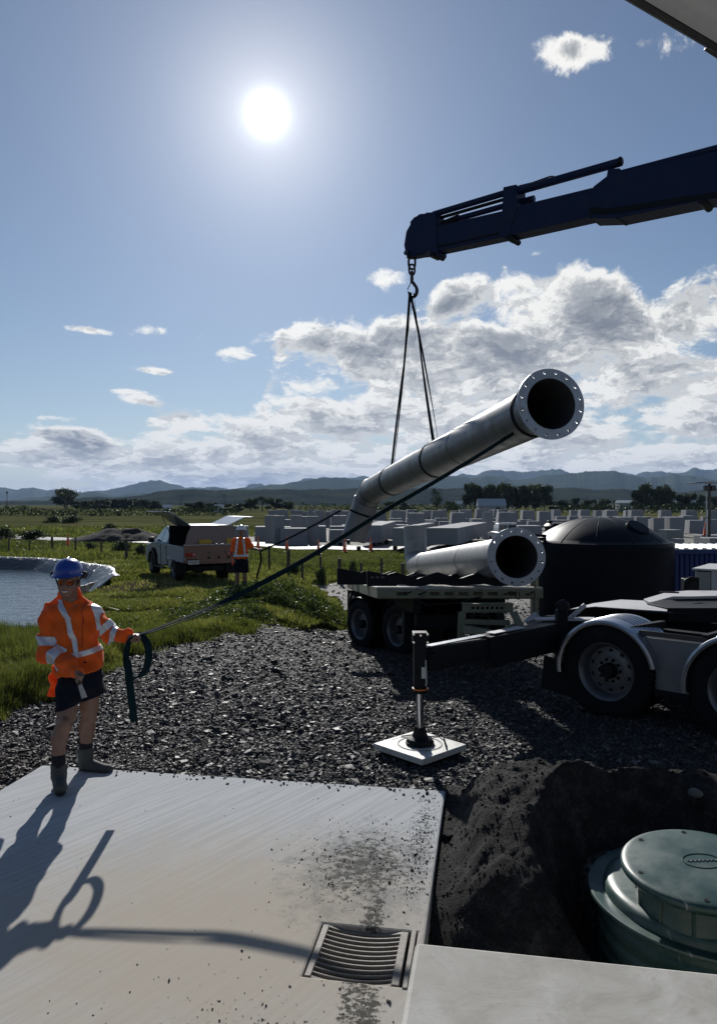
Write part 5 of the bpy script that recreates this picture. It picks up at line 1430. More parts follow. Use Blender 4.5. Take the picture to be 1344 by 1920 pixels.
def band(src, off, planes, region, name, m_, parent, push=0.004):
    """strip of tape cut from a garment surface between two planes, lifted off the cloth"""
    bm = bmesh.new(); bm.from_mesh(src.data)
    offv = Vector(off)
    bad = [f for f in bm.faces if not region(f.calc_center_median()+offv, f.normal)]
    bmesh.ops.delete(bm, geom=bad, context='FACES')
    for co, no in planes:
        bmesh.ops.bisect_plane(bm, geom=bm.verts[:]+bm.edges[:]+bm.faces[:], plane_co=Vector(co)-offv, plane_no=Vector(no), clear_outer=True)
    bm.normal_update()
    for v in bm.verts: v.co += v.normal*push
    if not bm.faces: bm.free(); return None
    me = bpy.data.meshes.new(name); bm.to_mesh(me); bm.free()
    me.polygons.foreach_set('use_smooth', [True]*len(me.polygons))
    o = link_mesh(name, me, parent, [m_]); so = o.modifiers.new('th', 'SOLIDIFY'); so.thickness = 0.003; so.offset = 0
    return o
def m_skin():
    m_ = bpy.data.materials.new('skin'); m_.use_nodes = True; t = NT(m_.node_tree); b = t.n['Principled BSDF']; p = t.obj()
    t.setin(b.inputs['Base Color'], t.mix(t.noise(p, 14, 4), (0.19, 0.105, 0.072), (0.28, 0.16, 0.115))); b.inputs['Roughness'].default_value = 0.5
    b.inputs['Subsurface Weight'].default_value = 0.08; b.inputs['Subsurface Radius'].default_value = (.02, .008, .004)
    return m_
M_SKIN = m_skin()
def m_cloth(name, c, var=.12, tr=0.0, rough=.9, bs=220):
    m_ = bpy.data.materials.new(name); m_.use_nodes = True; t = NT(m_.node_tree); b = t.n['Principled BSDF']; p = t.obj()
    col = t.mix(t.noise(p, 9, 5, .6), tuple(x*(1-var) for x in c), tuple(min(1, x*(1+var)) for x in c))
    t.setin(b.inputs['Base Color'], col); b.inputs['Roughness'].default_value = rough; b.inputs['Specular IOR Level'].default_value = .25
    b.inputs['Sheen Weight'].default_value = 0.15 if c[0] > .1 else 0.0
    t.setin(b.inputs['Normal'], t.bump(t.m('ADD', t.noise(p, bs, 3, .6), t.m('MULTIPLY', t.noise(p, 18, 4, .6), 2.0)), .35, .006))
    if tr:
        tl_ = t.n.new('ShaderNodeBsdfTranslucent'); t.link(col, tl_.inputs['Color']); mx = t.n.new('ShaderNodeMixShader'); mx.inputs[0].default_value = tr
        t.link(b.outputs[0], mx.inputs[1]); t.link(tl_.outputs[0], mx.inputs[2]); t.link(mx.outputs[0], t.n['Material Output'].inputs['Surface'])
    return m_
M_HV = m_cloth('hi_vis_orange', (1.0, 0.17, 0.025), .06, .30)
M_TAPE = mat('reflective_tape', (0.62, 0.64, 0.68), .42, .35, var=.05)
M_NVY = m_cloth('navy_cloth', (0.006, 0.008, 0.018))
M_SOCK = m_cloth('dark_sock', (0.02, 0.02, 0.026))
M_BOOT = mat('grey_suede', (0.060, 0.066, 0.064), .8, var=.3, vs=14, dirt=(.11, .105, .09), dscale=12, damt=.5, bump=.3, bs=80)
M_SOLE = mat('boot_sole', (0.03, 0.03, 0.03), .7)
M_HELB = mat('blue_helmet', (0.010, 0.045, 0.30), .30, var=.05, coat=.3)
M_HELW = mat('white_helmet', (0.72, 0.73, 0.74), .3, var=.04, coat=.3)
M_LENS = mat('orange_lens', (0.50, 0.115, 0.03), .12, .85, var=.1)
M_FRM = mat('black_plastic', (0.015, 0.015, 0.016), .4)
M_TEETH = mat('teeth', (0.62, 0.60, 0.55), .4)
M_BEARD = mat('dark_stubble', (0.05, 0.035, 0.03), .9)
def fist(S, c, k, t, n, sc=1.0):
    """closed hand round a bar: c palm centre, k from wrist to knuckles, t along the bar, n from palm towards the bar"""
    k = Vector(k).normalized(); t = Vector(t).normalized(); t = (t-k*t.dot(k)).normalized(); n = Vector(n); n = (n-k*n.dot(k)-t*n.dot(t)).normalized(); c = Vector(c)
    S.cap(c-k*.035+t*.018, c+k*.030+t*.026, .020, .018, .012); S.cap(c-k*.035-t*.018, c+k*.030-t*.026, .020, .017, .012); S.cap(c-k*.04, c+k*.028, .022, .019, .012)
    ln_ = (.030, .034, .032, .026)
    for i in range(4):
        o = t*(i-1.5)*.0215; p0 = c+k*.034+o-n*.004; p1 = p0+k*.018+n*ln_[i]*.55; p2 = p1+n*ln_[i]*.75-k*.012; p3 = p2-k*.024-n*.004
        S.chain([p0, p1, p2, p3], [.0115, .0105, .0098, .0085], .004)
    q0 = c-k*.028-t*.034+n*.006; q1 = q0+n*.026+k*.020; q2 = q1+n*.010+k*.026+t*.014
    S.chain([q0, q1, q2], [.015, .0125, .010], .006)

# ------------------------------------------------------------------ first person: holds the strap, near left
def person_one():
    base = Vector((-2.36, 6.22, 0.0)); off = base
    root = empty('person', base, label='person in orange hi-vis jacket, blue helmet and navy shorts gripping the strap', cat='person')
    P = W; h = 0.0085
    # ---------- body
    S = SDF(.018)
    hc = P(130, 1092, 6.20)
    S.ell(hc+Vector((0, .008, .028)), (.082, .098, .098)); S.ell(hc+Vector((0, -.028, -.045)), (.070, .070, .072)); S.ell(hc+Vector((0, -.045, -.090)), (.046, .044, .034))
    S.ell(hc+Vector((.046, -.052, -.028)), (.026, .028, .030)); S.ell(hc+Vector((-.046, -.052, -.028)), (.026, .028, .030))     # cheeks
    S.chain([hc+Vector((0, -.088, .012)), hc+Vector((0, -.112, -.024)), hc+Vector((0, -.108, -.034))], [.011, .016, .014], .010)     # nose
    S.cap(hc+Vector((.014, -.098, -.035)), hc+Vector((-.014, -.098, -.035)), .010, None, .008)
    S.cap(hc+Vector((-.040, -.082, .030)), hc+Vector((.040, -.082, .030)), .013, None, .012)       # brow
    S.cap(hc+Vector((-.024, -.093, -.058)), hc+Vector((.024, -.093, -.058)), .008, None, .006)      # lips
    S.cap(hc+Vector((-.020, -.090, -.074)), hc+Vector((.020, -.090, -.074)), .010, None, .008)
    for sx in (-1, 1): S.ell(hc+Vector((sx*.080, .010, -.008)), (.012, .022, .034), .008)
    S.cap(hc+Vector((0, .01, -.05)), P(133, 1135, 6.23), .062, .068)
    S.ecap(P(134, 1142, 6.24), P(152, 1262, 6.26), (.15, .10), (.14, .11), (1, 0, 0), .04)
    S.chain([P(96, 1150, 6.24), P(90, 1222, 6.18), P(136, 1253, 6.03)], [.05, .042, .030], .02)
    S.chain([P(172, 1148, 6.24), P(205, 1187, 6.26), P(243, 1193, 6.28)], [.05, .040, .029], .02)
    S.cap(P(110, 1147, 6.24), P(160, 1147, 6.24), .06)
    # legs, right then left
    S.chain([P(132, 1272, 6.22), P(126, 1338, 6.12), P(120, 1362, 6.07), P(112, 1382, 6.06), P(110, 1412, 6.04), P(111, 1452, 6.02)], [.095, .076, .060, .066, .048, .042], .02)
    S.ell(P(122, 1358, 6.03), (.045, .04, .055))
    S.chain([P(168, 1272, 6.28), P(168, 1325, 6.34), P(167, 1348, 6.38), P(164, 1363, 6.43), P(162, 1392, 6.45), P(162, 1425, 6.45)], [.095, .074, .060, .068, .050, .043], .02)
    S.ell(P(170, 1345, 6.34), (.045, .045, .055))
    # hands
    kR = Vector((.72, -.35, -.50)); fist(S, P(148, 1266, 5.99), kR, (.18, .0, -1.0), (.25, -.9, .2))
    S.cap(P(136, 1253, 6.03), P(144, 1262, 6.0), .028, .026, .012)
    fist(S, P(252, 1193, 6.27), (1, 0, .05), (.25, 1.0, .10), (.0, .1, -1.0))
    body = S.build('body', [M_SKIN], root, off, .0068)
    # ---------- jacket
    J = SDF(.030)
    J.ecap(P(136, 1150, 6.23), P(154, 1272, 6.25), (.182, .120), (.198, .150), (1, 0.05, 0), .05)
    J.cap(P(106, 1146, 6.23), P(166, 1145, 6.24), .078, .076, .05)
    J.cap(P(134, 1150, 6.23), P(133, 1117, 6.24), .092, .084, .04)
    J.chain([P(96, 1152, 6.22), P(89, 1222, 6.16), P(142, 1256, 6.015)], [.088, .083, .054], .03)
    J.cap(P(138, 1253, 6.03), P(144, 1258, 6.01), .057, .055, .008)
    J.chain([P(173, 1150, 6.24), P(205, 1186, 6.26), P(240, 1194, 6.275)], [.082, .070, .053], .03)
    J.cap(P(234, 1193, 6.27), P(240, 1194, 6.275), .056, .056, .008)
    J.ecap(P(112, 1255, 6.33), P(96, 1304, 6.36), (.06, .05), (.035, .045), (1, .3, 0), .03)
    J.cap(P(112, 1134, 6.24), P(120, 1112, 6.24), .050, .040, .03); J.cap(P(152, 1134, 6.25), P(148, 1116, 6.25), .050, .036, .03)
    J.sub(P(135, 1116, 6.17), P(137, 1088, 6.12), .058, .092, .012)
    # front hem: slanted cut that spares the back flap
    def disp(X, Y, Z):
        w = 0.010*np.sin(38*(Z*1.0+X*.55)+3*np.sin(9*X+5*Y))*np.clip(1.2-np.abs(Z-1.10)*1.5, .2, 1)
        w = w+0.008*np.sin(24*X-31*Z+2.2*np.sin(13*Y+7*Z))+0.004*np.sin(71*X+53*Z+31*Y)
        a = P(112, 1272, 6.2); b = P(200, 1254, 6.2); hz = a.z+(X-a.x)*(b.z-a.z)/(b.x-a.x)
        cut = (hz-Z)
        keep = (X < P(108, 0, 6.3).x) & (Y > 6.20)
        keepz = P(0, 1306, 6.35).z-Z
        cc = np.where(keep, keepz, cut)
        return w+np.where(cc > -0.004, np.minimum((cc+0.004)*30, 3.0), 0)
    J.disp = disp
    jk = J.build('jacket', [M_HV], root, off, .0068)
    # zip and collar edge
    def sl(a, b, D=6.05):   # plane through two pixels and the viewing depth axis
        A_, B_ = P(*a, D), P(*b, D); d = (B_-A_).normalized(); return A_, Vector((-d.z, 0, d.x))
    def strip(a, b, wpx, region, name='reflective_tape', m_=M_TAPE, push=.004):
        A_, no = sl(a, b); w = wpx*6.1/1400/2
        band(jk, off, [(A_+no*w, no), (A_-no*w, -no)], region, name, m_, root, push)
    def px_of(p): return 672+1400*p.x/p.y, 945+1400*(H-p.z)/p.y
    armL = lambda p: (lambda q: q[0] < 119-0.0*q[1] and not (q[0] > 112 and q[1] < 1215))(px_of(p))
    def tor(p):
        x, y = px_of(p); return 104+(y-1150)*.08 < x < 188+(y-1150)*.12
    # sleeves
    def arm_band(a, b, u0, u1, region):
        A_, B_ = Vector(a), Vector(b); d = (B_-A_); c0, c1 = A_+d*u0, A_+d*u1; d.normalize()
        band(jk, off, [(c1, d), (c0, -d)], region, 'reflective_tape', M_TAPE, root)
    sR, eR, wR = P(96, 1152, 6.22), P(89, 1222, 6.16), P(142, 1256, 6.015)
    def near_seg(a, b, r):
        def g(p, n):
            e = b-a; t_ = max(0, min(1, (p-a).dot(e)/e.dot(e))); return (p-a-e*t_).length < r
        return g
    arm_band(sR, eR, .60, .84, near_seg(sR, eR, .105)); arm_band(eR, wR, .24, .50, near_seg(eR, wR, .10))
    sL, eL, wL = P(173, 1150, 6.24), P(205, 1186, 6.26), P(240, 1194, 6.275)
    arm_band(sL, eL, .60, .88, lambda p, n: near_seg(sL, eL, .10)(p, n) and px_of(p)[0] > 187); arm_band(eL, wL, .14, .42, near_seg(eL, wL, .095))
    torso_r = lambda p, n: tor(p) and (p-P(89, 1222, 6.16)).length > .10 and not near_seg(eR, wR, .085)(p, n)
    A_, no = sl((140, 1236), (196, 1222)); w = 10*6.1/1400
    band(jk, off, [(A_+no*w, no), (A_-no*w*.0, -no)], torso_r, 'reflective_tape', M_TAPE, root)
    front = lambda y0, y1: (lambda p, n: p.y < 6.25 and y0 < px_of(p)[1] < y1)
    strip((99, 1128), (123, 1163), 9.5, front(1124, 1161)); strip((119, 1152), (141, 1232), 9.5, front(1160.5, 1224))
    strip((159, 1122), (172, 1152), 9.5, front(1124, 1150)); strip((170, 1146), (176, 1180), 9.0, front(1149.5, 1182))
    strip((148, 1130), (149, 1240), 1.6, front(1128, 1215), 'zip', m_cloth('zip_tape', (.45, .06, .02)), .003)
    # ---------- shorts
    T_ = SDF(.03)
    T_.ecap(P(150, 1240, 6.25), P(152, 1282, 6.25), (.172, .125), (.185, .135), (1, .05, 0), .04)
    T_.ecap(P(134, 1282, 6.21), P(126, 1345, 6.13), (.105, .115), (.092, .098), (1, 0, 0), .03); T_.ecap(P(168, 1280, 6.28), P(178, 1332, 6.31), (.105, .12), (.122, .115), (1, 0, 0), .02)
    T_.sub(P(149, 1350, 5.9), P(149, 1312, 6.25), .020, .012, .02)
    T_.disp = lambda X, Y, Z: .005*np.sin(40*X+12*Z+3*np.sin(9*Z))+.003*np.sin(55*Z+20*X)
    A_, B_ = P(100, 1334, 6.2), P(205, 1300, 6.2); d_ = (B_-A_).normalized(); T_.plane(A_, Vector((d_.z, 0, -d_.x)))
    T_.build('shorts', [M_NVY], root, off, .0085)
    # ---------- socks and boots
    for kind in (0, 1):
        K_ = SDF(.01)
        if kind == 0: K_.chain([P(110, 1413, 6.04), P(111, 1436, 6.02)], [.053, .056], .01); K_.plane(P(110, 1413, 6.04), (0, 0, 1))
        else: K_.chain([P(162, 1388, 6.45), P(162, 1406, 6.45)], [.056, .058], .01); K_.plane(P(110, 1388, 6.45), (0, 0, 1))
        K_.build('sock', [M_SOCK], root, off, .008)
        B = SDF(.022)
        if kind == 0:
            B.chain([P(111, 1432, 6.03), P(111, 1452, 6.02)], [.064, .062]); B.chain([P(111, 1456, 6.04), P(113, 1474, 5.93)], [.056, .052]); B.ell(P(114, 1476, 5.885), (.053, .058, .045))
            top = P(0, 1431, 6.03)
        else:
            B.chain([P(162, 1402, 6.45), P(161, 1425, 6.45)], [.066, .063]); B.chain([P(161, 1432, 6.46), P(190, 1441, 6.43)], [.056, .048]); B.ell(P(200, 1442, 6.42), (.060, .050, .042))
            top = P(0, 1401, 6.45)
        B.disp = lambda X, Y, Z: .0025*np.sin(150*Z+20*np.sin(20*X))*(Z > .09)
        B.plane((0, 0, top.z), (0, 0, 1)); B.plane((0, 0, .020), (0, 0, -1))
        bo_ = B.build('boot', [M_BOOT], root, off, .0075)
        L = SDF(.02)
        if kind == 0: L.chain([P(111, 1470, 6.05), P(114, 1478, 5.885)], [.050, .058])
        else: L.chain([P(160, 1440, 6.47), P(200, 1443, 6.42)], [.054, .058])
        L.plane((0, 0, .030), (0, 0, 1)); L.plane((0, 0, .002), (0, 0, -1)); L.build('sole', [M_SOLE], bo_, off, .008)
        lc = MB()
        if kind == 0:
            for q in range(5): z_ = .075+q*.028; lc.path([P(111, 0, 6.0)*Vector((1, 1, 0)) if False else Vector((P(111, 1450, 5.99).x-.022, 5.965-.012*q*0-.05*(q < 1), z_))-off, Vector((P(111, 1450, 5.99).x+.022, 5.965-.05*(q < 1), z_+.004))-off], .0035, 5)
            lc.build('laces', [M_FRM], bo_)
    # ---------- helmet
    hp = P(129, 1077, 6.20); he_ = empty('helmet', hp-off); he_.parent = root
    mb = MB(); rows = []
    N_ = 32
    V = []; Fs = []
    for j in range(11):
        a = j/10*math.pi/2
        for i in range(N_):
            b = 2*math.pi*i/N_; rr = math.cos(a)**.82; V.append(Vector((math.sin(b)*.116*rr, -math.cos(b)*.142*rr, .010+.124*math.sin(a))))
    for j in range(10):
        for i in range(N_): Fs.append((j*N_+i, j*N_+(i+1) % N_, (j+1)*N_+(i+1) % N_, (j+1)*N_+i))
    mb.add(V, Fs); V = []; Fs = []
    for j, (q, z_) in enumerate(((0, .012), (.010, .004), (.014, -.004), (.004, -.006))):
        for i in range(N_):
            b = 2*math.pi*i/N_; f_ = max(0, math.cos(b))**1.5; V.append(Vector((math.sin(b)*(.114+q), -math.cos(b)*(.140+q+f_*.034*(j > 0)), z_-.010*f_*(j > 0))))
    for j in range(3):
        for i in range(N_): Fs.append((j*N_+i, j*N_+(i+1) % N_, (j+1)*N_+(i+1) % N_, (j+1)*N_+i))
    mb.add(V, Fs)
    hs = mb.build('shell', [M_HELB], he_, smooth=50)
    mb = MB(); mb.path([Vector((0, -.118, .058)), Vector((0, -.086, .113)), Vector((0, 0, .138)), Vector((0, .09, .115))], .010, 8); mb.build('crown_ridge', [M_HELB], hs, smooth=60)
    for sx in (-1, 1):
        mb = MB(); mb.lathe(Vector((sx*.118, .01, -.002)), (sx, 0, -.12), [(0, 0), (0, .028), (.02, .03), (.03, .022), (.03, 0)], 18); mb.path([Vector((sx*.118, .0, .0)), Vector((sx*.094, -.012, -.055)), Vector((sx*.060, -.050, -.11))], .006, 6); mb.build('side_clip', [M_FRM], he_)
    mb = MB(); mb.lathe(Vector((0, 0, -.014)), (0, 0, 1), [(0, .096), (.02, .104)], 28); mb.build('headband', [M_FRM], he_)
    # ---------- glasses and smile
    gl = empty('sunglasses', hc-off+Vector((0, -.098, .008))); gl.parent = root
    for sx in (-1, 1):
        V = []; Fs = []; n_, m2 = 10, 6
        for i in range(n_+1):
            for j in range(m2+1):
                u = i/n_; v = j/m2*2-1; hh = .018*(1-abs(2*u-1)**4*.5); x_ = sx*(.009+u*.056); V.append(Vector((x_, .004+.030*(u)**2.2, v*hh*1.15-.003*u)))
        for i in range(n_):
            for j in range(m2): Fs.append((i*(m2+1)+j, i*(m2+1)+j+1, (i+1)*(m2+1)+j+1, (i+1)*(m2+1)+j))
        mb = MB(); mb.add(V, Fs); o = mb.build('lens', [M_LENS], gl, smooth=60); so = o.modifiers.new('th', 'SOLIDIFY'); so.thickness = .003
        mb = MB(); pr = [V[i*(m2+1)+m2]+Vector((0, -.001, .001)) for i in range(n_+1)]+[V[n_*(m2+1)+j]+Vector((0, -.001, 0)) for j in range(m2, -1, -1)]+[V[i*(m2+1)] for i in range(n_, -1, -1)]
        mb.path(pr, .0028, 5); mb.path([Vector((sx*.064, .034, .006)), Vector((sx*.082, .07, .008)), Vector((sx*.085, .115, .0))], .0035, 6); mb.build('frame', [M_FRM], gl)
    mb = MB(); mb.path([Vector((-.010, .004, .008)), Vector((0, .0, .010)), Vector((.010, .004, .008))], .0035, 6); mb.build('bridge', [M_FRM], gl)
    mb = MB(); mb.path([hc-off+Vector((x_, -.1015+abs(x_)*.28, -.068+x_*x_*9)) for x_ in (-.028, -.019, -.010, 0, .010, .019, .028)], [.002, .005, .0068, .0072, .0068, .005, .002], 8); mb.build('teeth', [M_TEETH], root, smooth=60)
    return root
person_one()
# tool held in his right hand
tl0 = W(149, 1272, 5.955); th_ = empty('hand_tool', tl0, label='small grey steel chisel bar held low in the gloveless right hand of the man', cat='hand tool')
mb = MB(); mb.tube((-.006, 0, .03), (.004, 0, -.05), .0135, n=12); mb.build('handle', [M_FRM], th_)
mb = MB(); mb.bar((.004, 0, -.045), (.042, .0, -.155), .030, .012, up=(0, 1, 0), w2=.046, h2=.010); mb.build('blade', [mat('tool_steel', (.34, .35, .37), .4, .8)], th_, bevel=.002)

# ------------------------------------------------------------------ second person: by the ute
def person_two():
    D0 = 20.4; x0 = (452-672)/1400*D0; z0 = t1(x0, D0)
    base = Vector((x0, D0, z0)); off = base
    root = empty('person', base, label='person in orange hi-vis shirt and white helmet standing beside the silver pickup', cat='person')
    s = 1.80
    def q(x, y, z): return base+Vector((x, y, z))
    S = SDF(.02)
    hc = q(0.01, 0, 1.70)
    S.ell(hc+Vector((0, .0, .02)), (.078, .095, .10)); S.ell(hc+Vector((.006, -.03, -.05)), (.056, .06, .065)); S.cap(hc+Vector((0.005, -.095, .0)), hc+Vector((.01, -.11, -.03)), .012, .014, .01)
    for sx in (-1, 1): S.ell(hc+Vector((sx*.08, .01, -.01)), (.012, .02, .032), .008)
    S.cap(hc, q(0, 0, 1.48), .06, .066); S.ecap(q(0, 0, 1.42), q(0, 0, .95), (.15, .10), (.15, .11), (1, 0, 0), .04)
    S.chain([q(-.18, 0, 1.42), q(-.22, .02, 1.15), q(-.17, -.10, .92)], [.05, .042, .032], .02)
    S.chain([q(.18, 0, 1.42), q(.30, -.05, 1.23), q(.50, -.14, 1.19)], [.05, .042, .030], .02)
    for sx in (-1, 1): S.chain([q(sx*.09, 0, .95), q(sx*.10, -.02, .50), q(sx*.105, .02, .34), q(sx*.11, .02, .08)], [.10, .060, .062, .042], .02)
    fist(S, q(-.165, -.13, .88), (.05, -.2, -1), (0, 1, -.2), (1, 0, 0)); fist(S, q(.545, -.16, 1.185), (1, -.2, 0), (0, 0, 1), (0, -1, 0))
    S.build('body', [M_SKIN], root, off, .012)
    J = SDF(.03); J.ecap(q(0, 0, 1.42), q(0, 0, .98), (.175, .12), (.20, .15), (1, 0, 0), .05); J.cap(q(-.14, 0, 1.44), q(.14, 0, 1.44), .075, None, .04)
    J.chain([q(-.18, 0, 1.42), q(-.225, .02, 1.18)], [.082, .080]); J.chain([q(.18, 0, 1.42), q(.28, -.04, 1.27)], [.082, .076]); J.cap(q(0, 0, 1.45), q(0, 0, 1.52), .08, .07)
    J.ecap(q(-.19, .05, 1.0), q(-.20, .06, .74), (.06, .06), (.05, .05), (1, 0, 0), .03)
    J.disp = lambda X, Y, Z: .007*np.sin(33*X+21*Z+2*np.sin(9*Z))+.005*np.sin(50*Z+17*X)
    J.plane(q(0, 0, .76), (0, 0, -1))
    jk = J.build('shirt', [M_HV], root, off, .012)
    reg = lambda p, n: abs(p.x-base.x) < .21 and p.y < base.y+.3
    band(jk, off, [(q(0, 0, 1.06), (0, 0, 1)), (q(0, 0, 1.0), (0, 0, -1))], reg, 'reflective_tape', M_TAPE, root)
    for sx in (-1, 1): 
        nn = Vector((1, 0, .12*sx)).normalized(); band(jk, off, [(q(sx*.10+.028, 0, 1.3), nn), (q(sx*.10-.028, 0, 1.3), -nn)], lambda p, n: 1.05 < p.z-z0 < 1.51, 'reflective_tape', M_TAPE, root)
    T_ = SDF(.03); T_.ecap(q(0, 0, 1.02), q(0, 0, .84), (.185, .14), (.19, .14), (1, 0, 0), .04)
    for sx in (-1, 1): T_.ecap(q(sx*.095, 0, .85), q(sx*.11, 0, .50), (.11, .12), (.115, .11), (1, 0, 0), .02)
    T_.plane(q(0, 0, .56), (0, 0, -1)); T_.build('shorts', [M_NVY], root, off, .014)
    for sx in (-1, 1):
        B = SDF(.02); B.chain([q(sx*.11, .02, .22), q(sx*.11, .02, .08)], [.058, .06]); B.chain([q(sx*.11, .03, .06), q(sx*.12, -.14, .045)], [.055, .05]); B.plane(q(0, 0, .20), (0, 0, 1)); B.plane(q(0, 0, .0), (0, 0, -1)); B.build('boot', [M_BOOT], root, off, .012)
    he_ = empty('helmet', hc+Vector((0, 0, .045))-off); he_.parent = root
    mb = MB(); mb.lathe((0, 0, -.01), (0, 0, 1), [(0, .142), (.012, .128), (.03, .122), (.07, .112), (.105, .080), (.125, .042), (.132, 0)], 28); mb.build('shell', [M_HELW], he_, smooth=50)
    mb = MB(); mb.box((.02, -.145, -.012), (.15, .08, .010)); mb.build('peak', [M_HELW], he_, bevel=.004)
    return root
person_two()
# ================================================================== UTE (silver pickup with open canopy)
M_SILV = mat('silver_paint', (0.135, 0.175, 0.24), .38, .2, var=.06, coat=.3)
M_GLASS = mat('dark_glass', (0.03, 0.035, 0.04), .05, 0, var=.05, spec=.9)
M_SKYG = mat('side_glass', (0.16, 0.19, 0.22), .08, .6, var=.05)
M_TRAY = mat('alloy_reflection_tint', (0.235, 0.145, 0.12), .45, .4, var=.15, dirt=(.15, .12, .11), dscale=3, damt=.4)  # reddish reflection of orange clothing painted into the alloy colour
M_YEL = mat('yellow_case', (0.45, 0.28, 0.03), .5)
def ute():
    ox, oy = -6.27, 27.4; hd = R(29)
    root = empty('pickup_truck', (ox, oy, t1(ox, oy)+.02), hd, label='silver double-cab pickup with both canopy doors raised parked on the grass', cat='pickup truck')
    def prismx(pts, w0, w1, name, m_, bev=.03, par=root):
        mb = MB(); mb.prism(pts, w0, ((0, 0, 0), (0, 1, 0), (0, 0, 1), (1, 0, 0)), w1-w0); return mb.build(name, [m_], par, bevel=bev)
    # cab with tapered glasshouse
    low = [(2.62, .55), (2.66, .92), (2.50, 1.10), (1.55, 1.24), (.9, 1.28), (-.62, 1.28), (-.62, .48), (.1, .42), (.75, .42), (.80, .75), (1.12, .98), (1.62, .98), (1.98, .72), (2.05, .45), (2.5, .45)]
    prismx(low, -.90, .90, 'body', M_SILV, .05)
    mb = MB(); lo_ = [(-.88, -.60), (.88, -.60), (.88, 1.45), (-.88, 1.45)]; hi = [(-.66, -.52), (.66, -.52), (.64, .55), (-.64, .55)]
    mb.add([(x, y, 1.24) for x, y in lo_]+[(x, y, 1.84) for x, y in hi], [(3, 2, 1, 0), (4, 5, 6, 7), (0, 1, 5, 4), (1, 2, 6, 5), (2, 3, 7, 6), (3, 0, 4, 7)])
    cabn = mb.build('cab', [M_SILV], root, bevel=.05)
    for sx in (-1, 1):
        for (y0, y1, a0, a1) in ((-.50, .26, .06, .94), (.32, 1.18, .06, .94)):
            mb = MB()
            def sp(y, t_):
                xl, xh = .885, .665; yl = y; tt = t_
                ymax = 1.45+(0.55-1.45)*t_; yy = min(y, ymax-.10); return Vector((sx*(xl+(xh-xl)*t_+.012), yy, 1.24+.60*t_))
            mb.add([sp(y0, .08), sp(y1, .08), sp(y1, .86), sp(y0, .86)], [(0, 1, 2, 3)]); mb.build('side_window', [M_SKYG], cabn, smooth=0)
    mb = MB(); mb.add([(-.55, -.60, 1.33), (.55, -.60, 1.33), (.50, -.545, 1.74), (-.50, -.545, 1.74)], [(0, 1, 2, 3)]); mb.build('rear_window', [M_GLASS], cabn)
    mb = MB(); mb.add([(-.80, 1.42, 1.30), (.80, 1.42, 1.30), (.60, .66, 1.79), (-.60, .66, 1.79)], [(0, 1, 2, 3)]); mb.build('windscreen', [M_GLASS], cabn)
    for sx in (-1, 1):
        mb = MB(); mb.box((sx*1.03, 1.18, 1.32), (.20, .10, .20)); mb.bar((sx*.90, 1.16, 1.26), (sx*.98, 1.18, 1.28), .05, .04); mb.build('mirror', [M_FRM], root, bevel=.03)
        mb = MB(); mb.box((sx*.905, .28, .85), (.012, .008, .75)); mb.box((sx*.905, -.50, .85), (.012, .008, .75)); mb.build('door_gap', [M_FRM], root)
        for y in (.42, -.38): mb = MB(); mb.box((sx*.915, y, 1.10), (.03, .16, .03)); mb.build('door_handle', [M_FRM], root, bevel=.008)
        mb = MB(); mb.bar((sx*.93, -.5, .38), (sx*.93, .85, .38), .14, .05); mb.build('side_step', [M_BLK], root, bevel=.01)
        for y in (1.55, -1.55):
            e = empty('wheel', (sx*.80, y, .40)); e.parent = root; make_wheel(e, (0, 0, 0), (sx, 0, 0), .40, .27, .23, detail=False, tread=False)
        mb = MB(); mb.lathe((sx*.76, 1.55, .42), (sx, 0, 0), [(0, .47), (.19, .47), (.19, .52), (0, .52)], 20, closed=True, sweep=R(180), start=0 if sx < 0 else 0); mb.build('wheel_arch', [M_FRM], root)
    # chassis
    mb = MB(); mb.box((0, -.3, .48), (1.0, 4.6, .16)); mb.tube((-.75, -1.55, .40), (.75, -1.55, .40), .07); mb.lathe((-.02, -1.55, .40), (1, 0, 0), [(-.15, 0), (-.12, .14), (.12, .14), (.15, 0)], 14); mb.build('chassis', [M_BLK], root, bevel=.01)
    # tray body
    mb = MB(); mb.box((0, -1.72, .76), (1.84, 2.1, .12)); mb.build('tray_floor', [M_TRAY], root, bevel=.01)
    for sx in (-1, 1):
        mb = MB(); mb.box((sx*.915, -1.72, .98), (.035, 2.1, .52)); mb.build('tray_side', [M_SILV], root, bevel=.01)
        mb = MB(); mb.box((sx*.88, -1.05, .58), (.06, .6, .34)); mb.build('tool_box', [M_SILV], root, bevel=.015)
        mb = MB(); mb.box((sx*.83, -2.25, .45), (.26, .015, .36)); mb.build('mudflap', [M_BLK], root)
    tg = prism_back = MB(); pts = [(-.92, 1.28), (.92, 1.28), (.92, .88), (.72, .66), (-.36, .66), (-.50, .84), (-.92, .84)]
    tg.prism(pts, 0, ((0, -2.80, 0), (1, 0, 0), (0, 0, 1), (0, 1, 0)), .05); tgo = tg.build('tailgate', [M_TRAY], root, bevel=.008)
    for z in (1.24, 1.17, 1.10): 
        mb = MB(); mb.bar((-.91, -2.806, z), (.91, -2.806, z), .014, .022, up=(0, 0, 1)); mb.build('rib', [M_TRAY], tgo, bevel=.003)
    mb = MB(); mb.bar((-.93, -2.80, 1.30), (.93, -2.80, 1.30), .07, .035); mb.build('tray_rim', [M_ALU], root, bevel=.004)
    for x in (-.06, .28, .62): mb = MB(); mb.box((x-.02, -2.808, .86), (.10, .02, .08)); mb.build('latch', [M_FRM], tgo, bevel=.006)
    for x in (-.06, .5): mb = MB(); mb.box((x-.02, -2.808, 1.04), (.07, .02, .04)); mb.build('latch', [M_FRM], tgo, bevel=.006)
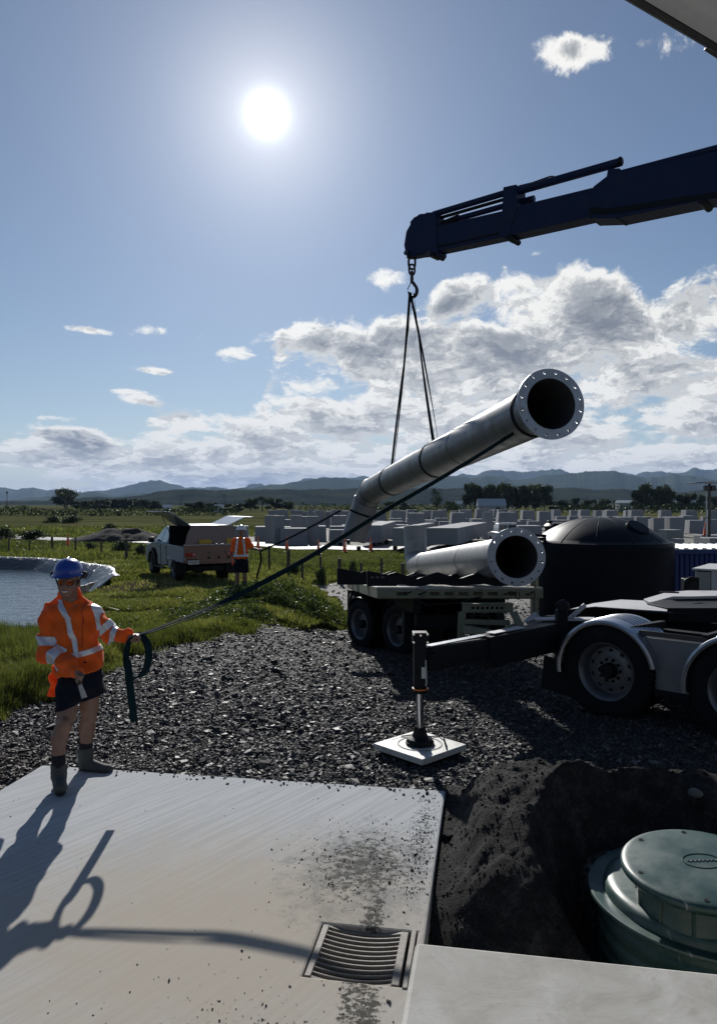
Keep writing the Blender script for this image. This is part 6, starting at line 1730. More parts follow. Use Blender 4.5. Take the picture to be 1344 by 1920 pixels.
    for z, a, b in ((.95, -.30, .30), (.70, -.30, .30)): mb = MB(); mb.bar((a, -2.806, z), (b, -2.806, z), .006, .008); mb.build('seam', [M_FRM], tgo)
    for sx in (-1, 1):
        lm = MB(); lm.box((sx*.72, -2.815, .98), (.34, .03, .13)); lo2 = lm.build('tail_light', [M_RED], root, bevel=.01)
        lm = MB(); lm.box((sx*.60, -2.832, .98), (.07, .01, .09)); lm.build('reversing_lens', [mat('pink_lens', (.55, .25, .22), .3)], lo2)
    mb = MB(); mb.box((-.60, -2.81, .72), (.37, .012, .13)); pl = mb.build('number_plate', [mat('plate_white', (.62, .62, .60), .5)], root, bevel=.004)
    text('PGF284', .125, (-.60, -2.818, .72), (R(90), 0, 0), pl, M_INK, sx=.72)
    # canopy box with sloping front wall, open gull doors
    prismx([(-.66, .9), (-.66, 1.86), (-.72, 1.94), (-2.62, 1.90), (-2.74, 1.32), (-2.60, 1.30), (-2.55, .9)], -.03, .03, 'canopy_divider', M_BLK, 0)
    mb = MB(); mb.box((0, -1.68, 1.925), (1.30, 1.95, .035)); mb.build('canopy_roof', [M_SILV], root, bevel=.01)
    mb = MB(); v = [(-.86, -2.76, 1.33), (.86, -2.76, 1.33), (.84, -2.68, 1.92), (-.64, -2.68, 1.94), (-.80, -2.72, 1.60)]; mb.add(v+[(x, y+.03, z) for x, y, z in v], [(0, 1, 2, 3, 4), (9, 8, 7, 6, 5)]+[(i, 5+i, 5+(i+1) % 5, (i+1) % 5) for i in range(5)]); mb.build('canopy_rear_panel', [mat('reflection_tint_panel', (.15, .115, .105), .35, .3, dirt=(.24, .13, .09), dscale=1.4, damt=.6)], root, bevel=.006)  # orange reflection painted into the panel's tint and blotches
    mb = MB(); mb.box((0, -.70, 1.55), (1.72, .04, .70)); mb.build('canopy_front_panel', [M_BLK], root, bevel=.01)
    mb = MB(); mb.box((.70, -2.55, 1.40), (.34, .5, .20)); mb.box((.70, -2.55, 1.52), (.2, .05, .04)); mb.build('tool_case', [M_YEL], root, bevel=.02)
    mb = MB(); mb.box((-.2, -2.79, 1.40), (.42, .012, .14)); mb.build('tool_case', [M_YEL], root, bevel=.004)
    def wing(x0, z0, x1, z1, x2, z2, name):
        mb = MB(); t = .03
        for (a, b) in (((x0, z0), (x1, z1)), ((x1, z1), (x2, z2))):
            A_, B_ = Vector((a[0], -1.68, a[1])), Vector((b[0], -1.68, b[1])); mb.bar(A_, B_, 1.96, t, up=Vector((-(B_.z-A_.z), 0, B_.x-A_.x)).normalized())
        return mb.build(name, [M_SILV], root, bevel=.006)
    wing(-.66, 1.93, -1.28, 2.36, -1.62, 2.40, 'canopy_door'); wing(.66, 1.93, 1.24, 2.20, 1.56, 2.20, 'canopy_door')
    for sx, ex, ez in ((-1, -1.15, 2.26), (1, 1.05, 2.10)):
        mb = MB(); mb.tube((sx*.80, -2.5, 1.5), (ex, -2.5, ez), .012, n=6); mb.build('gas_strut', [M_BLK], root)
        mb = MB(); mb.tube((sx*.80, -.8, 1.5), (ex, -.8, ez), .012, n=6); mb.build('gas_strut', [M_BLK], root)
ute()

# ================================================================== WATER TANK, CONTAINER
M_POLY = mat('black_poly', (0.006, 0.009, 0.014), .42, 0, var=.15, vs=2, dirt=(.020, .020, .020), dscale=1.2, damt=.3, spec=.07)
tx, ty, tr_ = W(1125, 0, 19.6).x, 19.6, 1.80
tzb = -1.15; tzt = H-(1020-945)/1400*18.2
tk2 = empty('water_tank', (tx, ty, tzb), label='big black domed plastic water tank standing behind the trailer', cat='water tank')
mb = MB(); hgt_ = tzt-tzb
prof = [(0, tr_*.985)]
mb.lathe((0, 0, 0), (0, 0, 1), [(0, tr_*.985), (.05, tr_)]+[(z, tr_) for z in (.5, 1.0, 1.5, 2.0)]+[(hgt_-.10, tr_), (hgt_-.03, tr_*1.004), (hgt_-.0, tr_*.99)], 72)
mb.build('wall', [M_POLY], tk2, smooth=50)
dome = [(hgt_+.0, tr_*.99), (hgt_+.012, tr_*.97)]+[(hgt_+.64*(1-(q/.96)**2.1), tr_*q) for q in np.linspace(.955, 0.0, 18)]
mb = MB(); mb.lathe((0, 0, 0), (0, 0, 1), [(float(a), float(b)) for a, b in dome], 72); dm = mb.build('dome', [M_POLY], tk2, smooth=60)
for k in range(12):
    a = 2*math.pi*k/12+.15; mb = MB(); mb.path([Vector((tr_*q*math.cos(a), tr_*q*math.sin(a), hgt_+.64*(1-(q/.96)**2.1)+.0)) for q in np.linspace(.12, .95, 12)], .006, 5); mb.build('seam', [M_POLY], dm, smooth=60)
mb = MB(); c = Vector((.62, -.95, hgt_+.36)); nrm = Vector((.28, -.48, .82)).normalized(); mb.lathe(c, nrm, [(-.05, .30), (.05, .30), (.07, .27), (.07, .0)], 28); mb.build('hatch', [M_POLY], dm, smooth=30)
mb = MB(); mb.box(c+Vector((-.45, -.02, .02)), (.14, .05, .02)); mb.build('sticker', [M_LBL], dm)
mb = MB(); p = Vector((-1.62, -.55, hgt_+.02)); mb.path([p, p+Vector((.05, 0, .14)), p+Vector((-.25, 0, .16)), p+Vector((-.4, 0, .05))], .045, 8); mb.box(p+Vector((-.1, 0, .06)), (.3, .15, .08)); mb.path([p+Vector((.1, 0, .0)), p+Vector((-.2, .1, -.15))], .05, 8); mb.build('inlet_pipe', [M_BLK], tk2)
M_BLUE = mat('blue_container', (0.012, 0.035, 0.145), .55, .1, dirt=(.03, .04, .08), dscale=2, damt=.5)
cx0 = W(1258, 0, 20.6).x; cn = empty('shipping_container', (cx0+3, 21.8, -1.15), label='dark blue corrugated container behind the black tank', cat='container')
zt_ = H-(1031-945)/1400*20.6+1.15
mb = MB(); n_ = 44; L_ = 6.06; pts = []
for i in range(n_): x_ = -3.03+L_*i/n_; pts += [(x_, 0), (x_+L_/n_*.35, 0), (x_+L_/n_*.5, .04), (x_+L_/n_*.85, .04)]
pts += [(3.03, 0), (3.03, 2.4), (-3.03, 2.4)]
mb.prism([(a, b-1.2) for a, b in pts], .12, ((0, 0, 0), (1, 0, 0), (0, 1, 0), (0, 0, 1)), zt_-.24); mb.build('wall', [M_BLUE], cn, smooth=0)
mb = MB(); mb.box((0, -1.21, zt_-.06), (6.06, .08, .12)); mb.box((0, -1.21, .08), (6.06, .08, .14)); mb.build('side_rail', [M_BLUE], cn, bevel=.01)
mb = MB(); pr = []
for i in range(24): x_ = -3.03+6.06*i/24; pr += [(x_, .02), (x_+.10, .02), (x_+.126, .05), (x_+.226, .05)]
pr += [(3.03, .02), (3.03, 0), (-3.03, 0)]
mb.prism(pr, -1.22, ((0, 0, zt_), (1, 0, 0), (0, 0, 1), (0, 1, 0)), 2.44); mb.build('roof', [M_GALV], cn, smooth=0)
# dark tank lid and hoses glimpsed between the flange and the tank
b2 = W(1053, 985, 33); d2 = empty('black_tub', (b2.x, b2.y, t1(b2.x, b2.y)), label='small black lidded tub left of the big tank dome', cat='tub')
zz = b2.z-d2.location.z
mb = MB(); mb.lathe((0, 0, 0), (0, 0, 1), [(0, .62), (zz-.10, .74), (zz-.10, .80), (zz-.02, .80), (zz+.10, .66), (zz+.14, 0)], 28); mb.build('tub_body', [M_POLY], d2)
mb = MB(); mb.box((-.55, 0, zz+.16), (.18, .3, .10)); mb.box((.55, 0, zz+.14), (.14, .3, .08)); mb.build('handle', [M_BLK], d2, bevel=.02)

# ================================================================== GREEN TANK WITH LID in the dig-out
def m_green():
    m_ = bpy.data.materials.new('green_poly'); m_.use_nodes = True; t = NT(m_.node_tree); b = t.n['Principled BSDF']; p = t.obj()
    n = t.noise(p, 4, 5, .6); x, y, z = t.sep(p)
    c = t.mix(n, (0.014, 0.050, 0.042), (0.024, 0.068, 0.058))
    dust = t.mr(t.noise(p, 2.2, 6, .7, .6), .38, .70)
    c = t.mix(t.m('MULTIPLY', dust, .5), c, (0.12, 0.15, 0.14))
    # dry runs and scratches
    w = t.noise(t.comb(t.m('MULTIPLY', t.m('ADD', x, t.m('MULTIPLY', y, .35)), 34), t.m('MULTIPLY', y, 2.0), 0), 1.0, 3, .6)
    c = t.mix(t.m('MULTIPLY', t.m('MULTIPLY', t.mr(w, .66, .74), t.mr(t.noise(p, 5, 3, .5), .48, .6)), .8), c, (.42, .44, .42))
    t.setin(b.inputs['Base Color'], c); t.setin(b.inputs['Roughness'], t.mr(n, .3, .7, .32, .52)); b.inputs['Specular IOR Level'].default_value = .5
    t.setin(b.inputs['Normal'], t.bump(t.noise(p, 6, 4, .6), .12, .01)); return m_
M_GRN = m_green()
LZ_ = 0.31
lc = G(1312, 1622, LZ_); 
gt = empty('septic_tank', (lc.x, lc.y, -.72), label='dark green plastic tank riser with round bolted lid beside the soil heap', cat='plastic tank')
def GT(x, y, z): return Vector((x, y, z+.72))
ld = empty('lid', GT(0, 0, LZ_)); ld.parent = gt; ld.rotation_euler = (R(3.0), R(-2.0), 0)
mb = MB(); rl = .415
mb.lathe((0, 0, 0), (0, 0, 1), [(-.055, rl-.045), (-.050, rl-.012), (-.035, rl), (-.012, rl), (-.002, rl-.008), (.003, rl-.022), (.006, rl-.04), (.011, rl*.5), (.012, 0)], 96); lo_ = mb.build('lid_plate', [M_GRN], ld, smooth=50)
mb = MB()
mb.path([Vector((.105*math.cos(a)+.02, .075*math.sin(a)+.02, .013)) for a in np.linspace(0, 2*math.pi, 41)], .0028, 5, False); mb.build('emblem_ring', [M_GRN], lo_)
EMB = mat('emblem_dark', (.03, .05, .05), .6)
mb = MB(); mb.path(smooth_path([Vector((-.062+.0068*k, .02+.0065*math.sin(k*1.9+.6*math.sin(k))*(1 if k % 5 else .2), .0135)) for k in range(25)], 4), .0028, 5); mb.build('emblem_script', [EMB], lo_)
for a in (R(80), R(128), R(250), R(-15), R(190), R(310)):
    p = Vector((rl*.86*math.cos(a), rl*.86*math.sin(a), .006)); mb = MB(); mb.lathe(p, (0, 0, 1), [(0, .016), (.003, .016), (.003, .009), (-.0, .008)], 14); mb.tube(p, p+Vector((0, 0, .006)), .006, n=6); mb.build('bolt', [M_FRM], ld)
mb = MB(); mb.lathe(GT(0, 0, .04), (0, 0, 1), [(0, .345), (.03, .330), (.16, .325), (.18, .36), (.225, .36), (.225, .30)], 72)
for a in np.linspace(0, 2*math.pi, 12, endpoint=False): mb.box(GT(.335*math.cos(a), .335*math.sin(a), .14), (.012, .012, .12))
mb.build('neck', [M_GRN], gt, smooth=45)
sc_ = Vector((.10, .0, 0))
mb = MB(); mb.lathe(GT(.14, .19, 0.03), (0, 0, 1), [(-.012, .60), (-.004, .665), (.004, .672), (.016, .668), (.018, .655), (.006, .60), (.006, .585), (.040, .575), (.058, .555), (.066, .52), (.075, .30), (.078, 0)], 96); mb.build('shoulder', [M_GRN], gt, smooth=40)
for a in (R(165), R(215), R(100), R(265)):
    p = GT(.14+.46*math.cos(a), .17+.46*math.sin(a), .086); mb = MB(); mb.lathe(p, (0, 0, 1), [(0, .024), (.008, .024), (.008, .014), (0, .013)], 14, sweep=R(200), start=R(20), closed=True); mb.build('lug', [M_FRM], gt)
mb = MB(); mb.lathe(GT(.14, .17, -.77), (0, 0, 1), [(0, .60), (.10, .61)]+[q for k in range(6) for q in ((.12+k*.105, .60), (.15+k*.105, .618), (.19+k*.105, .618), (.21+k*.105, .60))]+[(.775, .60)], 72); mb.build('riser_wall', [M_GRN], gt, smooth=40)

# ================================================================== SOIL HEAP beside the slab
def m_soil():
    m_ = bpy.data.materials.new('black_soil'); m_.use_nodes = True; t = NT(m_.node_tree); b = t.n['Principled BSDF']; p = t.geo()
    n = t.noise(p, 7, 8, .7); n2 = t.noise(p, 55, 5, .75)
    c = t.ramp(t.m('ADD', t.m('MULTIPLY', n, .6), t.m('MULTIPLY', n2, .4)), [(.36, (.015, .015, .015)), (.5, (.034, .033, .032)), (.62, (.085, .080, .074))])
    t.setin(b.inputs['Base Color'], c); b.inputs['Roughness'].default_value = .95; b.inputs['Specular IOR Level'].default_value = .15
    t.setin(b.inputs['Normal'], t.bump(t.m('ADD', t.m('MULTIPLY', n, 1.0), n2), 1.0, .03)); return m_
M_SOIL = m_soil()
def soil_z(X, Y):
    def bump(cx, cy, sx, sy, h, rot=0):
        c, s = math.cos(rot), math.sin(rot); a = ((X-cx)*c+(Y-cy)*s)/sx; b = (-(X-cx)*s+(Y-cy)*c)/sy
        return h*np.clip(1-np.sqrt(a*a+b*b), 0, 1)**.85
    z = -.12+np.maximum.reduce([bump(1.50, 5.05, 1.10, 1.45, .70, .15), bump(1.10, 4.75, .85, 1.15, .50), bump(1.98, 5.25, 1.0, 1.2, .58, -.2), bump(.98, 5.25, .62, .9, .36), bump(2.5, 5.5, .9, 1.0, .40), bump(.95, 4.2, .6, .8, .25)])
    front = sst(Y, 4.9, 3.7)
    z = z-0.62*sst(-Y, -4.45, -3.5)*1.0
    r = .5+fbm(X*2.2, Y*2.2, 5, 61)*1.5
    z = z+0.085*(r-.5)+fbm(X*5, Y*5, 4, 71)*.055+np.abs(fbm(X*16, Y*16, 3, 81))*.016
    # shallow gullies where it slumped
    edge = sst((X-0.698)*0.986-(Y-5.996)*0.1668, 0.0, .30)
    rt = np.hypot(X-2.02, Y-4.31); z = np.minimum(z, -.40+2.3*np.clip(rt-.70, 0, 9)**1.0+.04*fbm(X*7, Y*7, 3, 3))
    return z*edge+(1-edge)*(-.045-.35*sst(-Y, -4.6, -3.6))
sx_ = np.arange(.15, 4.4, .022); sy_ = np.arange(1.9, 7.0, .022)
def soil_keep(x, y):
    a = (x-C1.x)*Vx.x+(y-C1.y)*Vx.y; bb = (x-C1.x)*U.x+(y-C1.y)*U.y
    z = soil_z(x, y); gz_ = zpad(x, y)
    return ~((a < .004) & (bb < .02)) & ((z > gz_-.06) | (y < 4.6)) & ((x-2.35)**2/5+(y-4.6)**2/5.2 < 1)
heap = sheet('soil_heap', sx_, sy_, soil_z, [M_SOIL], soil_keep); tag(heap, 'heap of loose black soil between the concrete slab and the green tank', 'soil heap')
rg = np.random.default_rng(91); n = 9000
hx_ = rg.uniform(.3, 3.6, n); hy_ = rg.uniform(3.2, 6.6, n); hz_ = soil_z(hx_, hy_); k = soil_keep(hx_, hy_) & (hz_ > -.5)
hx_, hy_, hz_ = hx_[k], hy_[k], hz_[k]
cl = stones(len(hx_), np.stack([hx_, hy_, hz_], 1), np.clip(np.exp(rg.normal(math.log(.0085), .5, len(hx_))), .006, .07), 'soil_clods', M_SOIL, flat=.7, seed=14); tag(cl, 'clods and crumbs lying on the black soil heap', 'soil', kind='stuff')
# a few larger stones beside it
for i, (px, py, s_) in enumerate(((1303, 1528, .085), (1275, 1537, .060), (1333, 1548, .055), (1185, 1533, .05))):
    g_ = G(px, py, .12 if i < 3 else .30); o = stones(1, np.array([[g_.x, g_.y, (.0 if i == 3 else 0)+float(np.maximum(soil_z(np.array([g_.x]), np.array([g_.y]))[0], zpad(np.array([g_.x]), np.array([g_.y]))[0]))+.015]]), np.array([s_*1.5]), 'stone', M_ST, seed=100+i, tint=np.array([.95]), flat=.45)
    tag(o, ['largest pale rounded stone on the shaded gravel above the green lid', 'smaller pale stone left of the largest one above the green lid', 'pale stone at the right edge above the green lid', 'single stone near the top of the black soil heap'][i], 'stone')
    bv = o.modifiers.new('s', 'SUBSURF'); bv.levels = 2; bv.render_levels = 2; o.data.polygons.foreach_set('use_smooth', [True]*len(o.data.polygons))

# ================================================================== DRAIN GRATE in the slab
M_IRON = mat('cast_iron', (0.21, 0.19, 0.165), .7, .1, var=.25, vs=20, dirt=(.12, .105, .09), dscale=14, damt=.7, bump=.4, bs=90)
dg_ = empty('drain_grate', slab.matrix_basis @ Vector((GL.x, GL.y, 0)), math.atan2(Vx.y, Vx.x), label='dished cast iron drain grate set in the concrete slab', cat='drain grate')
def sag(x): return -.006-.030*(1-(x/(GR_W/2))**2)
mb = MB(); nb = 11
for k in range(nb+1):
    y_ = -GR_L/2+GR_L*k/nb; wd_ = .013 if 0 < k < nb else .022
    pts = [Vector((x, y_, sag(x))) for x in np.linspace(-GR_W/2+.03, GR_W/2-.03, 15)]; mb.ribbon(pts, [Vector((0, 1, 0))]*15, wd_, .016)
gb = mb.build('grate_bars', [M_IRON], dg_, bevel=.003); 
for sx in (-1, 1):
    mb = MB(); mb.ribbon([Vector((sx*(GR_W/2-.015), y, sag(GR_W/2-.02)+.001)) for y in (-GR_L/2-.006, GR_L/2+.006)], [Vector((1, 0, 0))]*2, .034 if sx < 0 else .04, .018); mb.build('grate_edge', [M_IRON], dg_, bevel=.004)
mb = MB(); mb.box((GR_W/2+.034, .0, -.009), (.026, GR_L+.06, .03)); mb.build('frame_bar', [M_IRON], dg_, bevel=.004)
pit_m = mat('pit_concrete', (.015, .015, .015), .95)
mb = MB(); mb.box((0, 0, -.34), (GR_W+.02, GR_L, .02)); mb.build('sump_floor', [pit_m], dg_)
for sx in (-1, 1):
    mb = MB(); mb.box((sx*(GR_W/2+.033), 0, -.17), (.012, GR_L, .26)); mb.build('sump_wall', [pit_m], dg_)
# thin seal round the grate
mb = MB(); hx, hy = GR_W/2+.046, GR_L/2+.013
# ================================================================== OVERHEAD: vehicle canopy edge at the top right
M_CAN = mat('white_fibreglass', (.50, .50, .49), .30, 0, var=.03, coat=.2)
Dn = 1.55
def OP(px, py, D, back): return W(px, py, D)
ov = empty('hatch_and_added_body', W(1344, 60, Dn), label='smooth white raised hatch with black seal top right, plus added unseen shading vehicle body', cat='vehicle')
a_, b_ = W(1186, -2, 1.50), W(1352, 96, 1.62); ed = (b_-a_).normalized()
vv = W(1450, -80, 1.40)-W(1344, 95, 1.62); inw = (vv-ed*vv.dot(ed)).normalized()
A0_ = a_-ed*.7; B0_ = b_+ed*.02; L_ = (B0_-A0_).length; nrm = ed.cross(inw).normalized()
if nrm.z > 0: nrm = -nrm         # points down
V = []; Fs = []; nu, nv = 12, 14
for i in range(nu+1):
    for j in range(nv+1):
        u = i/nu; v = j/nv; V.append(A0_+ed*(L_*1.35*u)+inw*(.015+.75*v)+nrm*(.006-.11*math.sin(min(v*2.4, 1)*math.pi/2)*1.0))
for i in range(nu):
    for j in range(nv): Fs.append((i*(nv+1)+j, i*(nv+1)+j+1, (i+1)*(nv+1)+j+1, (i+1)*(nv+1)+j))
mb = MB(); mb.add([v-ov.location for v in V], Fs); o = mb.build('hatch_panel', [M_CAN], ov, smooth=60); so = o.modifiers.new('t', 'SOLIDIFY'); so.thickness = .02; so.offset = 0
mb = MB(); mb.path([A0_-ov.location, A0_+ed*L_*1.35-ov.location], .0085, 8); mb.path([A0_+nrm*.004+inw*.009-ov.location, A0_+ed*L_*1.35+nrm*.004+inw*.009-ov.location], .0075, 8); mb.build('rubber_seal', [M_FRM], ov)
lp_ = W(1334, 88, 1.605); mb = MB(); mb.box(lp_+ed*.03-ov.location+Vector((0, 0, .0)), (.07, .02, .022), Matrix.Rotation(R(33), 3, 'Y')); mb.build('latch', [M_FRM], ov, bevel=.003)
mb = MB(); mb.tube(W(1326, 86, 1.60)-ov.location, W(1326, 86, 1.60)+Vector((0, 0, -.004))-ov.location, .0025, n=8); mb.build('screw', [M_CHR], ov)

# ================================================================== ROAD CONES
def m_cone():
    return mat('cone_orange', (0.85, 0.13, 0.03), .55, var=.1, dirt=(.4, .12, .06), dscale=6, damt=.4)
M_CONE = m_cone()
cones = [(51, 1013, 74), (128, 1021, 58), (484, 1029, 51), (538, 1026, 54), (597, 1035, 48), (646, 1030, 51), (695, 1029, 53)]
clab = ['leftmost orange road cone beside the far road', 'orange road cone right of the leftmost one beside the far road', 'orange road cone behind the outstretched hand of the man in the white helmet', 'orange road cone at the lower end of the dark tag line', 'orange road cone on the near side of the road just above the long strap', 'orange road cone just left of the bent pipe end', 'orange road cone just right of the bent pipe end']
def make_cone():
    root = empty('traffic_cone', (0, 0, 0))
    mb = MB(); mb.box((0, 0, .02), (.40, .40, .04)); mb.build('base', [M_BLK], root, bevel=.01)
    mb = MB(); mb.lathe((0, 0, .04), (0, 0, 1), [(0, .16), (.02, .145), (.86, .035), (.88, 0)], 20); c = mb.build('cone_body', [M_CONE], root, smooth=50)
    mb = MB(); mb.lathe((0, 0, .04), (0, 0, 1), [(.44, .096), (.60, .075)], 20); mb.build('reflective_collar', [mat('cone_collar', (.6, .35, .28), .5)], c)
    return root
c0_ = make_cone()
for i, (px, py, D) in enumerate(cones):
    o = c0_ if i == 0 else copy_tree(c0_)
    x_ = (px-672)/1400*D; zz = H-(py-945)/1400*D; o.location = (x_, D, max(zz, t1(x_, D)))
    o.location.z = t1(x_, D)+.02 if abs(zz-t1(x_, D)) < .6 else zz
    o.rotation_euler = (0, 0, i); tag(o, clab[i], 'traffic cone', 'orange cones along the far road')

# ================================================================== CONCRETE BLOCK YARD
M_CB = mat('cast_concrete', (.225, .235, .25), .85, var=.14, vs=.6, dirt=(.15, .155, .165), dscale=.9, damt=.5)
rg = random.Random(5)
def blk(x, y, z, w, d, h, rz, taper=1.0, lab='', lug=True, grp='concrete blocks in the far yard', name='concrete_block', cat='concrete block'):
    key = (round(w, 2), round(d, 2), round(h, 2), round(taper, 2))
    mb = MB(); mb.box((0, 0, h/2), (w, d, h), taper=taper); o = mb.build(name, [M_CB], None, smooth=0)
    if lug: 
        mb = MB(); mb.path([(-.12, 0, h-.02), (-.10, 0, h+.16), (.10, 0, h+.16), (.12, 0, h-.02)], .04, 5); mb.build('lifting_eye', [M_BLK], o)
    o.location = (x, y, z); o.rotation_euler = (0, 0, rz); return tag(o, lab, cat, grp)
L1 = 'tapered grey concrete block standing on the row of blocks in the far yard'
L2 = 'low square grey concrete block in the bottom row of the far yard'
# rows: (depth, px range, top pixel, taper, width, label)
ORDN = ['first', 'second', 'third', 'fourth', 'fifth', 'sixth', 'seventh', 'eighth', 'ninth', 'tenth', 'eleventh', 'twelfth', 'thirteenth', 'fourteenth', 'fifteenth', 'sixteenth', 'seventeenth', 'eighteenth', 'nineteenth', 'twentieth', 'twenty-first', 'twenty-second', 'twenty-third', 'twenty-fourth', 'twenty-fifth', 'twenty-sixth', 'twenty-seventh', 'twenty-eighth', 'twenty-ninth', 'thirtieth']
def row(D, pa, pb, pytop, w, h, gap, taper, rz, lab, lug, jit=.3, z=None, skip=.0):
    x = (pa-672)/1400*D; x1 = (pb-672)/1400*D; num = 0
    while x < x1:
        ww = w*rg.uniform(.85, 1.2)
        if rg.random() >= skip:
            g_ = t1(x, D); zt_ = H-(pytop+rg.uniform(-1.5, 1.5)-945)/1400*D
            zb_ = g_ if z is None else z(x, D)
            hh = (zt_-zb_)
            if hh > .25: blk(x+ww/2, D+rg.uniform(-jit, jit), zb_, ww, ww*rg.uniform(.8, 1.5), hh, rz+rg.uniform(-.07, .07), taper, f'{ORDN[num]} from the left of {lab}', lug); num += 1
        x += ww+gap*rg.uniform(.3, 1.8)
row(140, 500, 1180, 956, 1.7, 3, 1.0, .84, -.04, 'the distant tapered blocks in the rearmost yard row', True, 3, None, .12)
row(128, 1090, 1330, 956, 2.0, 3, 1.9, .84, -.08, 'the distant blocks at the right end of the rear row', False, 3, None, .15)
row(112, 520, 700, 957, 1.8, 3, 1.0, .9, .05, 'the second rearmost block row, left of the bent pipe', True, 2, None, .12)
row(110, 700, 1010, 956, 1.9, 3, 1.0, .80, -.03, 'the tapered blocks in the row below the dark grove', True, 2, None, .12)
row(104, 1040, 1325, 968, 1.5, 2.2, .6, .92, -.08, 'the upright blocks in the middle row right of the dome', False, 1.5, None, .12)
row(120, 560, 1020, 958, 1.7, 2.6, .8, .9, -.04, 'the narrow blocks just in front of the rearmost row', False, 2, None, .1)
row(92, 640, 1000, 978, 1.6, 2.2, .45, .96, -.04, 'the low square blocks under the large tapered ones', False, 1, None, .1)
row(98, 480, 1000, 973, 1.5, 2.4, .5, .95, -.03, 'the square blocks in the middle yard row', True, 1.5, None, .15)
row(86, 500, 640, 967, 1.8, 2.6, 1.6, .95, .06, 'the tall blocks in the left part of the yard', True, 1.5, None, .1)
row(84, 700, 1010, 961, 2.2, 3, 2.0, .76, -.05, 'the large tapered blocks with lifting eyes, centre of the yard', True, 1.5, None, .15)
row(82, 1120, 1262, 970, 1.3, 2, .35, .97, -.08, 'the close-set blocks right behind the tank dome', False, .8, None, 0)
row(92, 1180, 1330, 975, 1.6, 2, .7, .9, -.08, 'the low blocks left of the light tower', False, .8, None, 0)
row(76, 640, 800, 984, 1.8, 2, .4, .95, -.03, 'the low blocks behind the bent pipe end', False, .8)
row(70, 420, 650, 987, 2.1, 2, .35, .95, .08, 'the low wide blocks in the front left yard row', False, .6)
row(66, 925, 1010, 985, 1.8, 2, .4, .95, -.05, 'the low blocks between the white pickup and the dome', False, .6)
for (pa, pb, yt, D, lab, tp) in ((497, 520, 966, 64, 'tall pale concrete block, leftmost of the upper row', .97), (515, 533, 967, 62, 'tall narrow bluish concrete block left of the tag line', .98), (575, 597, 968, 62, 'tall concrete block between the tag line and the bent pipe', .97), (618, 645, 993, 60, 'low concrete block just left of the bent pipe end', .98),
        (526, 575, 990, 61, 'low wide concrete block behind the second orange cone group', .98), (545, 566, 966, 66, 'square pale concrete block behind the tag line', .97), (904, 922, 960, 74, 'tall dark tapered concrete block left of the white pickup roof', .84), (1035, 1065, 975, 66, 'dark square block left of the tank dome', .97),
        (1172, 1218, 1003, 45, 'low dark concrete block right behind the tank dome', .97), (1240, 1272, 993, 52, 'low pale concrete block near the light tower', .97), (1262, 1278, 1010, 40, 'small grey concrete post block left of the light tower', .98)):
    x0, x1 = (pa-672)/1400*D, (pb-672)/1400*D; g_ = t1((x0+x1)/2, D); zt_ = H-(yt-945)/1400*D
    blk((x0+x1)/2, D, g_, x1-x0, (x1-x0)*1.0, zt_-g_, .12, tp, lab, False, None)
# long precast channel stack in front: one face towards us, one receding, with vertical joints
def channel(pxl, pxc, pxr, ytop, yb, D, Dr, lab):
    A_ = W(pxl, 0, D); B_ = W(pxc, 0, D); C_ = W(pxr, 0, Dr); g_ = -1.05; zt_ = H-(ytop-945)/1400*D
    root = empty('precast_unit', (B_.x, B_.y, g_), label=lab, cat='precast concrete')
    def wallb(p, q, z0, z1, th, name):
        mb = MB(); a = Vector((p.x, p.y, 0))-root.location; b = Vector((q.x, q.y, 0))-root.location; a.z = b.z = (z0+z1)/2-g_; d = (b-a).normalized(); nn = Vector((-d.y, d.x, 0)); mb.bar(a+nn*th/2, b+nn*th/2, th, z1-z0); return mb.build(name, [M_CB], root, smooth=0)
    n = max(2, int((C_-B_).length/2.4)); Lr = (C_-B_)/n
    for k in range(n):
        p = B_+Lr*k; q = B_+Lr*(k+.965); mb = MB(); r_ = root.location
        aw = A_-B_; w4 = [Vector((p.x, p.y, 0)), Vector((q.x, q.y, 0)), Vector((q.x+aw.x*.98, q.y+aw.y, 0)), Vector((p.x+aw.x*.98, p.y+aw.y, 0))]
        vs = [Vector((v.x-r_.x, v.y-r_.y, z-g_)) for z in (g_+.35, zt_) for v in w4]
        mb.add(vs, [(3, 2, 1, 0), (4, 5, 6, 7), (0, 1, 5, 4), (1, 2, 6, 5), (2, 3, 7, 6), (3, 0, 4, 7)]); mb.build('segment', [M_CB], root, smooth=0)
    for k in range(4):
        for dx in (-.6, -3.2):
            p = B_.lerp(C_, k/3.2); mb = MB(); mb.box(Vector((p.x-r_.x+dx, p.y-r_.y+.4, .17)), (.3, .3, .35)); mb.build('bearer', [M_BLK], root)
channel(797, 858, 912, 990, 1012, 55, 72, 'long grey precast concrete channel behind the upright pipe end')
channel(735, 757, 815, 990, 1028, 53, 68, 'shorter precast concrete unit left of the upright pipe end')
channel(676, 715, 742, 985, 1015, 58, 72, 'pale precast concrete unit right of the bent pipe')

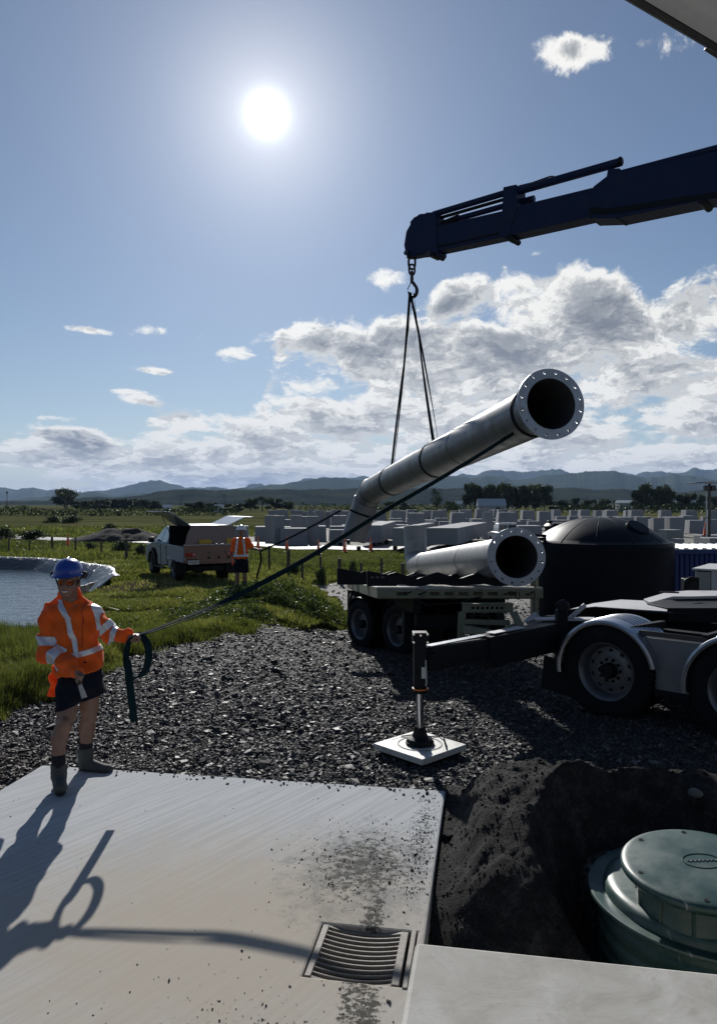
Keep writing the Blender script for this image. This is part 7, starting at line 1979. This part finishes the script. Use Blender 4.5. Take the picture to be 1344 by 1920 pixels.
# white pickup and other bits between the blocks
def small_ute(px, py, D, rz, lab):
    x_ = (px-672)/1400*D; root = empty('parked_pickup', (x_, D, t1(x_, D)), rz, label=lab, cat='pickup truck')
    Mw = mat('white_paint', (.62, .63, .64), .35, coat=.3)
    mb = MB(); mb.prism([(-2.5, .45), (2.5, .45), (2.55, .95), (1.4, 1.1), (-2.5, 1.1)], -.88, ((0, 0, 0), (0, 1, 0), (0, 0, 1), (1, 0, 0)), 1.76); b = mb.build('body', [Mw], root, bevel=.06)
    mb = MB(); mb.box((0, .1, 1.45), (1.62, 1.7, .75), taper=.82); mb.build('cab', [Mw], root, bevel=.06)
    for x0 in (-.39, .39): mb = MB(); mb.box((x0, -.72, 1.48), (.66, .04, .42)); mb.build('rear_window', [M_GLASS], root, bevel=.02)
    for k in range(7): mb = MB(); mb.box((-.66+k*.22, -.6, 1.86), (.05, .9, .07)); mb.build('roof_bar', [Mw], root)
    for sx in (-1, 1):
        for y in (-1.5, 1.5): mb = MB(); mb.tube((sx*.72, y, .38), (sx*.92, y, .38), .38, n=20); mb.build('wheel', [M_TYRE], root)
small_ute(947, 985, 62, R(4), 'white pickup seen from behind among the concrete blocks above the lower flange')

# ================================================================== LIGHT TOWER at the right edge
lt = W(1329, 1003, 36); g_ = t1(lt.x, 36)
lo_ = empty('light_tower', (lt.x, 36, g_), label='tall mast of a solar light tower with flat panels on top', cat='light tower')
ztp = H+(945-906)/1400*36-g_
mb = MB(); mb.tube((0, 0, .3), (0, 0, ztp), .07, n=10); mb.build('mast', [M_DKST], lo_)
mb = MB(); mb.tube((-.14, 0, .9), (-.14, 0, ztp-.4), .03, n=8); mb.build('mast_stay', [M_ALU], lo_)
for sx in (-1, 1):
    mb = MB(); mb.box((sx*.44, 0, ztp+.02), (.82, 1.1, .04), Matrix.Rotation(R(-3*1), 3, 'Y')); mb.build('solar_panel', [M_BLK], lo_, bevel=.005)
    mb = MB(); mb.box((sx*.16, -.03, ztp-.24), (.22, .2, .26)); mb.build('lamp_head', [M_DKST], lo_, bevel=.02)
mb = MB(); mb.box((0, 0, .45), (.34, .34, .9)); mb.build('mast_base', [M_BLK], lo_, bevel=.02)
for (px, py, w_, D, lab, hh) in ((1335, 1018, 1.0, 33, 'white edged low concrete base in front of the light tower', .75), (1318, 1012, .9, 38, 'pale concrete base left of the light tower mast', .6)):
    x_ = (px-672)/1400*D; g2 = t1(x_, D); zt2 = H-((1008 if D == 33 else 1003)-945)/1400*D
    mb = MB(); mb.box((0, 0, (zt2-g2)/2), (w_*1.3, 1.0, zt2-g2)); o = mb.build('plant_platform', [M_CB], None, bevel=.03); o.location = (x_+.3, D, g2); tag(o, lab, 'platform')
o = copy_tree(c0_); o.location = ((1321-672)/1400*37, 37, H-(1004-945)/1400*37); o.scale = (.7, .7, .7); tag(o, 'small orange road cone on the base at the foot of the light tower', 'traffic cone', 'orange cones along the far road')

M_SHADE_BODY = mat('shade_body_dark', (.025, .028, .033), .5, 0, var=.15, dirt=(.05, .048, .045), dscale=2, damt=.4)  # unseen vehicle body, added behind the camera to block rear sky light
def VB(c, d, name, m_=M_SHADE_BODY, bev=.03):
    mb = MB(); mb.box(Vector(c)-ov.location, d); return mb.build(name, [m_], ov, bevel=bev)
VB((2.2, -3.3, 2.35), (11.0, 2.5, 3.3), 'added_shade_body'); VB((2.2, -3.3, .62), (10.6, 1.1, .2), 'chassis', M_BLK, .01)
VB((-4.6, -3.3, 1.75), (2.1, 2.4, 2.5), 'cab', M_SHADE_BODY, .12); VB((-4.6, -2.09, 2.35), (1.3, .03, .8), 'added_cab_window', M_GLASS, .02)  # cab and wheels are part of the added light-blocking body
for x_ in (-4.9, 1.6, 3.0, 6.2):
    for y_ in (-4.25, -2.35):
        mb = MB(); mb.lathe(Vector((x_, y_, .45+.05))-ov.location, (0, 1 if y_ > -3 else -1, 0), [(-.14, 0), (-.14, .40), (-.11, .49), (.11, .49), (.14, .40), (.14, .28), (.06, .26), (.06, 0)], 28); mb.build('wheel', [M_TYRE], ov)
# ================================================================== VEGETATION
def m_leaf(name, stops, tr=.45, attr='tint'):
    m_ = bpy.data.materials.new(name); m_.use_nodes = True; t = NT(m_.node_tree); t.n.remove(t.n['Principled BSDF'])
    tn = t.sep(t.attr(attr)); c = t.ramp(tn[0], stops)
    d = t.n.new('ShaderNodeBsdfDiffuse'); t.link(c, d.inputs['Color'])
    tl_ = t.n.new('ShaderNodeBsdfTranslucent'); t.link(t.mix(1.0, c, (1.0, 1.04, .50), 'MULTIPLY'), tl_.inputs['Color'])
    g = t.n.new('ShaderNodeBsdfGlossy'); g.inputs['Roughness'].default_value = .45; g.inputs['Color'].default_value = (.9, .95, .9, 1)
    mx = t.n.new('ShaderNodeMixShader'); mx.inputs[0].default_value = tr; t.link(d.outputs[0], mx.inputs[1]); t.link(tl_.outputs[0], mx.inputs[2])
    m2 = t.n.new('ShaderNodeMixShader'); m2.inputs[0].default_value = .045; t.link(mx.outputs[0], m2.inputs[1]); t.link(g.outputs[0], m2.inputs[2])
    t.link(m2.outputs[0], t.n['Material Output'].inputs['Surface']); return m_
M_GRASS = m_leaf('grass_blade', [(0, (.045, .058, .018)), (.35, (.090, .108, .032)), (.7, (.160, .172, .058)), (.9, (.25, .235, .105)), (1, (.38, .34, .20))], .5)
M_WEED = m_leaf('weed_leaf', [(0, (.024, .042, .014)), (.5, (.065, .090, .028)), (.9, (.13, .15, .050)), (1, (.5, .5, .42))], .4)
M_TREE = m_leaf('tree_leaf', [(0, (.014, .024, .010)), (.6, (.030, .044, .018)), (1, (.060, .075, .028))], .2)
M_BUSH = m_leaf('bush_leaf', [(0, (.012, .024, .010)), (.6, (.030, .052, .018)), (1, (.075, .10, .035))], .25)
M_BARK = mat('bark', (.045, .035, .028), .9, var=.3, bump=.5)
def blades(name, X, Y, Z, hgt, wid, seed, mat_, tint, lean=.35):
    rg = np.random.default_rng(seed); n = len(X); a = rg.uniform(0, 2*np.pi, n); la = rg.uniform(0, 2*np.pi, n); ll = np.abs(rg.normal(0, lean, n))*hgt
    wx, wy = np.cos(a)*wid/2, np.sin(a)*wid/2; V = np.zeros((n, 6, 3))
    for j, (u, w_) in enumerate(((0, 1), (.55, .75), (1, .08))):
        bx = X+np.cos(la)*ll*u*u; by = Y+np.sin(la)*ll*u*u; bz = Z+hgt*u*(1-.15*u*np.minimum(ll/hgt, 1))
        V[:, 2*j] = np.stack([bx-wx*w_, by-wy*w_, bz], 1); V[:, 2*j+1] = np.stack([bx+wx*w_, by+wy*w_, bz], 1)
    Q = np.array([(0, 1, 3, 2), (2, 3, 5, 4)]); Fq = (Q[None]+(np.arange(n)*6)[:, None, None]).reshape(-1, 4)
    o = mesh_np(name, V.reshape(-1, 3), Fq, [mat_]); set_col(o.data, 'tint', np.repeat(np.stack([tint]*3, 1), 6, 0)); return o
def samp(n, seed, d0, d1, pw, p0, p1):
    rg = np.random.default_rng(seed); D = (d0**(-pw)+rg.random(n)*(d1**(-pw)-d0**(-pw)))**(-1/pw); px = rg.uniform(p0, p1, n); return (px-672)/1400*D, D, rg
def off_pad(X, Y): return poly_sdf(X, Y, GRAVEL_POLY)+fbm(X*1.5, Y*1.5, 3, 21)*0.5
PATCH = lambda X, Y, s, seed: fbm(X*s, Y*s, 3, seed)+.5
# tall lush grass between the gravel and the pond
X, Y, rg = samp(300000, 1, 7.3, 22, 1.4, -330, 560)
g_ = off_pad(X, Y); pd = poly_sdf(X, Y, POND)
pr = PATCH(X, Y, .9, 13)
k = (g_ > -.12+.25*rg.random(len(X))) & (pd > .10) & (rg.random(len(X)) < sst(pr, .05, .42)*.95+.12)
X, Y, g_, pd, pr = X[k], Y[k], g_[k], pd[k], pr[k]; n = len(X)
tall = np.clip(sst(16.5-Y, 0, 5)*.9+np.exp(-(pd/1.0)**2)*.65+.22*(pr > .6)*sst(22-Y, 0, 5), .12, 1.1)*sst(g_, -.3, .5)
clump = .6+.9*np.clip(fbm(X*3.2, Y*3.2, 2, 17)+.35, 0, 1)
hh = np.clip(.05+.30*tall*clump*np.random.default_rng(2).uniform(.45, 1.15, n), .035, .60)
tint = np.clip(.42+.55*(fbm(X*1.4, Y*1.4, 3, 8))+np.random.default_rng(3).normal(0, .17, n)+.12*sst(Y, 13, 18), 0, 1)
o = blades('tall_grass', X, Y, T(X, Y), hh, .0045+.0011*Y*.55, 4, M_GRASS, tint); tag(o, 'long lush green grass between the gravel yard and the pond', 'grass', kind='stuff')
# mown looking grass round the pickup
X, Y, rg = samp(240000, 5, 15.5, 36, 1.1, -230, 720)
g_ = off_pad(X, Y); pd = poly_sdf(X, Y, POND); bare = np.hypot((X+7.9)*1.3, (Y-23.4)*.8)
k = (g_ > .05) & (pd > .35) & ((bare > 2.2) | (rg.random(len(X)) < .12)) & (rg.random(len(X)) < .25+.75*sst(PATCH(X, Y, .7, 33), .1, .5))
X, Y = X[k], Y[k]; n = len(X)
hh = np.random.default_rng(6).uniform(.03, .10, n)*(1+1.3*sst(fbm(X*.8, Y*.8, 3, 44), .12, .35)+.9*sst(Y, 27, 34))
tint = np.clip(.60+.45*fbm(X*.6, Y*.6, 3, 18)+np.random.default_rng(7).normal(0, .16, n), 0, 1)
o = blades('short_grass', X, Y, T(X, Y), hh, .016+.0009*Y, 8, M_GRASS, tint, .6); tag(o, 'short trodden green grass round the silver pickup', 'grass', kind='stuff')
# rough paddock either side of the road
X, Y, rg = samp(120000, 9, 30, 120, 1.0, -60, 1400)
g_ = off_pad(X, Y); yr = np.array(road_y(X)); pd = poly_sdf(X, Y, POND)
k = (g_ > .1) & (np.abs(Y-yr) > 3.1) & (pd > .3) & ~((Y > 58) & (X > -11)) & (rg.random(len(X)) < .2+.8*sst(PATCH(X, Y, .25, 53), .15, .6))
X, Y = X[k], Y[k]; n = len(X)
hh = np.random.default_rng(10).uniform(.12, .42, n)*(.5+1.0*np.clip(fbm(X*.35, Y*.35, 3, 64)+.4, 0, 1))*np.clip(Y/45, .8, 1.5)*(1-.68*sst(-np.abs(Y-np.array(road_y(X))+5.0), -15, -6))
tint = np.clip(.30+.55*fbm(X*.12, Y*.16, 3, 28)+np.random.default_rng(11).normal(0, .15, n), 0, .92)
o = blades('rough_grass', X, Y, T(X, Y)-.02, hh, .012+.0020*Y, 12, M_GRASS, tint, .5); tag(o, 'rough uncut grass along the far road and fence', 'grass', kind='stuff')
# leaf clouds
def leaf_cloud(name, P, size, seed, mat_, tint, parent=None, squash=1.0):
    rg = np.random.default_rng(seed); n = len(P); a = rg.normal(0, 1, (n, 3)); a /= np.linalg.norm(a, axis=1)[:, None]; b = np.cross(a, rg.normal(0, 1, (n, 3))); b /= np.linalg.norm(b, axis=1)[:, None]; c = np.cross(a, b)
    s = size[:, None] if hasattr(size, '__len__') else size
    V = np.stack([P-b*s*.5, P+c*s*.34, P+b*s*.5, P-c*s*.34], 1)
    Fq = np.arange(n*4).reshape(-1, 4); o = mesh_np(name, V.reshape(-1, 3), Fq, [mat_], parent); set_col(o.data, 'tint', np.repeat(np.stack([tint]*3, 1), 4, 0)); return o
# weeds on the bank beside the trailer
rg = np.random.default_rng(70); n = 60000
X = rg.normal(-1.95, 1.35, n); Y = rg.normal(18.8, 2.3, n); g_ = off_pad(X, Y); lump = np.clip(fbm(X*1.2, Y*1.2, 3, 91)+.55, 0, 1.1)*np.exp(-(((X+1.8)/2.1)**2+((Y-18.8)/3.4)**2))
k = (g_ > .02) & (lump > .10) & (Y < 25); X, Y, lump, g_ = X[k], Y[k], lump[k], g_[k]; n = len(X)
u = np.random.default_rng(71).random(n)**.7; Z = T(X, Y)+u*(.62*lump+.5*np.clip(fbm(X*4.5, Y*4.5, 2, 12), 0, 1)*lump)*sst(g_, -.1, .5)+.01
tn = np.clip(.38+.5*fbm(X*1.8, Y*1.8, 2, 33)+.25*(u-.5)+np.random.default_rng(72).normal(0, .13, n), 0, .88); fl = np.random.default_rng(73).random(n) < .006; tn[fl] = 1.0
o = leaf_cloud('weeds', np.stack([X, Y, Z], 1), np.where(fl, .035, np.random.default_rng(74).uniform(.035, .085, n)), 75, M_WEED, tn); tag(o, 'leafy green weeds with tiny pale flowers on the bank beside the trailer', 'weeds', kind='stuff')
# low clover-like leaves in the near grass
rg = np.random.default_rng(80); X, Y, rg = samp(26000, 81, 8, 17, 1.3, -60, 430); k = (off_pad(X, Y) > .02) & (poly_sdf(X, Y, POND) > .3) & (PATCH(X, Y, 1.6, 98) > .52); X, Y = X[k], Y[k]; n = len(X)
o = leaf_cloud('broad_weeds', np.stack([X, Y, T(X, Y)+rg.random(n)*.16], 1), rg.uniform(.02, .055, n), 82, M_WEED, np.clip(rg.normal(.6, .15, n), 0, .88)); tag(o, 'low broad-leaved weeds among the long grass near the man', 'weeds', kind='stuff')

# ---- trees and bushes: crown of many small leaf faces round limbs
def make_tree(h, w, seed, leaf=.5, n=2600, trunk=.28, shape=1.0, mat_=None, flat=False, root_name='tree', loose=0.0):
    rg = np.random.default_rng(seed); root = empty(root_name, (0, 0, 0))
    nb = 15; th = h*trunk; P = []; tn = []
    cb = []
    for i in range(nb):
        a = rg.uniform(0, 2*np.pi); r = math.sqrt(rg.random())*w*.5*.72; z = th+(h-th)*rg.uniform(.12, .86)
        if flat: z = h*rg.uniform(.68, .92)
        else: r *= (1-.55*((z-th)/(h-th))**2*shape)
        cb.append((r*math.cos(a), r*math.sin(a), z, w*rg.uniform(.13, .24)))
    for i, (cx_, cy_, cz_, cr_) in enumerate(cb):
        m2 = n//nb; d = rg.normal(0, 1, (m2, 3)); d /= np.linalg.norm(d, axis=1)[:, None]; rr = cr_*(rg.random(m2)**.33)*(1+.25*rg.normal(0, 1, m2)*(1+loose))
        p = d*rr[:, None]*np.array([1, 1, .75 if not flat else .45])+np.array([cx_, cy_, cz_]); P.append(p); tn.append(np.clip(rg.normal(.5, .22)+rg.normal(0, .15, m2), 0, 1))
    P = np.concatenate(P); k = P[:, 2] > th*.55; P = P[k]; tn = np.concatenate(tn)[k]
    leaf_cloud('crown', P, rg.uniform(leaf*.6, leaf*1.2, len(P)), seed+1, mat_ or M_TREE, tn, root)
    mb = MB(); mb.path([(0, 0, -.3), (w*.01, 0, th*.5), (0, w*.01, th), (w*.02, 0, h*.6)], [w*.035, w*.028, w*.024, w*.008], 7)
    for (cx_, cy_, cz_, cr_) in cb[:7]: mb.path([(0, 0, th*rg.uniform(.7, 1.0)), (cx_*.5, cy_*.5, (th+cz_)*.5), (cx_, cy_, cz_)], [w*.016, w*.010, w*.004], 5)
    mb.build('trunk', [M_BARK], root); return root
protos = {}
def put_tree(kind, px, ytop, wpx, D, label, group, rot=0.0, zt=None):
    """kind picks a prototype of unit height 10 and width 8, scaled to size"""
    x_ = (px-672)/1400*D; g = t1(x_, D); h = (H+(945-ytop)/1400*D-g)*1.04; w = wpx/1400*D*1.12
    if kind not in protos:
        p = dict(full=dict(h=10, w=8, seed=201, leaf=.75, n=4200, trunk=.06, shape=.5), broad=dict(h=10, w=10, seed=211, leaf=.75, n=4600, trunk=.08, shape=.4), loose=dict(h=10, w=8, seed=221, leaf=.45, n=1700, trunk=.25, loose=1.0), flat=dict(h=10, w=12, seed=231, leaf=.5, n=2000, trunk=.5, flat=True), bush=dict(h=10, w=14, seed=241, leaf=.9, n=2600, trunk=.03, mat_=M_BUSH, root_name='bush'), dense=dict(h=10, w=9, seed=251, leaf=.75, n=4200, trunk=.04, shape=.3))[kind]
        o = make_tree(**p); protos[kind] = (o, p['w'])
    else: o = copy_tree(protos[kind][0])
    o.location = (x_, D, g-.05); s = h/10; sw = w/protos[kind][1]; o.scale = (sw, sw, s); o.rotation_euler = (0, 0, rot)
    return tag(o, label, 'bush' if kind == 'bush' else 'tree', group)
ORD = ['first', 'second', 'third', 'fourth', 'fifth', 'sixth', 'seventh', 'eighth', 'ninth', 'tenth', 'eleventh', 'twelfth', 'thirteenth', 'fourteenth', 'fifteenth', 'sixteenth', 'seventeenth', 'eighteenth', 'nineteenth', 'twentieth', 'twenty-first', 'twenty-second', 'twenty-third', 'twenty-fourth', 'twenty-fifth', 'twenty-sixth', 'twenty-seventh', 'twenty-eighth', 'twenty-ninth', 'thirtieth', 'thirty-first', 'thirty-second', 'thirty-third']
rr = random.Random(3)
for i, px in enumerate((882, 900, 918, 934, 950, 966, 985, 1003, 1020)):
    put_tree('full' if i % 2 else 'broad', px, 909+rr.uniform(-2, 3), 30, 400+rr.uniform(-10, 10), f'{ORD[i]} tree from the left in the dark grove right of the hanging pipe', 'trees of the dark grove', rot=i*1.3)
for i, (px, y, w) in enumerate(((1194, 914, 26), (1208, 909, 28), (1226, 910, 30), (1243, 912, 28), (1256, 917, 20))):
    put_tree('broad' if i % 2 else 'dense', px, y, w, 380, f'{ORD[i]} tree from the left in the dark clump near the light tower', 'trees of the right-hand clump', rot=i*2.1)
for i, (px, y, w) in enumerate(((1276, 923, 24), (1293, 921, 26), (1312, 924, 22), (1336, 927, 26))):
    put_tree('dense', px, y, w, 390, f'{ORD[i]} low tree from the left beside the light tower mast on the horizon', 'low trees at the right', rot=i*1.7)
put_tree('loose', 818, 914, 26, 330, 'single loose-crowned tree on the horizon just right of the bent pipe', None, .4)
put_tree('broad', 122, 918, 46, 640, 'rounded pale grey-green tree on the far left horizon', None, .2); put_tree('flat', 126, 925, 36, 520, 'dark flat-topped tree in front of the rounded tree on the left horizon', None, 1.0)
for i, px in enumerate(range(150, 305, 12)):
    put_tree('dense', px, 938-5*math.sin((px-150)/155*math.pi)+rr.uniform(-1.5, 1.5), 24, 560+rr.uniform(-15, 15), f'{ORD[i]} tree from the left in the dark wood on the left horizon', 'trees of the dark wood at the left', rot=i*1.1)
for i, (px, y, w) in enumerate(((358, 941, 26), (378, 938, 30), (398, 940, 28), (422, 942, 26), (446, 941, 24))):
    put_tree('dense', px, y, w, 360, f'{ORD[i]} dark tree from the left in the low line above the silver pickup', 'low trees above the pickup', rot=i*.9)
for i, (px, y, w) in enumerate(((470, 936, 30), (492, 931, 34), (515, 935, 30), (540, 940, 26))):
    put_tree('flat' if i == 1 else 'broad', px, y, w, 430, f'{ORD[i]} tree from the left in the clump left of the bent pipe', 'trees left of the bent pipe', rot=i*1.9)
for i, (px, y, w) in enumerate(((1058, 935, 30), (1080, 930, 22), (1104, 934, 30), (1130, 933, 32), (1156, 936, 26), (1040, 938, 26), (846, 938, 26), (760, 940, 30), (730, 938, 26))):
    put_tree('dense', px, y, w, 450, f'{["low dark tree behind the yard above the tank dome, sixth from the light tower", "slim dark tree behind the yard above the tank dome", "low dark tree behind the yard right of the slim one", "wide low dark tree behind the yard, left of the right-hand clump", "low tree nearest the left of the right-hand dark clump", "low dark tree just right of the dark grove", "low tree under the left end of the dark grove", "low tree behind the yard under the hanging pipe", "low tree on the horizon touching the hanging pipe"][i]}', 'low trees behind the yard', rot=i)
bl = ['dark bush at the far left beyond the road', 'dark bush beyond the road, second from the left edge', 'dark round bush on the paddock above the blue helmet', 'smaller dark bush left of the round one on the paddock', 'dark bush on the soil bank left of the pickup', 'dark bush at the left end of the soil bank', 'leafy bush on the near side of the road left of the pickup', 'bush on the near side of the road above the blue helmet', 'dark bush right of the white helmet below the cones', 'dark bush by the fence above the left end of the trailer', 'low bush at the fence below the road cones', 'dark bush at the roadside just left of the pickup mirror']
for i, (px, y, w, D) in enumerate(((10, 989, 50, 74), (62, 993, 60, 72), (132, 966, 44, 150), (98, 967, 32, 150), (205, 982, 40, 76), (190, 999, 44, 70), (232, 1013, 44, 46), (172, 1016, 30, 46), (552, 1053, 26, 33), (660, 1052, 22, 32), (600, 1062, 28, 30), (262, 1020, 30, 42))):
    put_tree('bush', px, y, w, D, bl[i], 'bushes on the paddock and roadside', rot=i*.8)
# hedge lines across the far fields
def hedge(x0, x1, D, ytop, lab, seed):
    rg = np.random.default_rng(seed); xa, xb = (x0-672)/1400*D, (x1-672)/1400*D; n = int((xb-xa)*26); g = t1((xa+xb)/2, D); h = H-(ytop-945)/1400*D-g
    X = rg.uniform(xa, xb, n); root = empty('hedge', ((xa+xb)/2, D, g), label=lab, cat='hedge'); tp_ = h*(.75+.5*np.clip(fbm(X*.25, X*0, 3, seed)+.3, 0, 1)); Z = rg.random(n)**.8*tp_
    leaf_cloud('foliage', np.stack([X-root.location.x, rg.normal(0, .8, n), Z], 1), rg.uniform(.5, 1.0, n), seed, M_BUSH, np.clip(rg.normal(.4, .2, n), 0, 1), root)
    mb = MB()
    for k in range(12): x_ = xa+(xb-xa)*(k+.5)/12-root.location.x; mb.tube((x_, 0, -.2), (x_, 0, h*.5), .12, .06, 6)
    mb.build('stems', [M_BARK], root)
hedge(-60, 445, 250, 951, 'long dark hedge line across the far field at the left', 5)
hedge(1040, 1400, 300, 945, 'long dark hedge line behind the block yard at the right', 6)
hedge(560, 900, 330, 944, 'dark hedge line behind the block yard under the hanging pipe', 7)

# ---- dark soil bank left of the pickup
sb = W(225, 1008, 68); xs_, ys_ = np.arange(-5, 5.01, .25), np.arange(-3, 3.01, .25)
Xg, Yg = np.meshgrid(xs_, ys_); Zg = 1.3*np.clip(1-np.sqrt((Xg/4.9)**2+(Yg/2.8)**2), 0, 1)**.7*(1+.5*fbm(Xg*.8, Yg*.8, 4, 5))-.1
i_ = np.arange(len(xs_)-1)[None]+np.arange(len(ys_)-1)[:, None]*len(xs_); o = mesh_np('soil_bank', np.stack([Xg, Yg, Zg], -1).reshape(-1, 3), np.stack([i_, i_+1, i_+len(xs_)+1, i_+len(xs_)], -1).reshape(-1, 4), [M_SOIL], smooth=True)
o.location = (sb.x, 68, t1(sb.x, 68)); tag(o, 'dark bank of dug soil beyond the road left of the pickup', 'soil bank')

# ---- post and wire fence
FP = [(-40, 50), (17, 47), (56, 45.5), (99, 44), (142, 42.5), (190, 41), (238, 39.5), (290, 38), (345, 36.5), (400, 35.2), (455, 34), (505, 33), (540, 32.2), (567, 31.8), (602, 31.2), (636, 30.6), (676, 30), (716, 29.6), (756, 29.2), (800, 29), (850, 29)]
f0 = onG(300, 38); fe = empty('wire_fence', f0, label='weathered post and wire fence crossing the paddock beyond the pickup', cat='fence')
M_POST = mat('weathered_post', (.075, .065, .055), .9, var=.3)
tops = []
for i, (px, D) in enumerate(FP):
    p = onG(px, D)-f0; h = 1.0+.12*math.sin(i*2.3); thick = .055 if i % 3 else .08
    mb = MB(); mb.tube(p+Vector((0, 0, -.2)), p+Vector((.03*math.sin(i*1.7), 0, h)), thick, thick*.9, 8); mb.build('post', [M_POST], fe); tops.append(p)
for z in (.35, .62, .88):
    mb = MB(); mb.path([p+Vector((0, -.06, z)) for p in tops], .006, 4); mb.build('wire', [M_DKST], fe)
# ---- utility poles, mast, sheds
for i, (px, yt, D) in enumerate(((338, 927, 500), (342, 928, 500), (419, 926, 500), (423, 927, 500), (396, 934, 600), (1100, 930, 600))):
    x_ = (px-672)/1400*D; g = t1(x_, D); h = H+(945-yt)/1400*D-g; root = empty('utility_pole', (x_, D, g), label=['left pole of the left-hand pair on the horizon above the pickup', 'right pole of the left-hand pair on the horizon above the pickup', 'left pole of the pair on the horizon above the white helmet', 'right pole of the pair on the horizon above the white helmet', 'short lone pole between the two pairs on the horizon', 'slim pole on the horizon above the tank dome'][i], cat='utility pole', group='poles on the horizon')
    mb = MB(); mb.tube((0, 0, -.5), (0, 0, h), .22, .16, 8); mb.build('pole', [M_POST], root); mb = MB(); mb.box((0, 0, h-.5), (2.2, .15, .15)); mb.build('crossarm', [M_POST], root)
x_ = (14-672)/1400*600; root = empty('radio_mast', (x_, 600, -1.5), label='thin radio mast at the far left edge of the horizon', cat='mast'); mb = MB(); mb.tube((0, 0, 0), (0, 0, 13.8), .35, .22, 8); mb.build('mast', [M_DKST], root); mb = MB(); mb.tube((0, 0, 12.2), (0, 0, 13.9), .7, .7, 8); mb.build('antenna', [M_DKST], root)
def shed(px0, px1, ytop, yb, D, lab, roofc, ridge_=.4):
    x0, x1 = (px0-672)/1400*D, (px1-672)/1400*D; zt_ = H+(945-ytop)/1400*D; g = t1((x0+x1)/2, D); ze = zt_-(zt_-g)*ridge_
    root = empty('farm_shed', ((x0+x1)/2, D, g), label=lab, cat='shed'); w = x1-x0; d = w*.5
    mb = MB(); mb.box((0, 0, (ze-g)/2), (w, d, ze-g)); wl_ = mb.build('wall', [mat('shed_wall', (.30, .31, .31), .8)], root, smooth=0)
    mb = MB(); mb.prism([(-d*.55, ze-g), (0, zt_-g), (d*.55, ze-g)], -w/2*1.03, ((0, 0, 0), (0, 1, 0), (0, 0, 1), (1, 0, 0)), w*1.03); mb.build('roof', [roofc], root, smooth=0)
    mb = MB(); mb.box((w*.2, -d/2-.03, (ze-g)*.42), (w*.14, .06, (ze-g)*.8)); mb.build('door', [M_BLK], root)
RF1 = mat('pale_roof', (.42, .47, .50), .4, .3); RF2 = mat('white_roof', (.62, .63, .63), .45)
shed(895, 946, 935, 946, 260, 'long pale roofed shed under the dark grove on the horizon', RF1, .45)
shed(853, 872, 939, 946, 600, 'tiny white roof just left of the pale roofed shed', RF2); shed(956, 974, 940, 946, 620, 'tiny white roof right of the pale roofed shed', RF2)
shed(1156, 1200, 938, 950, 420, 'low white roofed building behind the yard above the tank', RF2, .25); shed(1208, 1240, 940, 950, 480, 'small grey roofed building right of the low white roofed one', RF1, .3)
shed(1266, 1302, 938, 950, 430, 'small house roof behind the yard left of the light tower', RF2, .4); shed(402, 420, 946, 951, 340, 'tiny white shed on the far field above the pickup', RF2); shed(306, 322, 946, 951, 360, 'tiny pale shed on the far field left of the pickup door', RF2)

# a few stones kicked onto the back edge of the slab
rg = np.random.default_rng(404); n = 90; a_ = rg.uniform(-3.4, -.1, n); b_ = -np.abs(rg.normal(0, .06, n))-.012
sp = np.stack([C1.x+Vx.x*a_+U.x*b_, C1.y+Vx.y*a_+U.y*b_, np.full(n, .004)], 1)
o = stones(n, sp, rg.uniform(.008, .026, n), 'edge_stones', M_ST, seed=405, flat=.5); tag(o, 'small stones kicked onto the back edge of the slab', 'gravel', kind='stuff')
